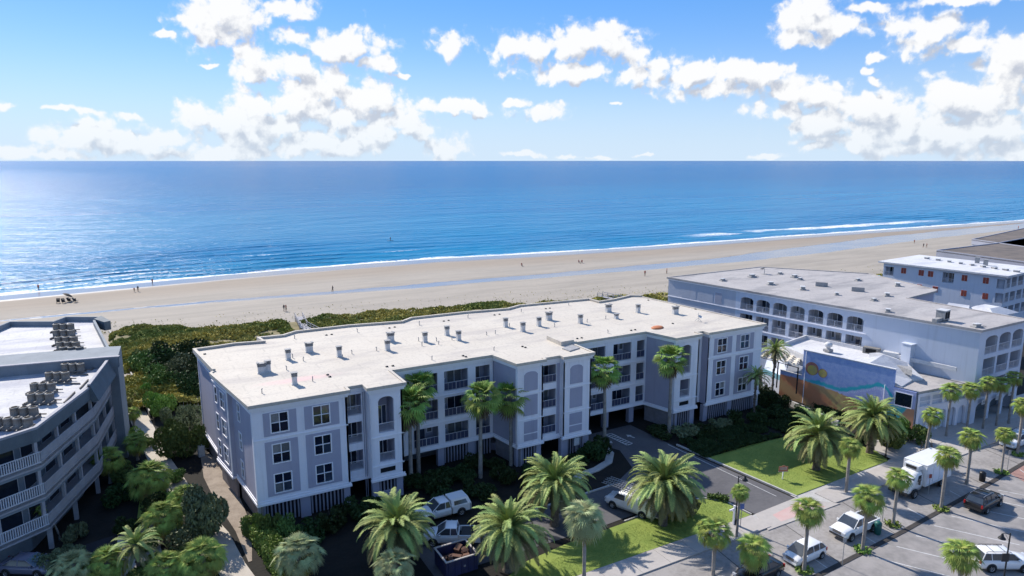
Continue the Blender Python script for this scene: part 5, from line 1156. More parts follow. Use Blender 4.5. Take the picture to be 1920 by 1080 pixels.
# teal canopy and boardwalks
p = [at(1597, 518, 3.6), at(1652, 533, 3.6), at(1650, 516, 4.4), at(1610, 514, 4.2)]
TC = thing('teal_canopy', p[0].x + 2, p[0].y, 0, 'turquoise pitched canopy in the dunes behind the hotel', 'canopy')
obj('canopy_sheet', MB().add([tuple(q) for q in p] + [(q.x, q.y, q.z - .08) for q in p], [(0, 1, 2, 3), (7, 6, 5, 4), (0, 4, 5, 1), (1, 5, 6, 2), (2, 6, 7, 3), (3, 7, 4, 0)]).mesh('canopy_sheet', mat('turquoise_sheet', (.06, .36, .36), .6)), TC)
for q in p: obj('post', MB().box(-.08, -.08, 0, .08, .08, q.z - .1).mesh('post', M['trim']), TC, T3(q.x, q.y, 0))
def boardwalk(line, w, z, lab):
    t = thing('boardwalk', line[0][0], line[0][1], 0, lab, 'boardwalk'); n = 0
    for a, b in zip(line[:-1], line[1:]):
        fr = Frame(*a, *b); k = int(fr.L / .45)
        for i in range(k): obj('plank', cached(('plk', w), lambda: MB().box(.02, 0, 0, .42, w, .05).mesh('plank', M['board'])), t, fr.at(i * fr.L / k, 0, z))
        for yy in (0, w):
            mb = MB(); mb.box(0, yy - .04, z + .9, fr.L, yy + .04, z + 1.0); mb.box(0, yy - .03, z + .45, fr.L, yy + .03, z + .52)
            for i in range(int(fr.L / 1.8) + 1): mb.box(i * 1.8 - .05, yy - .05, -.1, i * 1.8 + .05, yy + .05, z + 1.0)
            obj('handrail', mb.mesh('handrail', M['board']), t, fr.at(0))
    return t
boardwalk([(29.0, 150), (27.9, 140), (29.8, 127)], 1.6, 1.7, 'grey plank boardwalk with handrails crossing the dunes behind the left half of the roof')
a, b, c_ = at(1120, 553, 2.4), at(1160, 561, 2.4), at(1150, 556, 2.4)
boardwalk([(a.x, a.y), (b.x, b.y)], 1.8, 2.0, 'grey plank deck showing over the roof edge near the hotel')
# ------------------------------------------------------------------ palms
def leafmat(name, c, c2, rand=.45, trans=0.0, rough=.6):
    return mat(name, c, rough, c2, 1.2, .5, spec=.15, rand=rand, trans=trans)
M['date'] = leafmat('date_palm_leaflets', (.30, .36, .11), (.20, .26, .08))
M['dateold'] = leafmat('date_palm_old_leaflets', (.19, .185, .075), (.15, .15, .06))
M['sabal'] = leafmat('fan_palm_leaves', (.31, .38, .085), (.21, .28, .065))
M['sabaly'] = leafmat('yellowing_fan_leaves', (.30, .26, .07), (.22, .20, .05))
M['sabals'] = leafmat('silvery_fan_leaves', (.38, .41, .20), (.30, .34, .16))
M['wash'] = leafmat('tall_palm_leaves', (.24, .35, .07), (.16, .25, .055))
M['deadleaf'] = leafmat('dead_palm_leaves', (.20, .16, .11), (.13, .10, .07))
M['bark'] = mat('palm_bark', (.33, .30, .265), .95, (.21, .185, .165), 2.0, .5, bump=.04, bscale=14)
M['barkd'] = mat('dark_palm_bark', (.17, .14, .11), .95, (.07, .055, .045), 3, .5, bump=.06, bscale=10)
M['dates'] = mat('orange_fruit_stalks', (.52, .26, .04), .7, (.42, .20, .03), 6)
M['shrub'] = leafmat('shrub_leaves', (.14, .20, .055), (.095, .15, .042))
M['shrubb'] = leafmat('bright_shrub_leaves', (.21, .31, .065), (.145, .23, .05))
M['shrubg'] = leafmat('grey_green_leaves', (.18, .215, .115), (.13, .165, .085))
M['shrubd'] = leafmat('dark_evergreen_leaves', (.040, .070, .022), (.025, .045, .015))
M['twig'] = mat('brown_branches', (.12, .09, .065), .95, (.07, .055, .04), 3)

def date_frond(el0, droop, L, seed, m):
    """feather leaf: curved midrib with two rows of leaflets; grows from the origin towards +x"""
    r = random.Random(seed); mb = MB(); n = 14; pts = []; x = z = y = 0; a = el0; side = r.uniform(-.12, .12)
    for i in range(n + 1):
        pts.append(Vector((x, y, z))); t = i / n; a = el0 - droop * t ** 1.35; x += math.cos(a) * L / n; z += math.sin(a) * L / n; y += side * L / n * t
    mb.tube(pts, [.045 * (1 - .85 * i / n) for i in range(n + 1)], 4, cap=False)
    K = 50
    for i in range(4, K):
        t = i / K; k = t * n; j = min(int(k), n - 1); p = pts[j].lerp(pts[j + 1], k - j); d = (pts[j + 1] - pts[j]).normalized()
        up = Vector((-d.z, 0, d.x)); ll = .47 * (math.sin(PI * min(1, t * .92 + .10)) ** .55) * r.uniform(.85, 1.1) * L / 3.6
        for s in (-1, 1):
            out = (Vector((0, s, 0)) * .80 + d * .55 + up * r.uniform(.10, .42)).normalized(); w = d * .030 * L / 3.6
            q = p + out * ll * .55; e = p + out * ll - Vector((0, 0, ll * .20))
            mb.add([p - w, p + w, q + w * 1.1, q - w * 1.1, e], [(0, 1, 2, 3), (3, 2, 4)])
    return mb.mesh('frond', m)
def fan_leaf(el0, pet, R, seed, m, segs=17, droop=.5, split=.56):
    """fan leaf on a stalk growing from the origin towards +x; fingers fold and hang at their tips"""
    r = random.Random(seed); mb = MB(); d = Vector((math.cos(el0), 0, math.sin(el0))); tip = d * pet - Vector((0, 0, pet * .10))
    mb.tube([(0, 0, 0), tuple(d * pet * .5), tuple(tip)], [.022, .018, .014], 3, cap=False)
    a2 = el0 - (.85 if segs == 17 else .30); f = Vector((math.cos(a2), 0, math.sin(a2))); up = Vector((-math.sin(a2), 0, math.cos(a2))); s = Vector((0, 1, 0))
    span = math.radians(235 if segs == 17 else 200)
    for i in range(segs):
        th = -span / 2 + span * (i + .5) / segs; dth = span / segs * .5
        rr = R * (.80 + .2 * math.cos(th * .8)) * r.uniform(.9, 1.08)
        def pt(t, rad, lift): return tip + (f * math.cos(t) + s * math.sin(t)) * rad + up * lift
        c = abs(math.sin(th)) * .22
        inner = rr * (1 - split)
        base = tip
        l = pt(th - dth, inner, c * inner - .02 * R); mid = pt(th, inner * 1.02, c * inner + .03 * R); q = pt(th + dth, inner, c * inner - .02 * R)
        e = pt(th, rr, c * inner) - Vector((0, 0, rr * droop * r.uniform(.25, .6)))
        mb.add([base, l, mid, q, e], [(0, 1, 2), (0, 2, 3), (1, 4, 2), (2, 4, 3)])
    return mb.mesh('leaf', m)
def frond_set(kind):
    def mk():
        if kind == 'date':
            return [[date_frond(e, dr, L, i * 7 + j, m) for j in range(2)] for i, (e, dr, L, m) in enumerate(((1.40, .9, 3.5, M['date']), (1.10, 1.45, 4.0, M['date']), (.78, 1.75, 4.3, M['date']), (.42, 1.75, 4.4, M['date']), (.05, 1.45, 4.1, M['dateold']), (-.35, 1.0, 3.6, M['dateold'])))]
        if kind == 'sabal' or kind == 'sabalS':
            mm_ = M['sabal'] if kind == 'sabal' else M['sabals']
            return [[fan_leaf(e, p, .80, i * 5 + j, m, droop=d) for j in range(2)] for i, (e, p, m, d) in enumerate(((1.40, .65, mm_, .15), (1.05, .80, mm_, .22), (.62, .95, mm_, .35), (.15, .95, mm_, .5), (-.35, .85, mm_ if kind == 'sabalS' else M['sabal'], .7), (-.85, .7, M['sabaly'], .8)))]
        if kind == 'wash':
            return [[fan_leaf(e, p, 1.05, i * 5 + j + 90, m, droop=d, segs=13, split=.38) for j in range(2)] for i, (e, p, m, d) in enumerate(((1.35, .8, M['wash'], .1), (.95, 1.0, M['wash'], .3), (.50, 1.15, M['wash'], .45), (.05, 1.15, M['wash'], .6), (-.5, .95, M['wash'], .8), (-1.2, .8, M['deadleaf'], .6)))]
    return cached(('fronds', kind), mk)
def palm(kind, x, y, h, label, group, scale=1.0, n=None, r=.17, lean=0, seed=0, name=None, fruit=True, base=0.0, cat='palm tree', shade=None):
    rr = random.Random(seed * 31 + int(x * 10)); fs = frond_set(kind)
    t = thing(name or {'date': 'date_palm', 'sabal': 'cabbage_palm', 'sabalS': 'cabbage_palm', 'wash': 'fan_palm'}[kind], x, y, base, label, cat, group)
    lx, ly = lean * math.cos(seed), lean * math.sin(seed)
    mb = MB(); k = 10; pts = [(lx * (i / k) ** 2, ly * (i / k) ** 2, h * i / k - (.1 if i == 0 else 0)) for i in range(k + 1)]
    if kind == 'date': R = [r * (1.25 if i == 0 else 1.0 if i < 8 else 1.35) * rr.uniform(.95, 1.05) for i in range(k + 1)]
    elif kind == 'wash': R = [r * (1.5 - .6 * i / k) for i in range(k + 1)]
    else: R = [r * (1.25 if i == 0 else 1) * rr.uniform(.94, 1.06) for i in range(k + 1)]
    mb.tube(pts, R, 9)
    if kind != 'wash':   # old leaf bases
        for i in range(46 if kind == 'date' else 16):
            zz = h * (rr.uniform(.15, 1) if kind == 'date' else rr.uniform(.86, 1)); a = i * 2.4; rad = r * (1.0 if zz < .75 * h else 1.25); px_ = lx * (zz / h) ** 2; py_ = ly * (zz / h) ** 2
            q = Matrix.Translation((px_ + rad * math.cos(a), py_ + rad * math.sin(a), zz)) @ Matrix.Rotation(a, 4, 'Z') @ Matrix.Rotation(-.5, 4, 'Y')
            mb.box(-.05, -.07, -.1, .05 if kind == 'date' else .08, .07, .14, 0, q)
    obj('trunk', mb.mesh('trunk', M['barkd'] if kind == 'date' else M['bark']), t, T3(x, y, base))
    big = kind.startswith('sabal') and scale > 1.25
    if big: n = int((n or 60) * 1.5)
    n = n or {'date': 104, 'sabal': 60, 'sabalS': 66, 'wash': 42}[kind]; top = Vector((x + lx, y + ly, base + h))
    for i in range(n):
        u = (i + .5) / n; lv = min(5, int(u ** (.85 if kind == 'date' else 1.05) * 6)); me = fs[lv][i % 2]
        a = i * 2.39996 + rr.uniform(-.15, .15); s = scale * rr.uniform(.86, 1.1) * (.85 if lv == 0 else 1)
        Mx = Matrix.Translation(top - Vector((0, 0, .35 * u * scale))) @ Matrix.Rotation(a, 4, 'Z') @ Matrix.Rotation(rr.uniform(-.12, .12), 4, 'Y') @ Matrix.Rotation(rr.uniform(-.3, .3), 4, 'X') @ Matrix.Scale(s, 4)
        if big: Mx = Matrix.Translation(top + Vector((math.cos(a), math.sin(a), 0)) * (.22 + .3 * rr.random()) * scale * math.sin(min(1, u * 1.3) * PI / 2) + Vector((0, 0, (.42 - .95 * u) * scale * .62))) @ Matrix.Rotation(a, 4, 'Z') @ Matrix.Rotation(rr.uniform(-.2, .2), 4, 'Y') @ Matrix.Rotation(rr.uniform(-.5, .5), 4, 'X') @ Matrix.Scale(scale * rr.uniform(.48, .62), 4)
        obj('frond' if kind == 'date' else 'leaf', me, t, Mx)
    if kind == 'wash':  # hanging skirt of dead leaves
        for i in range(12):
            Mx = Matrix.Translation(top - Vector((0, 0, .5 + rr.random() * .8))) @ Matrix.Rotation(i * 2.4, 4, 'Z') @ Matrix.Rotation(.35, 4, 'Y') @ Matrix.Scale(.62 * scale, 4)
            obj('dead_leaf', fs[5][i % 2], t, Mx)
    if kind == 'date' and fruit:
        for i in range(7):
            a = i * 2.4 + seed; mb = MB(); c = Vector((math.cos(a) * .55, math.sin(a) * .55, -.25))
            for j in range(26):
                d = Vector((math.cos(a) + rr.uniform(-.8, .8), math.sin(a) + rr.uniform(-.8, .8), rr.uniform(-.5, .8))).normalized()
                mb.tube([tuple(c * .3), tuple(c + d * .45 * rr.uniform(.6, 1)), tuple(c + d * .6 - Vector((0, 0, .3)))], [.02, .03, .035], 3)
            obj('fruit_cluster', mb.mesh('fruit_cluster', M['dates']), t, Matrix.Translation(top) @ Matrix.Scale(scale, 4))
    return t
def hat(px, py, x, y):     # height above the ground of what shows at a row over a given spot
    c, s_ = math.cos(PITCH), math.sin(PITCH); ca, sa = math.cos(YAW), math.sin(YAW)
    fwd = (x * math.sin(-YAW) + y * math.cos(-YAW)); v = py - 540; k = fwd / (1280 * c - v * s_)
    return CAM_H - k * (1280 * s_ + v * c)
def palm_px(kind, bx, by, cy, label, group, **kw):   # base spot, crown row
    p = at(bx, by, 0); h = hat(bx, cy, p.x, p.y); return palm(kind, p.x, p.y, max(h, .3), label, group, **kw)
DG = 'date palms on the lawns'
palm_px('date', 1243, 985, 905, 'large date palm right of the ladder van, its trunk pale on the sunny lawn', DG, r=.42, seed=1, scale=1.05, n=112)
palm_px('date', 955, 1068, 990, 'date palm with bright orange fruit stalks at the front lawn, nearest the camera', DG, r=.50, seed=2, scale=.98)
palm_px('date', 748, 1058, 985, 'date palm with orange fruit in front of the white camper pickup', DG, r=.42, seed=3, scale=1.0)
palm_px('date', 1040, 985, 905, 'date palm left of the ladder van, standing over the dark car court', DG, r=.42, seed=4, scale=.98, fruit=False)
palm_px('date', 1530, 881, 815, 'date palm on the side lawn behind the small red notice', DG, r=.42, seed=5, scale=1.05)
palm_px('date', 1630, 850, 783, 'date palm in front of the mural, tallest against the painted wall', DG, r=.40, seed=6, scale=1.0, fruit=False)
WG = 'tall fan palms along the apartment front'
for i, (bx, by, cy, lab, s) in enumerate([(771, 912, 752, 'tall fan palm before the arched tower of the left bay, its trunk full length', 1.25), (785, 888, 722, 'tall fan palm just behind the one before the left arched tower', 1.15), (901, 895, 742, 'tall fan palm left of the grey inner wall', 1.2),
        (958, 872, 742, 'tall fan palm right in front of the first grey inner wall', 1.2), (1133, 835, 690, 'tall slender fan palm between the blind arches and the open car deck', 1.15), (1254, 813, 670, 'tall fan palm before the second grey inner wall', 1.2)]):
    palm_px('wash', bx, by, cy, lab, WG, scale=s, r=.17, seed=i + 11, lean=.25)
palm_px('wash', 755, 900, 788, 'half hidden fan palm with small drooping crown left of the twin palms', WG, scale=.7, r=.11, seed=31)
palm('date', 73.2, 62.6, 6.2, 'dark feather palm against the lower windows of the right bay', 'dark palms at the right bay', scale=.55, n=44, r=.14, seed=21, fruit=False)
palm('date', 80.2, 65.5, 8.2, 'dark feather palm at the right corner of the grey apartments', 'dark palms at the right bay', scale=.62, n=50, r=.14, seed=22, fruit=False)
SG = 'cabbage palms along the street'
street = [(1337, 1078, 995, 'cabbage palm on the pavement between the big date palm and the sedan', 1.35), (1507, 1072, 952, 'cabbage palm whose trunk crosses the white hatchback', .95), (1617, 1033, 928, 'cabbage palm whose trunk crosses the white street pickup', 1.0),
 (1674, 985, 892, 'cabbage palm right of the green bin and left of the box truck', .85), (1764, 955, 852, 'cabbage palm whose trunk crosses the box truck', .92), (1812, 908, 818, 'cabbage palm rising behind the box truck and the black car', .9),
 (1877, 887, 812, 'cabbage palm on the strip beside the brick paving', .72), (1907, 853, 757, 'cabbage palm at the right edge by the parked cars', .85), (1586, 924, 833, 'cabbage palm at the front edge of the side lawn', .85),
 (1735, 855, 775, 'tall leaning cabbage palm by the parked bicycles', .85), (1381, 1008, 920, 'short bright cabbage palm at the corner of the driveway lawn', .62), (1409, 1090, 1028, 'cabbage palm in front of the dark sedan', 1.05),
 (1095, 1085, 968, 'cabbage palm with a full silvery head on the front lawn edge', 1.25), (1795, 1120, 1035, 'cabbage palm left of the white wagon in the near car park', 1.05)]
for i, (bx, by, cy, lab, s) in enumerate(street):
    silver = bx == 1095
    palm_px('sabalS' if silver else 'sabal', bx, by, cy, lab, SG, scale=s, r=.16 if s > .8 else .12, seed=40 + i, n=72 if silver else 58, lean=.3 if bx == 1735 else .08)
for (x, y, h, lab, s) in [(90.0, 45.9, 6.4, 'cabbage palm against the restaurant gallery, left of the hotel arcade', .95), (94.2, 45.6, 6.0, 'cabbage palm standing where restaurant and hotel meet', .9), (97.0, 45.0, 6.6, 'pale cabbage palm before the first hotel arch', .85), (99.5, 44.6, 6.2, 'dark cabbage palm before the hotel arcade signs', .85), (101.8, 44.2, 6.8, 'yellowish cabbage palm by the shop signs of the hotel arcade', .8), (111.8, 46.6, 10, 'tall palm at the far corner of the hotel', .9), (110.2, 45.5, 9.0, 'palm cut by the right edge of the photo beyond the hotel', .9)]:
    palm('sabal', x, y, h, lab, SG, scale=s, r=.14, seed=int(x * 3), n=46)
PG = 'low cabbage palms at the left'
for i, (px, py, cy, lab, s) in enumerate([(285, 935, 893, 'big round cabbage palm left of the sandy path, middle of the photo height', 2.0), (207, 905, 858, 'cabbage palm against the dark side of the balcony building', 1.5), (258, 862, 826, 'small cabbage palm beside the sandy path', 1.0), (252, 800, 772, 'small cabbage palm behind the others by the path', .7),
      (310, 1015, 968, 'dark cabbage palm left of the grey leaved shrub', 1.75), (350, 975, 930, 'cabbage palm behind the grey leaved shrub', 1.4), (385, 1085, 1040, 'yellow green cabbage palm at the bottom beside the path', 1.75), (315, 1090, 1062, 'low cabbage palm at the bottom edge', 1.5),
      (205, 1095, 1052, 'cabbage palm near the bottom left, right of the pale feathery one', 1.5), (143, 1110, 1058, 'silver green cabbage palm at the bottom left by the grey car', 1.4), (563, 1098, 1035, 'full round cabbage palm beside the clipped hedge', 1.75), (742, 1110, 1058, 'full round cabbage palm at the bottom before the date palm', 1.55)]):
    palm_px('sabalS' if i in (9, 10, 11, 12) else 'sabal', px, py, cy, lab, PG, scale=s, r=.18, seed=70 + i, n=72 if s > 1.2 else 52)
palm_px('date', 262, 1085, 1020, 'pale feathery palm with a bare slim trunk near the bottom left', 'palms at the left', scale=.62, n=34, r=.17, seed=91, fruit=False)
p = at(112, 1012, 0); palm('sabal', p.x, p.y, hat(80, 950, p.x, p.y), 'thin leaning palm with a tiny yellow crown against the balcony corner', 'palms at the left', scale=.38, n=20, r=.09, seed=3, lean=1.2)

# ------------------------------------------------------------------ shrubs and trees with leaves
def bush_mesh(seed, n, lobes, leaf, m, flat=.8):
    r = np.random.default_rng(seed); c = r.normal(size=(lobes, 3)) * .38; c[:, 2] = np.abs(c[:, 2]) * .8 + .35; rad = r.uniform(.28, .5, lobes)
    k = r.integers(0, lobes, n); d = r.normal(size=(n, 3)); d /= np.linalg.norm(d, axis=1)[:, None]
    P = c[k] + d * (rad[k] * r.uniform(.72, 1.08, n) ** .7)[:, None]; P[:, 2] *= flat; P = P[P[:, 2] > .02]; n = len(P)
    return leaf_cloud('crown', P, leaf, m, .35, seed, nrm=d[:0].sum() if False else None)
def stems_mesh(seed, spread=.45, h=.7):
    rr = random.Random(seed); mb = MB()
    for i in range(5): a = rr.uniform(0, 6.28); mb.tube([(0, 0, -.05), (math.cos(a) * spread * .35, math.sin(a) * spread * .35, h * .45), (math.cos(a) * spread, math.sin(a) * spread, h)], [.05, .035, .015], 5)
    return mb.mesh('trunk', M['twig'])
def bush(x, y, w, h, lab, group, m='shrub', v=0, name='shrub', cat='shrub', n=2600, leaf=.085, d=None, base=0.0, rz=None, lobes=12):
    t = thing(name, x, y, base, lab, cat, group); rz = random.uniform(0, 6) if rz is None else rz
    S = Matrix.Translation((x, y, base)) @ Matrix.Rotation(rz, 4, 'Z') @ Matrix.Diagonal((w, d or w, h, 1))
    obj('crown', cached(('bush', m, v, n, leaf, lobes), lambda: bush_mesh(100 + v, n, lobes, leaf, M[m])), t, S); obj('trunk', cached(('stem', v % 3), lambda: stems_mesh(v % 3)), t, S)
    return t
def bush_px(px, py, w, h, lab, group, **kw): p = at(px, py, 0); return bush(p.x, p.y, w, h, lab, group, **kw)
G1 = 'shrubs along the sandy path'
bush_px(303, 778, 2.1, 3.4, 'bright green shrub where the path narrows, seaward of the others', G1, m='shrubb', v=0, n=5200, leaf=.06)
bush_px(345, 852, 2.7, 4.6, 'large round green shrub between the path and the apartment base', G1, m='shrub', v=1, n=7000, leaf=.05)
bush_px(338, 815, 2.0, 3.6, 'mid green shrub right behind the large round one', G1, m='shrubg', v=2, n=5200, leaf=.06)
bush_px(284, 764, 1.2, 1.6, 'olive shrub leaning over the low garden wall', G1, m='shrubg', v=3)
bush_px(240, 768, .6, 1.0, 'reddish green low shrub on the left side of the path', G1, m='dateold', v=4)
bush_px(392, 1005, 2.5, 4.6, 'tall grey leaved shrub beside the path near the bottom', G1, m='shrubg', v=5, n=7000, leaf=.055)
bush_px(274, 746, 1.4, 2.0, 'small yellow green shrub at the bend of the garden wall', G1, m='shrubb', v=6)
for i, (px, py, w, h, mm_, lab) in enumerate([(240, 830, 1.5, 1.8, 'shrubb', 'low bright shrub by the path, seaward of the round palm'), (232, 900, 1.7, 2.0, 'shrub', 'low shrub between round palm and balcony building'), (300, 975, 1.8, 2.2, 'shrubd', 'dark shrub left of the dark cabbage palm'), (350, 1035, 2.0, 2.0, 'shrubg', 'grey green shrub below the tall grey leaved one'), (260, 1030, 1.6, 1.5, 'shrub', 'low shrub above the pale feathery palm'), (330, 905, 1.3, 1.4, 'shrub', 'low shrub right of the big round palm'), (225, 940, 1.9, 1.8, 'shrubd', 'dark shrub left of the strip of path lawn'), (318, 945, 1.5, 1.6, 'shrubb', 'bright shrub under the big round palm'), (372, 1045, 1.4, 1.5, 'shrub', 'green shrub at the foot of the grey leaved one'), (120, 1055, 1.7, 1.5, 'shrubg', 'grey green shrub right of the grey car'), (272, 838, 1.1, 1.4, 'shrub', 'low shrub left of the path, between two small palms'), (180, 1075, 1.8, 1.6, 'shrub', 'shrub between the bottom left cabbage palms'), (350, 1078, 1.8, 1.6, 'shrubb', 'bright shrub at the bottom between two cabbage palms'), (275, 1085, 1.8, 1.5, 'shrub', 'shrub at the foot of the pale feathery palm')]): bush_px(px, py, w, h, lab, G1, m=mm_, v=i % 7, n=4200, leaf=.06)
for i, (px, py, w, h, mm_, lab) in enumerate([(290, 700, 4.2, 4.4, 'shrub', 'left clump of the dark thicket behind the apartments'), (325, 705, 4.6, 5.2, 'shrubd', 'tall dark clump in the thicket behind the apartments'), (360, 712, 4.8, 5.6, 'shrubd', 'darkest clump of the thicket touching the roof corner'), (345, 725, 3.6, 4.4, 'shrubg', 'paler rounded clump low in the thicket'), (275, 690, 3.2, 3.0, 'shrub', 'low clump of the thicket beside the garden wall'), (372, 745, 3.2, 3.4, 'shrubd', 'clump of the thicket behind the pool lawn'), (310, 730, 3.5, 3.6, 'shrub', 'front clump of the thicket above the bright shrub')]):
    bush_px(px, py, w, h, lab, 'thicket between dunes and apartments', m=mm_, v=i, name='evergreen_shrub', n=6500, leaf=.045, lobes=16)
for i, (x, y, w, h, lab) in enumerate([(7.6, 64.0, 1.1, 2.3, 'first dark clipped column shrub at the apartment corner'), (9.0, 63.0, 1.1, 2.6, 'second dark clipped column shrub at the apartment corner'), (10.1, 61.6, 1.2, 2.3, 'third dark clipped column shrub, in front of the other two')]):
    bush(x, y, w, h, lab, 'clipped column shrubs at the corner', m='shrub', v=i + 1, n=2600, leaf=.08)
# clipped hedge along the path
def hedge(line, w, h, lab, m='shrubb', dens=150):
    t = thing('hedge', line[0][0], line[0][1], 0, lab, 'hedge'); P = []; r = np.random.default_rng(3)
    mb = MB(); mb.ribbon(line, w * .8, 0, h * .86)
    for a, b in zip(line[:-1], line[1:]):
        a, b = np.array(a), np.array(b); L = np.linalg.norm(b - a); e = (b - a) / L; n = np.array([-e[1], e[0]]); k = int(L * (w + 2 * h) * dens)
        u = r.random(k) * L; q = r.random(k) * (w + 2 * h); sx = np.where(q < h, 0, np.where(q < h + w, q - h, w)); sz = np.where(q < h, q, np.where(q < h + w, h, q - h - w))
        bump = np.sin(u * 2.1 + q) * .08 + r.normal(size=k) * .07
        xy = a + e * u[:, None] + n * (sx + bump * np.sign(sx - w / 2 + .01))[:, None]; P.append(np.column_stack([xy, np.maximum(.05, sz + np.where((q >= h) & (q < h + w), bump, 0))]))
    obj('foliage', leaf_cloud('foliage', np.concatenate(P), .12, M[m], .4, 9), t, Matrix()); obj('stems', mb.mesh('stems', M['shrubd']), t, Matrix())
hedge([(8.1, 51.5), (7.9, 56), (7.3, 62), (6.6, 65.6)][::-1], 1.7, 1.4, 'bright green clipped hedge along the right side of the sandy path')
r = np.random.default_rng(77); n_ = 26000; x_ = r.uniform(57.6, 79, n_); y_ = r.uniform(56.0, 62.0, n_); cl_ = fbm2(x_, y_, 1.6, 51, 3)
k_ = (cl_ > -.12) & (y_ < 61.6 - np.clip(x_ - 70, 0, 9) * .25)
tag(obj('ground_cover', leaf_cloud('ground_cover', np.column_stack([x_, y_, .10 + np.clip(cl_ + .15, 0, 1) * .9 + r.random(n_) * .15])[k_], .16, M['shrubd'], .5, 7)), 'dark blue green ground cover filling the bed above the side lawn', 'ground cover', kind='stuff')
hedge([(52.3, 47.2), (50.9, 48.9)], .5, .55, 'small clipped hedge at the corner of the driveway lawn', m='shrub')
hedge([(81.6, 66), (84.5, 62.5), (82.8, 52.3), (77.2, 50.8)][1:], 1.2, .6, 'dark bushy hedge below the mural wall', m='shrubd', dens=90)
# planting in the shade of the apartments
G2 = 'shrubs in the shade of the apartment front'
rr = random.Random(5)
SP = [(12, 61), (14.5, 62.5), (17.5, 62.6), (24.2, 66.3), (26, 64.5), (28, 66.6), (30.2, 65.2), (32.2, 67.2), (34.3, 66.2), (33.5, 62.6), (29.5, 61.5), (26.2, 61.2), (37.6, 62.6), (40, 61.8), (43.6, 62.6), (46, 62.6), (47.8, 63.6), (22, 61.3), (19.2, 60.6), (36.3, 60.2),
      (60.5, 62.7), (63.5, 62), (66.5, 62.4), (69.5, 62.6), (72, 61), (75, 62.5), (76.6, 60.6), (77.6, 58), (77.4, 62.4), (57.9, 64.2)]
PLC = ['left end of the base, by the column shrubs', 'under the first pair of windows', 'under the second column of windows', 'behind the twin tall palms', 'right of the twin tall palms', 'under the recessed balconies, left', 'middle of the recess, near the slats', 'under the recessed balconies, right', 'at the foot of the first inner wall', 'left of the palm by the inner wall', 'in front of the recess, middle', 'in front of the recess, left', 'at the corner of the blind arch bay', 'below the first blind arches', 'below the second blind arches', 'by the notice board', 'inside the curved kerb', 'below the left arched tower', 'left of the arched tower foot', 'between blind arch bay and camper pickup', '', 'at the foot of the second arched tower', '', 'below the last windows but one', 'below the right bay, middle', 'below the last column of windows', 'right end of the base', 'behind the side lawn, near the mural', 'at the right corner by the terrace', 'at the car deck entrance']
spots = ['by the first slatted vent', 'between the first and second bay corner', 'below the left arched tower', 'at the foot of the twin palms', 'under the recessed balconies', 'by the first grey inner wall']
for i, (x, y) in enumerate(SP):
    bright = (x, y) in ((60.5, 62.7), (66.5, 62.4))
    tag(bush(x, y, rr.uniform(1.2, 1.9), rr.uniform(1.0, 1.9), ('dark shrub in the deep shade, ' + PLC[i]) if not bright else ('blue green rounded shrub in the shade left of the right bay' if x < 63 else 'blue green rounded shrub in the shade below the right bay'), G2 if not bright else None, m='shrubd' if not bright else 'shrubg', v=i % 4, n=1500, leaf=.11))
for i, (x, y, w, h, lab) in enumerate([(79.8, 67.2, 1.8, 2.4, 'dark evergreen below the terrace left of the mural'), (78.6, 63.8, 2.0, 2.8, 'dark evergreen in shade at the right corner of the apartments'), (79.6, 59.6, 1.5, 1.4, 'dark evergreen between the terrace and the side lawn')]):
    bush(x, y, w, h, lab, 'dark evergreens by the mural', m='shrubd', v=i, n=6000, leaf=.05, name='evergreen_shrub', lobes=16)
for i, (x, y, w, h, mm_, lab) in enumerate([(80.5, 47.6, 1.8, 2.6, 'shrub', 'leafy shrub at the street corner of the mural wall'), (82.6, 48.4, 1.8, 3.2, 'shrubb', 'bright leafy shrub beside the corner post lamp'), (84.6, 47.3, 1.5, 2.2, 'shrub', 'leafy shrub in front of the restaurant arches'), (46.6, 47.2, 1.2, 1.9, 'dateold', 'dry reddish shrub behind the street cabbage palm'), (44.6, 47.4, 1.5, 2.6, 'sabaly', 'yellowing shrub beside the trunk of the big date palm'), (-8.3, 66.2, .9, 1.4, 'shrubg', 'pale shrub in front of the grey car'), (-7.4, 71.7, 1.1, 1.6, 'shrubg', 'pale shrub at the foot of the thin leaning palm'), (-3.4, 70.8, 1.2, 1.3, 'shrubd', 'dark shrub at the end of the strip of path lawn')]):
    bush(x, y, w, h, lab, 'small shrubs', m=mm_, v=i % 5, n=2200, leaf=.09)
# grass blades at the tree feet: rings of low planting around the street palms
for bx, by in ((1507, 1072), (1617, 1033), (1674, 985), (1764, 955), (1877, 887), (1907, 853)):
    p = at(bx, by, 0); a = np.random.default_rng(bx).random((170, 2)); rad = .25 + .55 * a[:, 0]; th = a[:, 1] * 6.28
    tag(obj('ground_cover', leaf_cloud('ground_cover', np.column_stack([p.x + rad * np.cos(th), p.y + rad * np.sin(th), .1 + .15 * np.random.default_rng(2).random(170)]), .14, M['shrubb'], .6, 2)), 'ring of low green planting round the foot of the palm ' + {1507: 'by the hatchback', 1617: 'by the pickup', 1674: 'by the green bin', 1764: 'by the box truck', 1877: 'by the brick paving', 1907: 'at the right edge'}[bx], 'ground cover', kind='stuff')
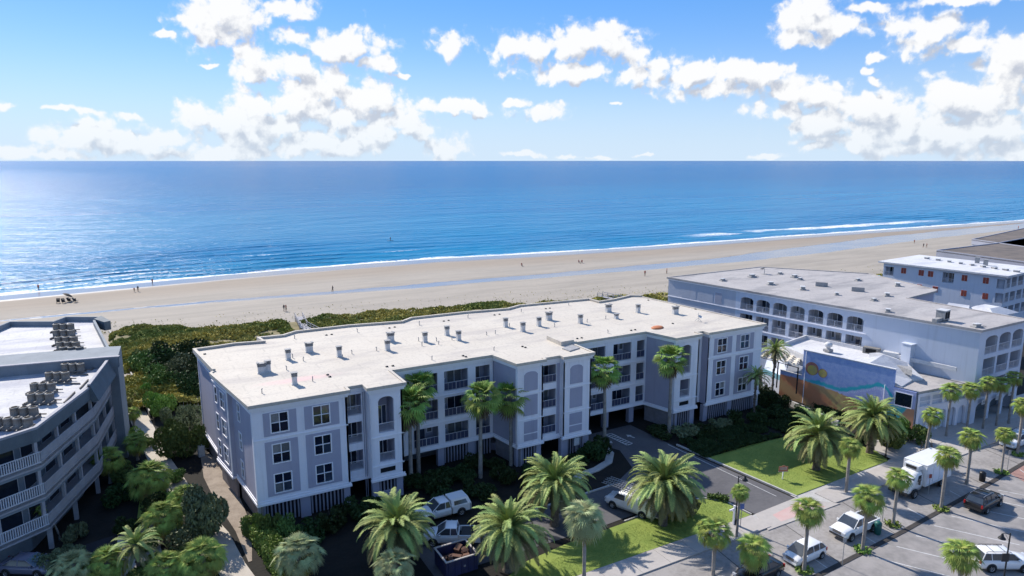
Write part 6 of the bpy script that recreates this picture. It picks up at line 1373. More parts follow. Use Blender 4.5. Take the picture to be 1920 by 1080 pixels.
# lawn tufts
for nm, x0, x1, y0, y1, test in (('lawn_grass', 21, 51.5, 44.1, 48.6, lambda x, y: (y < 45.5 + (x - 20) * .14) & (y < 48.6)), ('lawn_grass', 58.4, 77, 45.3, 60, lambda x, y: (x > 59.5 - (y - 44.5) * .11) & (y < 60 - (x - 66) * .9 * (x > 66) - 0))):
    r = np.random.default_rng(8); n = 26000; x = r.uniform(x0, x1, n); y = r.uniform(y0, y1, n); k = test(x, y)
    P = np.column_stack([x, y, np.full(n, .115) + r.random(n) * .03])[k]
    tag(obj(nm, leaf_cloud(nm, P, .028, M['lawn'], .3, 4)), 'short mown grass blades on the ' + ('front lawn' if x0 < 50 else 'side lawn'), 'grass', kind='stuff')
# ------------------------------------------------------------------ vehicles
def carpaint(name, c, rough=.25):
    m = mat(name, c, rough, tuple(q * .93 for q in c), .8, .5, spec=.5); b = m.node_tree.nodes['Principled BSDF']; b.inputs['Coat Weight'].default_value = .5; b.inputs['Coat Roughness'].default_value = .08; return m
M['cwhite'] = carpaint('white_car_paint', (.78, .78, .78)); M['cblack'] = carpaint('black_car_paint', (.010, .010, .012)); M['cgrey'] = carpaint('grey_blue_car_paint', (.16, .165, .23))
M['cglass'] = glass_mat('car_glass', (.06, .07, .08), .08, 1.0); M['tyre'] = mat('black_tyre', (.018, .018, .018), .9); M['rimm'] = mat('alloy_rim', (.42, .42, .43), .35, metal=.6)
M['lampg'] = mat('headlamp_lens', (.55, .57, .60), .1); M['lampr'] = mat('red_tail_lamp', (.42, .02, .02), .2); M['plast'] = mat('black_plastic_trim', (.03, .03, .032), .6); M['chrome'] = mat('chrome_grille', (.45, .45, .46), .25, metal=.8)
def loft(mb, st, mi=0, sm=True):
    """st: list of (x, half_width, z_low, z_side, z_top, crown) - car body cross sections from front to rear"""
    ring = []
    for (x, w, zl, zs, zt, cr) in st:
        half = [(w * .90, zl), (w, zl + (zs - zl) * .35), (w, zs), (w * .95, zs + (zt - zs) * .6), (w * .80, zt), (w * .4, zt + cr * .8)]
        ring.append([(x, -y, z) for y, z in half] + [(x, 0, zt + cr)] + [(x, y, z) for y, z in half[::-1]])
    n = len(ring[0]); vs = [p for r_ in ring for p in r_]
    fs = [(i * n + k, (i + 1) * n + k, (i + 1) * n + k + 1, i * n + k + 1) for i in range(len(ring) - 1) for k in range(n - 1)]
    fs += [((i + 1) * n, i * n, i * n + n - 1, (i + 1) * n + n - 1) for i in range(len(ring) - 1)]
    mb.add(vs, fs, mi, None, sm); mb.add(ring[0], [tuple(range(n))], mi); mb.add(ring[-1], [tuple(range(n))[::-1]], mi)
def wheel_meshes(R):
    t = MB(); t.lathe([(R * .62, -.11), (R * .95, -.115), (R, -.08), (R, .08), (R * .95, .115), (R * .62, .11)], 20)
    r_ = MB(); r_.lathe([(0, -.075), (R * .16, -.08), (R * .18, -.05), (R * .55, -.06), (R * .63, -.105)], 20)
    for k in range(5): r_.box(R * .1, -R * .07, -.085, R * .6, R * .07, -.05, 0, Matrix.Rotation(k * 2 * PI / 5, 4, 'Z'))
    return t.mesh('tyre', M['tyre']), r_.mesh('rim', M['rimm'])
def vehicle(kind, x, y, rz, paint, label, group='vehicles parked by the street', name='parked_car', cat='car', z=0.0):
    """built facing -x"""
    t = thing(name, x, y, z, label, cat, group, rz); B = WM[t.name]
    D = dict(hatch=dict(L=4.1, W=.87, R=.32, wb=(-1.25, 1.28)), sedan=dict(L=4.7, W=.91, R=.33, wb=(-1.42, 1.38)), suv=dict(L=4.9, W=.96, R=.38, wb=(-1.45, 1.45)), wagon=dict(L=4.75, W=.94, R=.37, wb=(-1.42, 1.42)), pickup=dict(L=5.4, W=.95, R=.39, wb=(-1.72, 1.65)), camper=dict(L=5.6, W=.98, R=.40, wb=(-1.75, 1.7)), truck=dict(L=8.2, W=1.15, R=.48, wb=(-2.9, 2.4)), van=dict(L=5.6, W=1.0, R=.38, wb=(-1.8, 1.6)))[kind]
    h = D['L'] / 2; W = D['W']; pm = M[paint]; body = MB()
    def greenhouse(x0, xr0, xr1, x1, zb, zt, wb, wt, quarter=()):
        """glass with painted roof; x0/x1 at the belt, xr0/xr1 at the roof"""
        g = MB(); vs = [(x0, -wb, zb), (x1, -wb, zb), (x1, wb, zb), (x0, wb, zb), (xr0, -wt, zt), (xr1, -wt, zt), (xr1, wt, zt), (xr0, wt, zt)]
        g.add(vs, [(0, 1, 5, 4), (1, 2, 6, 5), (2, 3, 7, 6), (3, 0, 4, 7)]); obj('glasshouse', g.mesh('glasshouse', M['cglass']), t, B)
        r_ = MB(); o = .025
        r_.add([(xr0 - .05, -wt - o, zt - .03), (xr1 + .05, -wt - o, zt - .03), (xr1 + .05, wt + o, zt - .03), (xr0 - .05, wt + o, zt - .03), (xr0 + .1, -wt + .12, zt + .05), (xr1 - .1, -wt + .12, zt + .05), (xr1 - .1, wt - .12, zt + .05), (xr0 + .1, wt - .12, zt + .05)], [(0, 1, 5, 4), (1, 2, 6, 5), (2, 3, 7, 6), (3, 0, 4, 7), (4, 5, 6, 7)], 0, None, True)
        for s in (-1, 1):
            for (a, b) in [((x0, zb), (xr0, zt)), ((x1, zb), (xr1, zt))] + [((q, zb), (q + .04, zt)) for q in quarter]:
                r_.tube([(a[0], s * wb * 1.005, a[1] - .02), (b[0], s * wt * 1.01, b[1])], .045, 4)
            r_.tube([(x0, s * (wb + .01), zb), (x1, s * (wb + .01), zb)], .03, 4)
        obj('roof_panel', r_.mesh('roof_panel', pm), t, B)
        for s in (-1, 1): obj('mirror', cached(('mir', paint), lambda: MB().box(-.08, -.09, -.07, .08, .09, .08).mesh('mirror', pm)), t, B @ Matrix.Translation((x0 + .35, s * (wb + .15), zb + .06)))
    if kind == 'hatch':
        loft(body, [(-h, .62, .32, .5, .62, .02), (-h + .12, .78, .25, .55, .72, .03), (-h + .45, W, .22, .6, .88, .05), (-1.2, W, .2, .68, .98, .05), (1.3, W, .2, .72, 1.02, .03), (h - .2, W * .96, .24, .72, 1.0, .02), (h, W * .85, .35, .6, .85, .0)], 0)
        greenhouse(-1.45, -.45, 1.35, 1.92, .97, 1.52, .82, .66, (.15, .95))
    elif kind == 'sedan':
        loft(body, [(-h, .66, .32, .5, .62, .02), (-h + .15, .82, .25, .55, .72, .03), (-h + 1.0, W, .22, .6, .88, .05), (-.85, W, .2, .66, .95, .05), (1.4, W, .2, .7, .98, .03), (h - .25, W * .95, .24, .7, 1.0, .02), (h, W * .82, .35, .62, .9, .0)], 0)
        greenhouse(-1.25, -.35, 1.0, 1.85, .95, 1.44, .82, .64, (.35,))
    elif kind in ('suv', 'wagon'):
        loft(body, [(-h, .72, .38, .6, .82, .02), (-h + .15, .86, .3, .65, .95, .03), (-h + 1.0, W, .28, .75, 1.08, .05), (-.95, W, .26, .85, 1.12, .04), (1.6, W, .26, .88, 1.15, .02), (h - .15, W * .97, .3, .9, 1.13, .01), (h, W * .9, .42, .8, 1.0, .0)], 0)
        greenhouse(-1.2, -.45, 1.95, 2.28, 1.10, 1.68, .86, .70, (.45, 1.4))
        rk = MB()
        for s in (-1, 1): rk.tube([(-.3, s * .62, 1.74), (-.15, s * .62, 1.8), (1.7, s * .62, 1.8), (1.85, s * .62, 1.74)], .025, 5)
        for q in (.2, 1.2): rk.tube([(q, -.62, 1.8), (q, .62, 1.8)], .02, 5)
        obj('roof_rack', rk.mesh('roof_rack', M['rimm'] if kind == 'suv' else M['plast']), t, B)
    elif kind in ('pickup', 'camper'):
        loft(body, [(-h, .76, .42, .68, .90, .02), (-h + .18, .88, .34, .72, 1.02, .03), (-h + 1.1, W, .32, .8, 1.14, .05), (-.95, W, .32, .9, 1.16, .04), (.62, W, .32, .92, 1.16, .0)], 0)
        greenhouse(-1.42, -.55, .45, .62, 1.14, 1.78, .88, .75, (-.1,) if kind == 'pickup' else (.0,))
        b2 = MB()
        for s in (-1, 1): b2.box(.62, min(s * W, s * (W - .1)), .45, h - .05, max(s * W, s * (W - .1)), 1.16)
        b2.box(h - .12, -W, .45, h, W, 1.14); b2.box(.62, -W + .1, .62, h - .1, W - .1, .66, 1); b2.box(.62, -W, .45, .72, W, 1.16)
        obj('cargo_bed', b2.mesh('cargo_bed', [pm, M['plast']]), t, B)
        if kind == 'camper':
            c = MB(); vs = [(.66, -W + .02, 1.17), (h, -W + .02, 1.17), (h, W - .02, 1.17), (.66, W - .02, 1.17), (.66, -.74, 1.83), (h - .28, -.74, 1.85), (h - .28, .74, 1.85), (.66, .74, 1.83)]
            c.add(vs, [(0, 1, 5, 4), (1, 2, 6, 5), (2, 3, 7, 6), (3, 0, 4, 7), (4, 5, 6, 7)]); cc = obj('camper_shell', c.mesh('camper_shell', pm), t, B)
            for s in (-1, 1):
                w_ = MB(); w_.add([(.95, s * (W - .05 - .0), 1.27), (h - .4, s * (W - .05), 1.27), (h - .55, s * .785, 1.66), (.95, s * .785, 1.66)], [(0, 1, 2, 3)] if s < 0 else [(3, 2, 1, 0)]); obj('shell_window', w_.mesh('shell_window', M['cglass']), cc, B @ Matrix.Translation((0, s * .02, 0)))
            obj('sunroof', MB().box(-.2, -.4, 1.785, .25, .4, 1.80).mesh('sunroof', M['cglass']), t, B)
        else: obj('toolbox_cover', MB().box(.9, -W + .12, 1.05, h - .14, W - .12, 1.10).mesh('toolbox_cover', M['plast']), t, B)
    elif kind == 'van':
        loft(body, [(-h, .76, .40, .66, .90, .02), (-h + .2, .92, .32, .72, 1.02, .04), (-h + .9, W, .3, .8, 1.2, .05), (-h + 1.7, W, .28, 1.5, 2.05, .03), (h - .1, W, .3, 1.5, 2.1, .03), (h, W * .97, .36, 1.4, 2.05, .02)], 0)
        g = MB(); g.add([(-h + .92, -.82, 1.28), (-h + .92, .82, 1.28), (-h + 1.6, .72, 2.0), (-h + 1.6, -.72, 2.0)], [(0, 3, 2, 1)])
        for s in (-1, 1): g.add([(-h + 1.15, s * 1.012, 1.25), (-h + 2.4, s * 1.012, 1.25), (-h + 2.4, s * .98, 1.85), (-h + 1.6, s * .98, 1.85)], [(0, 1, 2, 3)] if s < 0 else [(3, 2, 1, 0)])
        obj('window', g.mesh('window', M['cglass']), t, B @ Matrix.Translation((-.03, 0, .03)))
        rk = MB()
        for q in (-1.0, .4, 1.8):
            rk.tube([(q, -.9, 2.05), (q, -.9, 2.35), (q, .9, 2.35), (q, .9, 2.05)], .025, 5)
        obj('roof_rack', rk.mesh('roof_rack', M['rimm']), t, B)
    elif kind == 'truck':
        loft(body, [(-h, .80, .62, .9, 1.15, .02), (-h + .15, .95, .55, 1.0, 1.35, .05), (-h + 1.1, .98, .55, 1.1, 1.62, .10), (-h + 1.35, 1.0, .55, 1.2, 1.72, .06)], 0)
        loft(body, [(-h + 1.3, 1.0, .6, 1.2, 1.75, .0), (-h + 1.65, 1.02, .6, 1.7, 2.35, .03), (-h + 1.9, 1.02, .6, 1.9, 2.55, .05), (-h + 2.6, 1.02, .6, 1.9, 2.62, .05), (-h + 2.75, 1.0, .6, 1.9, 2.5, .0)], 0)
        g = MB(); g.add([(-h + 1.36, -.86, 1.80), (-h + 1.36, .86, 1.80), (-h + 1.72, .80, 2.38), (-h + 1.72, -.80, 2.38)], [(0, 3, 2, 1)])
        for s in (-1, 1): g.add([(-h + 1.7, s * 1.03, 1.65), (-h + 2.5, s * 1.03, 1.65), (-h + 2.5, s * 1.0, 2.3), (-h + 1.95, s * 1.0, 2.3)], [(0, 1, 2, 3)] if s < 0 else [(3, 2, 1, 0)])
        obj('window', g.mesh('window', M['cglass']), t, B @ Matrix.Translation((-.03, 0, .02)))
        bx = MB(); bx.box(-h + 2.95, -1.22, .95, h, 1.22, 3.25); bx.box(-h + 2.93, -1.24, 3.25, h + .02, 1.24, 3.31); bx.box(-h + 2.93, -1.24, .9, h + .02, 1.24, .98)
        for q in (-h + 2.96, h - .02): bx.box(q - .03, -1.25, .95, q + .03, -1.19, 3.3); bx.box(q - .03, 1.19, .95, q + .03, 1.25, 3.3)
        cb = obj('cargo_box', bx.mesh('cargo_box', pm), t, B)
        rf = MB(); rf.box(-h + 2.15, -.75, 2.68, -h + 2.94, .75, 3.2); rf.box(-h + 2.11, -.55, 2.78, -h + 2.16, .55, 3.1, 1); obj('cooling_unit', rf.mesh('cooling_unit', [M['cwhite'], M['plast']]), cb, B)
        for s in (-1, 1):
            pn = MB()
            for q in (-1.0, .3, 1.6): pn.box(q, s * 1.235 - .012, 1.15, q + 1.1, s * 1.235 + .012, 2.95)
            obj('side_panel', pn.mesh('side_panel', M['trim']), cb, B)
            mr_ = MB(); mr_.tube([(-h + 1.6, s * 1.0, 1.5), (-h + 1.45, s * 1.35, 1.7)], .02, 4); mr_.box(-h + 1.4, s * 1.35 - .1, 1.6, -h + 1.5, s * 1.35 + .1, 2.15); obj('mirror', mr_.mesh('mirror', M['plast']), t, B)
        obj('chassis', MB().box(-h + 1.0, -.45, .5, h - .2, .45, .9).box(-h - .1, -1.0, .45, -h + .12, 1.0, .72).mesh('chassis', M['plast']), t, B)
    bo = obj('body', body.mesh('body', pm), t, B)
    # lamps, grille, bumpers, wheels
    zl = {'truck': 1.05, 'van': .85, 'pickup': .88, 'camper': .88, 'suv': .85, 'wagon': .85}.get(kind, .66); wl = W * (.68 if kind != 'truck' else .7)
    for s in (-1, 1):
        obj('headlight', cached(('hl', kind), lambda: MB().box(-.07, -.17, -.09, .12, .17, .09).mesh('headlight', M['lampg'])), t, B @ Matrix.Translation((-h + .04, s * wl, zl)))
        if kind != 'truck': obj('tail_light', cached(('tl', kind), lambda: MB().box(-.08, -.08, -.16, .04, .08, .16).mesh('tail_light', M['lampr'])), t, B @ Matrix.Translation((h - .0, s * W * .84, zl + .08)))
    g = MB(); g.box(-h - .015, -W * .45, zl - .16, -h + .08, W * .45, zl + .08)
    for k in range(3): g.box(-h - .03, -W * .45, zl - .13 + k * .07, -h - .01, W * .45, zl - .10 + k * .07, 1)
    obj('grille', g.mesh('grille', [M['plast'], M['chrome']]), t, B)
    bp = MB(); bp.box(-h - .04, -W * .78, zl - .42, -h + .14, W * .78, zl - .24); bp.box(h - .12, -W * .85, zl - .42, h + .05, W * .85, zl - .22)
    obj('bumper', bp.mesh('bumper', M['plast'] if kind in ('suv', 'truck', 'pickup') else pm), t, B)
    R = D['R']; ty, ri = cached(('wh', R), lambda: wheel_meshes(R))
    for wx in D['wb']:
        for s in (-1, 1):
            arch = cached(('arch', R), lambda: MB().lathe([(0, 0), (R * 1.22, 0), (R * 1.22, .03), (0, .03)], 18).mesh('wheel_arch', M['plast']))
            A_ = B @ Matrix.Translation((wx, s * (W + .004), R + .03)) @ Matrix.Rotation(PI / 2 * s, 4, 'X')
            obj('wheel_arch', arch, t, A_)
            Mx = B @ Matrix.Translation((wx, s * (W - .06), R)) @ Matrix.Rotation(PI / 2 * s, 4, 'X')
            w_ = obj('wheel', ty, t, Mx); obj('rim', ri, w_, Mx)
    return t
p = at(1515, 1051, 0); vehicle('hatch', p.x, p.y + .4, .03, 'cwhite', 'small white hatchback parked on the street, leftmost of the white cars in the lane')
p = at(1609, 1002, 0); vehicle('pickup', p.x, p.y + .5, .03, 'cwhite', 'white pickup with a dark bed cover parked beside the green bin', name='pickup_truck', cat='pickup')
vehicle('truck', 72.8, 39.3, .04, 'cwhite', 'white box truck with a cooling unit over its cab, parked on the street', name='box_truck', cat='truck')
vehicle('suv', 74.6, 33.6, PI + .07, 'cblack', 'black car with roof rails parked across the drain channel from the box truck')
p = at(1883, 1068, 0); vehicle('wagon', p.x + .2, p.y + .4, PI + math.radians(-30), 'cwhite', 'white wagon in the near car park at the bottom right')
p = at(1425, 1083, 0); vehicle('sedan', p.x, p.y + .2, .03, 'cblack', 'dark sedan cut off by the bottom edge behind a cabbage palm')
p = at(1903, 838, 0); vehicle('wagon', p.x + .6, p.y + .3, .05, 'cwhite', 'white car at the right edge near the hotel arcade')
p = at(1930, 822, 0); vehicle('sedan', p.x + 3.4, p.y + .3, .05, 'cgrey', 'grey car just entering the photo at the right edge behind the white one')
vehicle('camper', 24.7, 59.1, .0, 'cwhite', 'white pickup with a white camper shell and sunroof in the shaded car court', name='pickup_truck', cat='pickup', group='vehicles in the car court')
vehicle('pickup', 23.6, 54.2, -.5, 'cwhite', 'white pickup half hidden by fronds beside the skip of rubble', name='pickup_truck', cat='pickup', group='vehicles in the car court')
van = vehicle('van', 42.2, 50.6, math.radians(-68), 'cwhite', 'white van carrying a ladder rack, between two date palms', name='work_van', cat='van', group='vehicles in the car court')
p = at(55, 1071, 0); vehicle('sedan', p.x, p.y, math.radians(148), 'cgrey', 'grey blue sedan in the dark car park at the bottom left')
# ladders lying on the van rack
B = WM[van.name]
for i, (yy, L, zz) in enumerate(((-.75, 5.2, 2.42), (-.35, 4.6, 2.45), (.1, 5.4, 2.42), (.55, 5.0, 2.45))):
    mb = MB(); w = .19
    for s in (-1, 1): mb.box(-L / 2 - .6, s * w - .02, 0, L / 2 - .6, s * w + .02, .07)
    for k in range(int(L / .3)): mb.box(-L / 2 - .45 + k * .3, -w, .02, -L / 2 - .41 + k * .3, w, .05)
    tag(obj('ladder', mb.mesh('ladder', M['rimm']), None, B @ Matrix.Translation((0, yy, zz))), ['first', 'second', 'third', 'fourth'][i] + ' silver ladder counted across the rack of the white van', 'ladder', 'ladders on the van rack')
mb = MB(); mb.box(0, -.9, .5, 1.0, .9, .6); tag(obj('tow_platform', mb.mesh('tow_platform', M['conc']), None, B @ Matrix.Translation((2.95, 0, .1))), 'pale platform behind the white ladder van', 'platform')
# skip full of rubble
SK = thing('skip', 22.2, 50.2, 0, 'dark blue open skip with pale rim and brown rubble in it', 'skip', rz=.0); B = WM[SK.name]
M['skipb'] = mat('dark_blue_painted_steel', (.02, .025, .09), .55, (.02, .022, .05), 1.5)
mb = MB()
for (x0, y0, x1, y1) in ((-1.5, -1.3, 1.5, -1.22), (-1.5, 1.22, 1.5, 1.3), (-1.5, -1.22, -1.42, 1.22), (1.42, -1.22, 1.5, 1.22)): mb.box(x0, y0, .15, x1, y1, 1.6)
mb.box(-1.45, -1.25, .1, 1.45, 1.25, .2)
for k in range(5): mb.box(-1.3 + k * .62, -1.38, .2, -1.2 + k * .62, -1.3, 1.55)
obj('shell', mb.mesh('shell', M['skipb']), SK, B)
mb = MB(); mb.box(-1.56, -1.36, 1.6, 1.56, -1.2, 1.68); mb.box(-1.56, 1.2, 1.6, 1.56, 1.36, 1.68); mb.box(-1.56, -1.2, 1.6, -1.4, 1.2, 1.68); mb.box(1.4, -1.2, 1.6, 1.56, 1.2, 1.68); obj('rim', mb.mesh('rim', M['conc']), SK, B)
rr = random.Random(9); rub = [mat('brown_rubble', (.15, .08, .055), .95), mat('grey_sheet_rubble', (.28, .26, .27), .9)]
for i in range(34):
    mb = MB(); a, b, c_ = rr.uniform(.15, .55), rr.uniform(.1, .4), rr.uniform(.04, .2); mb.box(-a, -b, -c_, a, b, c_)
    tag(obj('rubble', mb.mesh('rubble', rub[i % 3 == 0]), None, B @ Matrix.Translation((rr.uniform(-1.0, 1.0), rr.uniform(-.9, .9), .5 + rr.random() * .9)) @ Matrix.Rotation(rr.random() * 6, 4, 'Z') @ Matrix.Rotation(rr.uniform(-.5, .5), 4, 'X')), 'broken piece of ' + ('brown board' if i % 3 == 0 else 'grey sheet' ) + ' lying in the blue skip', 'rubble', 'rubble in the skip')

# ------------------------------------------------------------------ street furniture
def lamp_post(x, y, h, rz, lab):
    t = thing('street_lamp', x, y, 0, lab, 'street lamp', 'black street lamps', rz); B = WM[t.name]
    mb = MB(); mb.lathe([(.13, 0), (.13, .5), (.07, .6), (.055, h), (0, h + .05)], 10); mb.tube([(0, 0, h - .15), (.35, 0, h + .02), (.65, 0, h - .02)], .025, 6); mb.tube([(0, 0, h - .7), (.4, 0, h - .1)], .015, 5); obj('post', mb.mesh('post', M['black']), t, B)
    mb = MB(); mb.lathe([(.30, -.45), (.27, -.38), (.13, -.22), (.09, -.05), (.03, .02)], 12); mb.lathe([(0, -.44), (.24, -.43)], 12, 1); obj('lamp_head', mb.mesh('lamp_head', [M['black'], M['lampg']]), t, B @ Matrix.Translation((.65, 0, h - .02)))
    return t
p = at(1379, 985, 0); lamp_post(p.x, p.y, 5.2, -.5, 'black street lamp with a hanging head at the mouth of the driveway')
p = at(1880, 1100, 0); lamp_post(p.x, p.y, 4.9, PI - .5, 'black street lamp with a hanging head in front of the white wagon')
p = at(1660, 860, 0); lamp_post(p.x, p.y, 5.6, -.4, 'black street lamp with a hanging head before the mural')
lamp_post(23.3, 49.2, 4.6, .4, 'black street lamp in front of the date palm with bright fruit')
tag(obj('banner', MB().box(-.3, -.02, 0, .3, .02, .75).mesh('banner', M['plast']), None, T3(p.x - 17.6, p.y - 21, 2.2, 2.6)), 'small dark banner plate on the street lamp before the white wagon', 'banner')
bpos = at(1880, 1100, 0); bpy.data.objects['banner'].matrix_basis = T3(bpos.x - .25, bpos.y, 2.4, -.5)
def post_sign(px, py, h, lab, w=.32, hh=.45, colr=None, name='sign_post'):
    p = at(px, py, 0); t = thing(name, p.x, p.y, 0, lab, 'sign', None, -.4); B = WM[t.name]
    obj('post', MB().tube([(0, 0, 0), (0, 0, h)], .035, 6).mesh('post', M['duct']), t, B); obj('plate', MB().box(-w / 2, -.05, h - hh, w / 2, -.035, h, 0).mesh('plate', colr or M['linew']), t, B)
post_sign(1579, 1060, 2.7, 'thin sign post on the street between the hatchback and the white pickup', colr=M['duct'])
post_sign(1654, 978, 2.6, 'white topped sign post just right of the green bin')
post_sign(1888, 884, 2.6, 'thin sign post beside the cabbage palm at the brick paving', colr=M['duct'])
post_sign(1740, 928, 2.4, 'sign post beside the box truck', colr=M['redsh'])
p = at(1467, 900, 0); t = thing('lawn_sign', p.x, p.y, .1, 'small red notice on a white post standing on the side lawn', 'sign', None, -.45); B = WM[t.name]
obj('post', MB().box(-.05, -.04, 0, .05, .04, 1.1).mesh('post', M['trim']), t, B); mb = MB(); mb.box(-.52, -.07, .95, .52, -.03, 1.55, 0); mb.box(-.40, -.08, 1.35, .40, -.07, 1.42, 1); mb.box(-.36, -.08, 1.2, .36, -.07, 1.26, 1); mb.box(-.56, -.075, .92, .56, -.025, .95, 1); mb.box(-.15, -.07, 1.55, .15, -.03, 1.66, 0)
obj('board', mb.mesh('board', [mat('faded_red_sign', (.42, .16, .11), .7), M['linew']]), t, B)
def bin_(px, py, m, h, lab):
    p = at(px, py, 0); t = thing('litter_bin', p.x, p.y, 0, lab, 'bin'); B = WM[t.name]
    obj('barrel', MB().lathe([(.27, 0), (.31, .1), (.33, h * .75), (.30, h * .82)], 14).mesh('barrel', m), t, B); obj('lid', MB().lathe([(.34, h * .82), (.32, h * .9), (.18, h), (0, h + .02)], 14).mesh('lid', m), t, B)
bin_(1645, 1001, mat('dark_green_plastic', (.012, .10, .085), .5), 1.3, 'dark green bin beside the white street pickup')
bin_(1841, 902, M['black'], 1.15, 'black litter bin on the pavement behind the black car')
# white wooden cross post and blue notice on the lawn corner
p = at(1375, 985, 0); mb = MB(); mb.box(-.08, -.08, 0, .08, .08, 2.0); mb.box(-.75, -.05, 1.62, .75, .05, 1.76); mb.tube([(-.3, 0, 1.5), (.45, 0, 1.95)], .05, 4)
tag(obj('cross_post', mb.mesh('cross_post', M['trim']), None, T3(p.x, p.y, .1, .1)), 'white wooden post with cross arms on the lawn corner beside the driveway', 'post')
post_sign(1388, 990, 2.6, 'blue and white sign post behind the short bright palm', w=.5, hh=.6, colr=mat('blue_sign', (.10, .16, .40), .5))
# bicycles at the rack
def bicycle(x, y, rz, lab):
    t = thing('bicycle', x, y, .12, lab, 'bicycle', 'bicycles by the leaning palm', rz); B = WM[t.name]
    whm = cached('bw', lambda: MB().lathe([(.31, -.02), (.34, 0), (.31, .02), (.29, 0), (.31, -.02)], 16).mesh('wheel', M['tyre']))
    for xx in (-.5, .5): obj('wheel', whm, t, B @ Matrix.Translation((xx, 0, .34)) @ Matrix.Rotation(PI / 2, 4, 'X'))
    mb = MB()
    for a, b in (((-.5, 0, .34), (-.15, 0, .8)), ((-.15, 0, .8), (.35, 0, .8)), ((.35, 0, .8), (.5, 0, .34)), ((.35, 0, .75), (0, 0, .34)), ((0, 0, .34), (-.15, 0, .8)), ((-.5, 0, .34), (0, 0, .34)), ((.35, 0, .8), (.33, 0, 1.0))): mb.tube([a, b], .02, 5)
    mb.tube([(.3, -.25, 1.0), (.3, .25, 1.0)], .016, 5); obj('frame', mb.mesh('frame', M['black']), t, B); obj('saddle', MB().box(-.28, -.07, .88, -.04, .07, .93).mesh('saddle', M['plast']), t, B)
for i, (px, py) in enumerate(((1728, 843), (1737, 848), (1746, 843))):
    p = at(px, py, .1); bicycle(p.x, p.y, .3 + i * .2, ['left', 'middle', 'right'][i] + ' one of the three bicycles parked by the leaning palm')
# bench and box in the shaded planting, white cabinet at the left base
p = at(378, 855, 0); tag(obj('utility_cabinet', MB().box(-.35, -.3, 0, .35, .3, 1.3).box(-.38, -.33, 1.3, .38, .33, 1.38).box(-.3, -.31, .2, .3, -.3, 1.2).mesh('utility_cabinet', M['duct2']), None, T3(p.x, p.y, 0, .2)), 'white utility cabinet at the left foot of the grey apartments', 'cabinet')
for i, (px, py, lab) in enumerate(((935, 843, 'left pale cabinet in the shaded corner by the inner wall'), (948, 850, 'right pale cabinet in the shaded corner by the inner wall'))):
    p = at(px, py, 0); tag(obj('utility_cabinet', MB().box(-1.0 + i * .2, -.35, 0, 1.0 - i * .2, .35, .9).box(-.9, -.36, .1, .9, -.35, .8).mesh('utility_cabinet', M['lav']), None, T3(p.x, p.y, 0, -.9)), lab, 'cabinet')
# lawn fence by the pool
F_ = Frame(3.5, 105.2, 8.0, 105.0); mb = MB(); mb.box(0, 0, 1.1, 4.4, .04, 1.16); mb.box(0, 0, .1, 4.4, .04, .15)
for i in range(10): mb.box(i * .48, 0, 0, i * .48 + .05, .05, 1.25)
tag(obj('pool_fence', mb.mesh('pool_fence', M['railm']), None, F_.at(0)), 'thin white fence in front of the small bright lawn behind the apartments', 'fence')

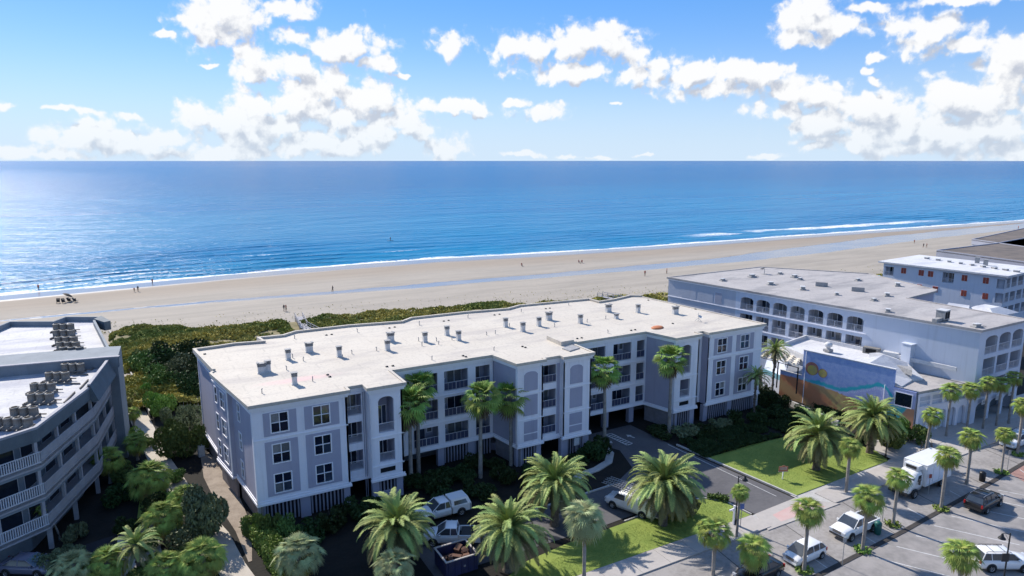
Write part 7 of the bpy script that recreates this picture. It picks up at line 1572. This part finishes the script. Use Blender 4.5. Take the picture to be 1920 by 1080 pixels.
# ------------------------------------------------------------------ people on the beach
def person_mesh(seed, pose='stand'):
    r = random.Random(seed); me = bpy.data.meshes.new('p'); st = .14 if pose == 'walk' else .06
    if pose == 'sit':
        V = [(0, 0, .35), (0, .02, .6), (0, .05, .85), (0, .05, .93), (0, .04, 1.08), (-.10, 0, .33), (-.13, -.42, .42), (-.13, -.5, .05), (.10, 0, .33), (.13, -.42, .42), (.13, -.5, .05), (-.19, .03, .82), (-.23, -.12, .58), (-.2, -.32, .5), (.19, .03, .82), (.23, -.12, .58), (.2, -.32, .5), (-.13, -.6, .03), (.13, -.6, .03)]
    else:
        V = [(0, 0, .92), (0, 0, 1.15), (0, 0, 1.40), (0, 0, 1.50), (0, -.01, 1.64), (-.09, 0, .88), (-.10, -st, .48), (-.10, -st * .4, .06), (.09, 0, .88), (.10, st, .48), (.10, st * 1.9, .06), (-.19, 0, 1.38), (-.24, st * .8, 1.12), (-.24, st * .6, .86), (.19, 0, 1.38), (.24, -st * .8, 1.12), (.24, -st * 1.4, .88), (-.10, -st * .4 - .14, .03), (.10, st * 1.9 - .14, .03)]
    E = [(0, 1), (1, 2), (2, 3), (3, 4), (0, 5), (5, 6), (6, 7), (0, 8), (8, 9), (9, 10), (2, 11), (11, 12), (12, 13), (2, 14), (14, 15), (15, 16), (7, 17), (10, 18)]
    me.from_pydata(V, E, []); o = bpy.data.objects.new('p', me); C.objects.link(o)
    md = o.modifiers.new('s', 'SKIN'); sd_ = me.skin_vertices[0].data
    R = [.14, .13, .15, .06, .105, .10, .075, .045, .10, .075, .045, .06, .045, .032, .06, .045, .032, .035, .035]
    for i, q in enumerate(R): sd_[i].radius = (q, q * .85)
    sd_[0].use_root = True
    s2 = o.modifiers.new('u', 'SUBSURF'); s2.levels = 1; s2.render_levels = 1
    dg = bpy.context.evaluated_depsgraph_get(); ev = bpy.data.meshes.new_from_object(o.evaluated_get(dg)); bpy.data.objects.remove(o); ev.name = 'person'
    skin, top, low, hair = mat('skin', (.30, .18, .12), .7), mat('shirt', r.choice([(.03, .03, .05), (.45, .10, .08), (.08, .12, .25), (.5, .5, .5)]), .9), mat('shorts', r.choice([(.02, .02, .03), (.10, .12, .2), (.2, .16, .1)]), .9), mat('hair', (.03, .02, .015), .9)
    for m_ in (skin, top, low, hair): ev.materials.append(m_)
    for p in ev.polygons:
        c = p.center; p.use_smooth = True; k = (c.z - (.35 - .92 if pose == 'sit' else 0) * 0)
        if pose == 'sit': p.material_index = 3 if c.z > 1.08 else 1 if c.z > .42 and c.z < .92 and abs(c.x) < .2 and c.y > -.15 else 2 if c.z < .5 and c.z > .2 and c.y > -.3 else 0
        else: p.material_index = 3 if c.z > 1.67 else 1 if .95 < c.z < 1.46 and abs(c.x) < .22 else 2 if .5 < c.z <= .95 and abs(c.x) < .2 else 0
    return ev
PM = [person_mesh(1, 'stand'), person_mesh(2, 'walk'), person_mesh(3, 'walk'), person_mesh(4, 'sit')]
def bz(x, y):
    d = float(np.interp(x, SHX, SHY)) - y; return float(np.interp(d, [-8, 0, 40, 50, 72, 110], [-.95, -.52, -.05, 0, .45, .75]))
for (px, py, k, rz, lab, sc) in [(624, 549, 1, 1.2, 'person in dark clothes walking by the tide channel, nearest the grey apartments', 1.15), (286, 532, 2, .4, 'person standing alone at the wash of the waves on the left', 1.1), (252, 547, 0, 0, 'left one of two people walking together on the damp sand', .8), (259, 546, 1, .2, 'right one of two people walking together on the damp sand', 1.0), (72, 541, 0, .5, 'person wading in the foam at the far left', 1.1),
        (1209, 521, 2, 2.2, 'person in light clothes striding left of the hotel corner', 1.1), (1250, 516, 0, 1.0, 'person standing right above the hotel corner', 1.1), (1714, 458, 0, 0, 'person alone by the wet channel at the far right', 1.15), (1731, 466, 1, .3, 'left one of the pair walking beyond the brown roof', 1.15), (1737, 466, 2, .5, 'right one of the pair walking beyond the brown roof', 1.15), (1909, 430, 0, 1, 'small far figure at the right edge of the beach', 1.1), (978, 500, 3, 0, 'person sitting alone on the damp sand in the middle of the beach', 1.2), (1085, 494, 3, .5, 'left one of two people sitting on the sand near the water', 1.2), (1091, 494, 3, 2.5, 'right one of two people sitting on the sand near the water', 1.2), (533, 588, 1, .5, 'left one of two people at the seaward end of the boardwalk', 1), (537, 588, 0, 2, 'right one of two people at the seaward end of the boardwalk', 1)]:
    p = at(px, py, -.2); tag(obj('person', PM[k], None, T3(p.x, p.y, bz(p.x, p.y), rz, sc)), lab, 'person', 'people on the beach')
p = at(123, 566, 0)
for i in range(4):
    mb = MB(); mb.box(-.3, -.3, .3, .3, .3, .36); mb.add([(-.3, .28, .33), (.3, .28, .33), (.3, .6, .95), (-.3, .6, .95), (-.3, .33, .33), (.3, .33, .33), (.3, .65, .95), (-.3, .65, .95)], [(0, 1, 2, 3), (7, 6, 5, 4), (3, 2, 6, 7), (0, 3, 7, 4), (1, 5, 6, 2)])
    for sx in (-.27, .27): mb.tube([(sx, -.28, 0), (sx, .35, .5)], .02, 4); mb.tube([(sx, .35, 0), (sx, -.28, .5)], .02, 4)
    mb.box(-.2, .05, .36, .2, .3, .85, 1)
    tag(obj('beach_chair', mb.mesh('beach_chair', [M['black'], M['plast']]), None, T3(p.x - 1.6 + i * 1.3, p.y - (i % 2) * .7, bz(p.x, p.y), .4 * i, 1.3)), ['first', 'second', 'third', 'fourth'][i] + ' dark chair from the left in the group on the left beach', 'beach chair', 'beach chairs on the left')
t = thing('beach_umbrella', p.x - .4, p.y + 2.2, bz(p.x, p.y), 'tilted brown beach umbrella beside the group of chairs', 'umbrella'); B = WM[t.name] @ Matrix.Rotation(.5, 4, 'Y')
obj('pole', MB().tube([(0, 0, 0), (0, 0, 2.1)], .025, 5).mesh('pole', M['trim']), t, B); mb = MB(); mb.lathe([(1.25, 1.75), (.7, 2.05), (0, 2.2)], 10, sm=False); obj('canopy', mb.mesh('canopy', mat('brown_canvas', (.10, .08, .06), .9)), t, B)
p = at(732, 452, SEA_Z); t = thing('kayaker', p.x, p.y, SEA_Z, 'tiny dark figure paddling a board out on the sea', 'paddler')
mb = MB(); mb.lathe([(0, 0), (.3, .1), (.38, 1.6), (.3, 3.0), (0, 3.2)], 8, M=Matrix.Translation((-1.6, 0, .1)) @ Matrix.Rotation(PI / 2, 4, 'Y') @ Matrix.Diagonal((.35, 1, 1, 1))); obj('board', mb.mesh('board', M['plast']), t, WM[t.name]); obj('rider', PM[0], t, WM[t.name] @ Matrix.Translation((0, 0, .15)))
t['label'] = 'tiny dark figure standing on a paddle board out on the sea'; t.name = 'paddle_boarder'
for i, (px, py) in enumerate(((355, 625), (340, 608), (310, 604), (234, 645))):
    pass
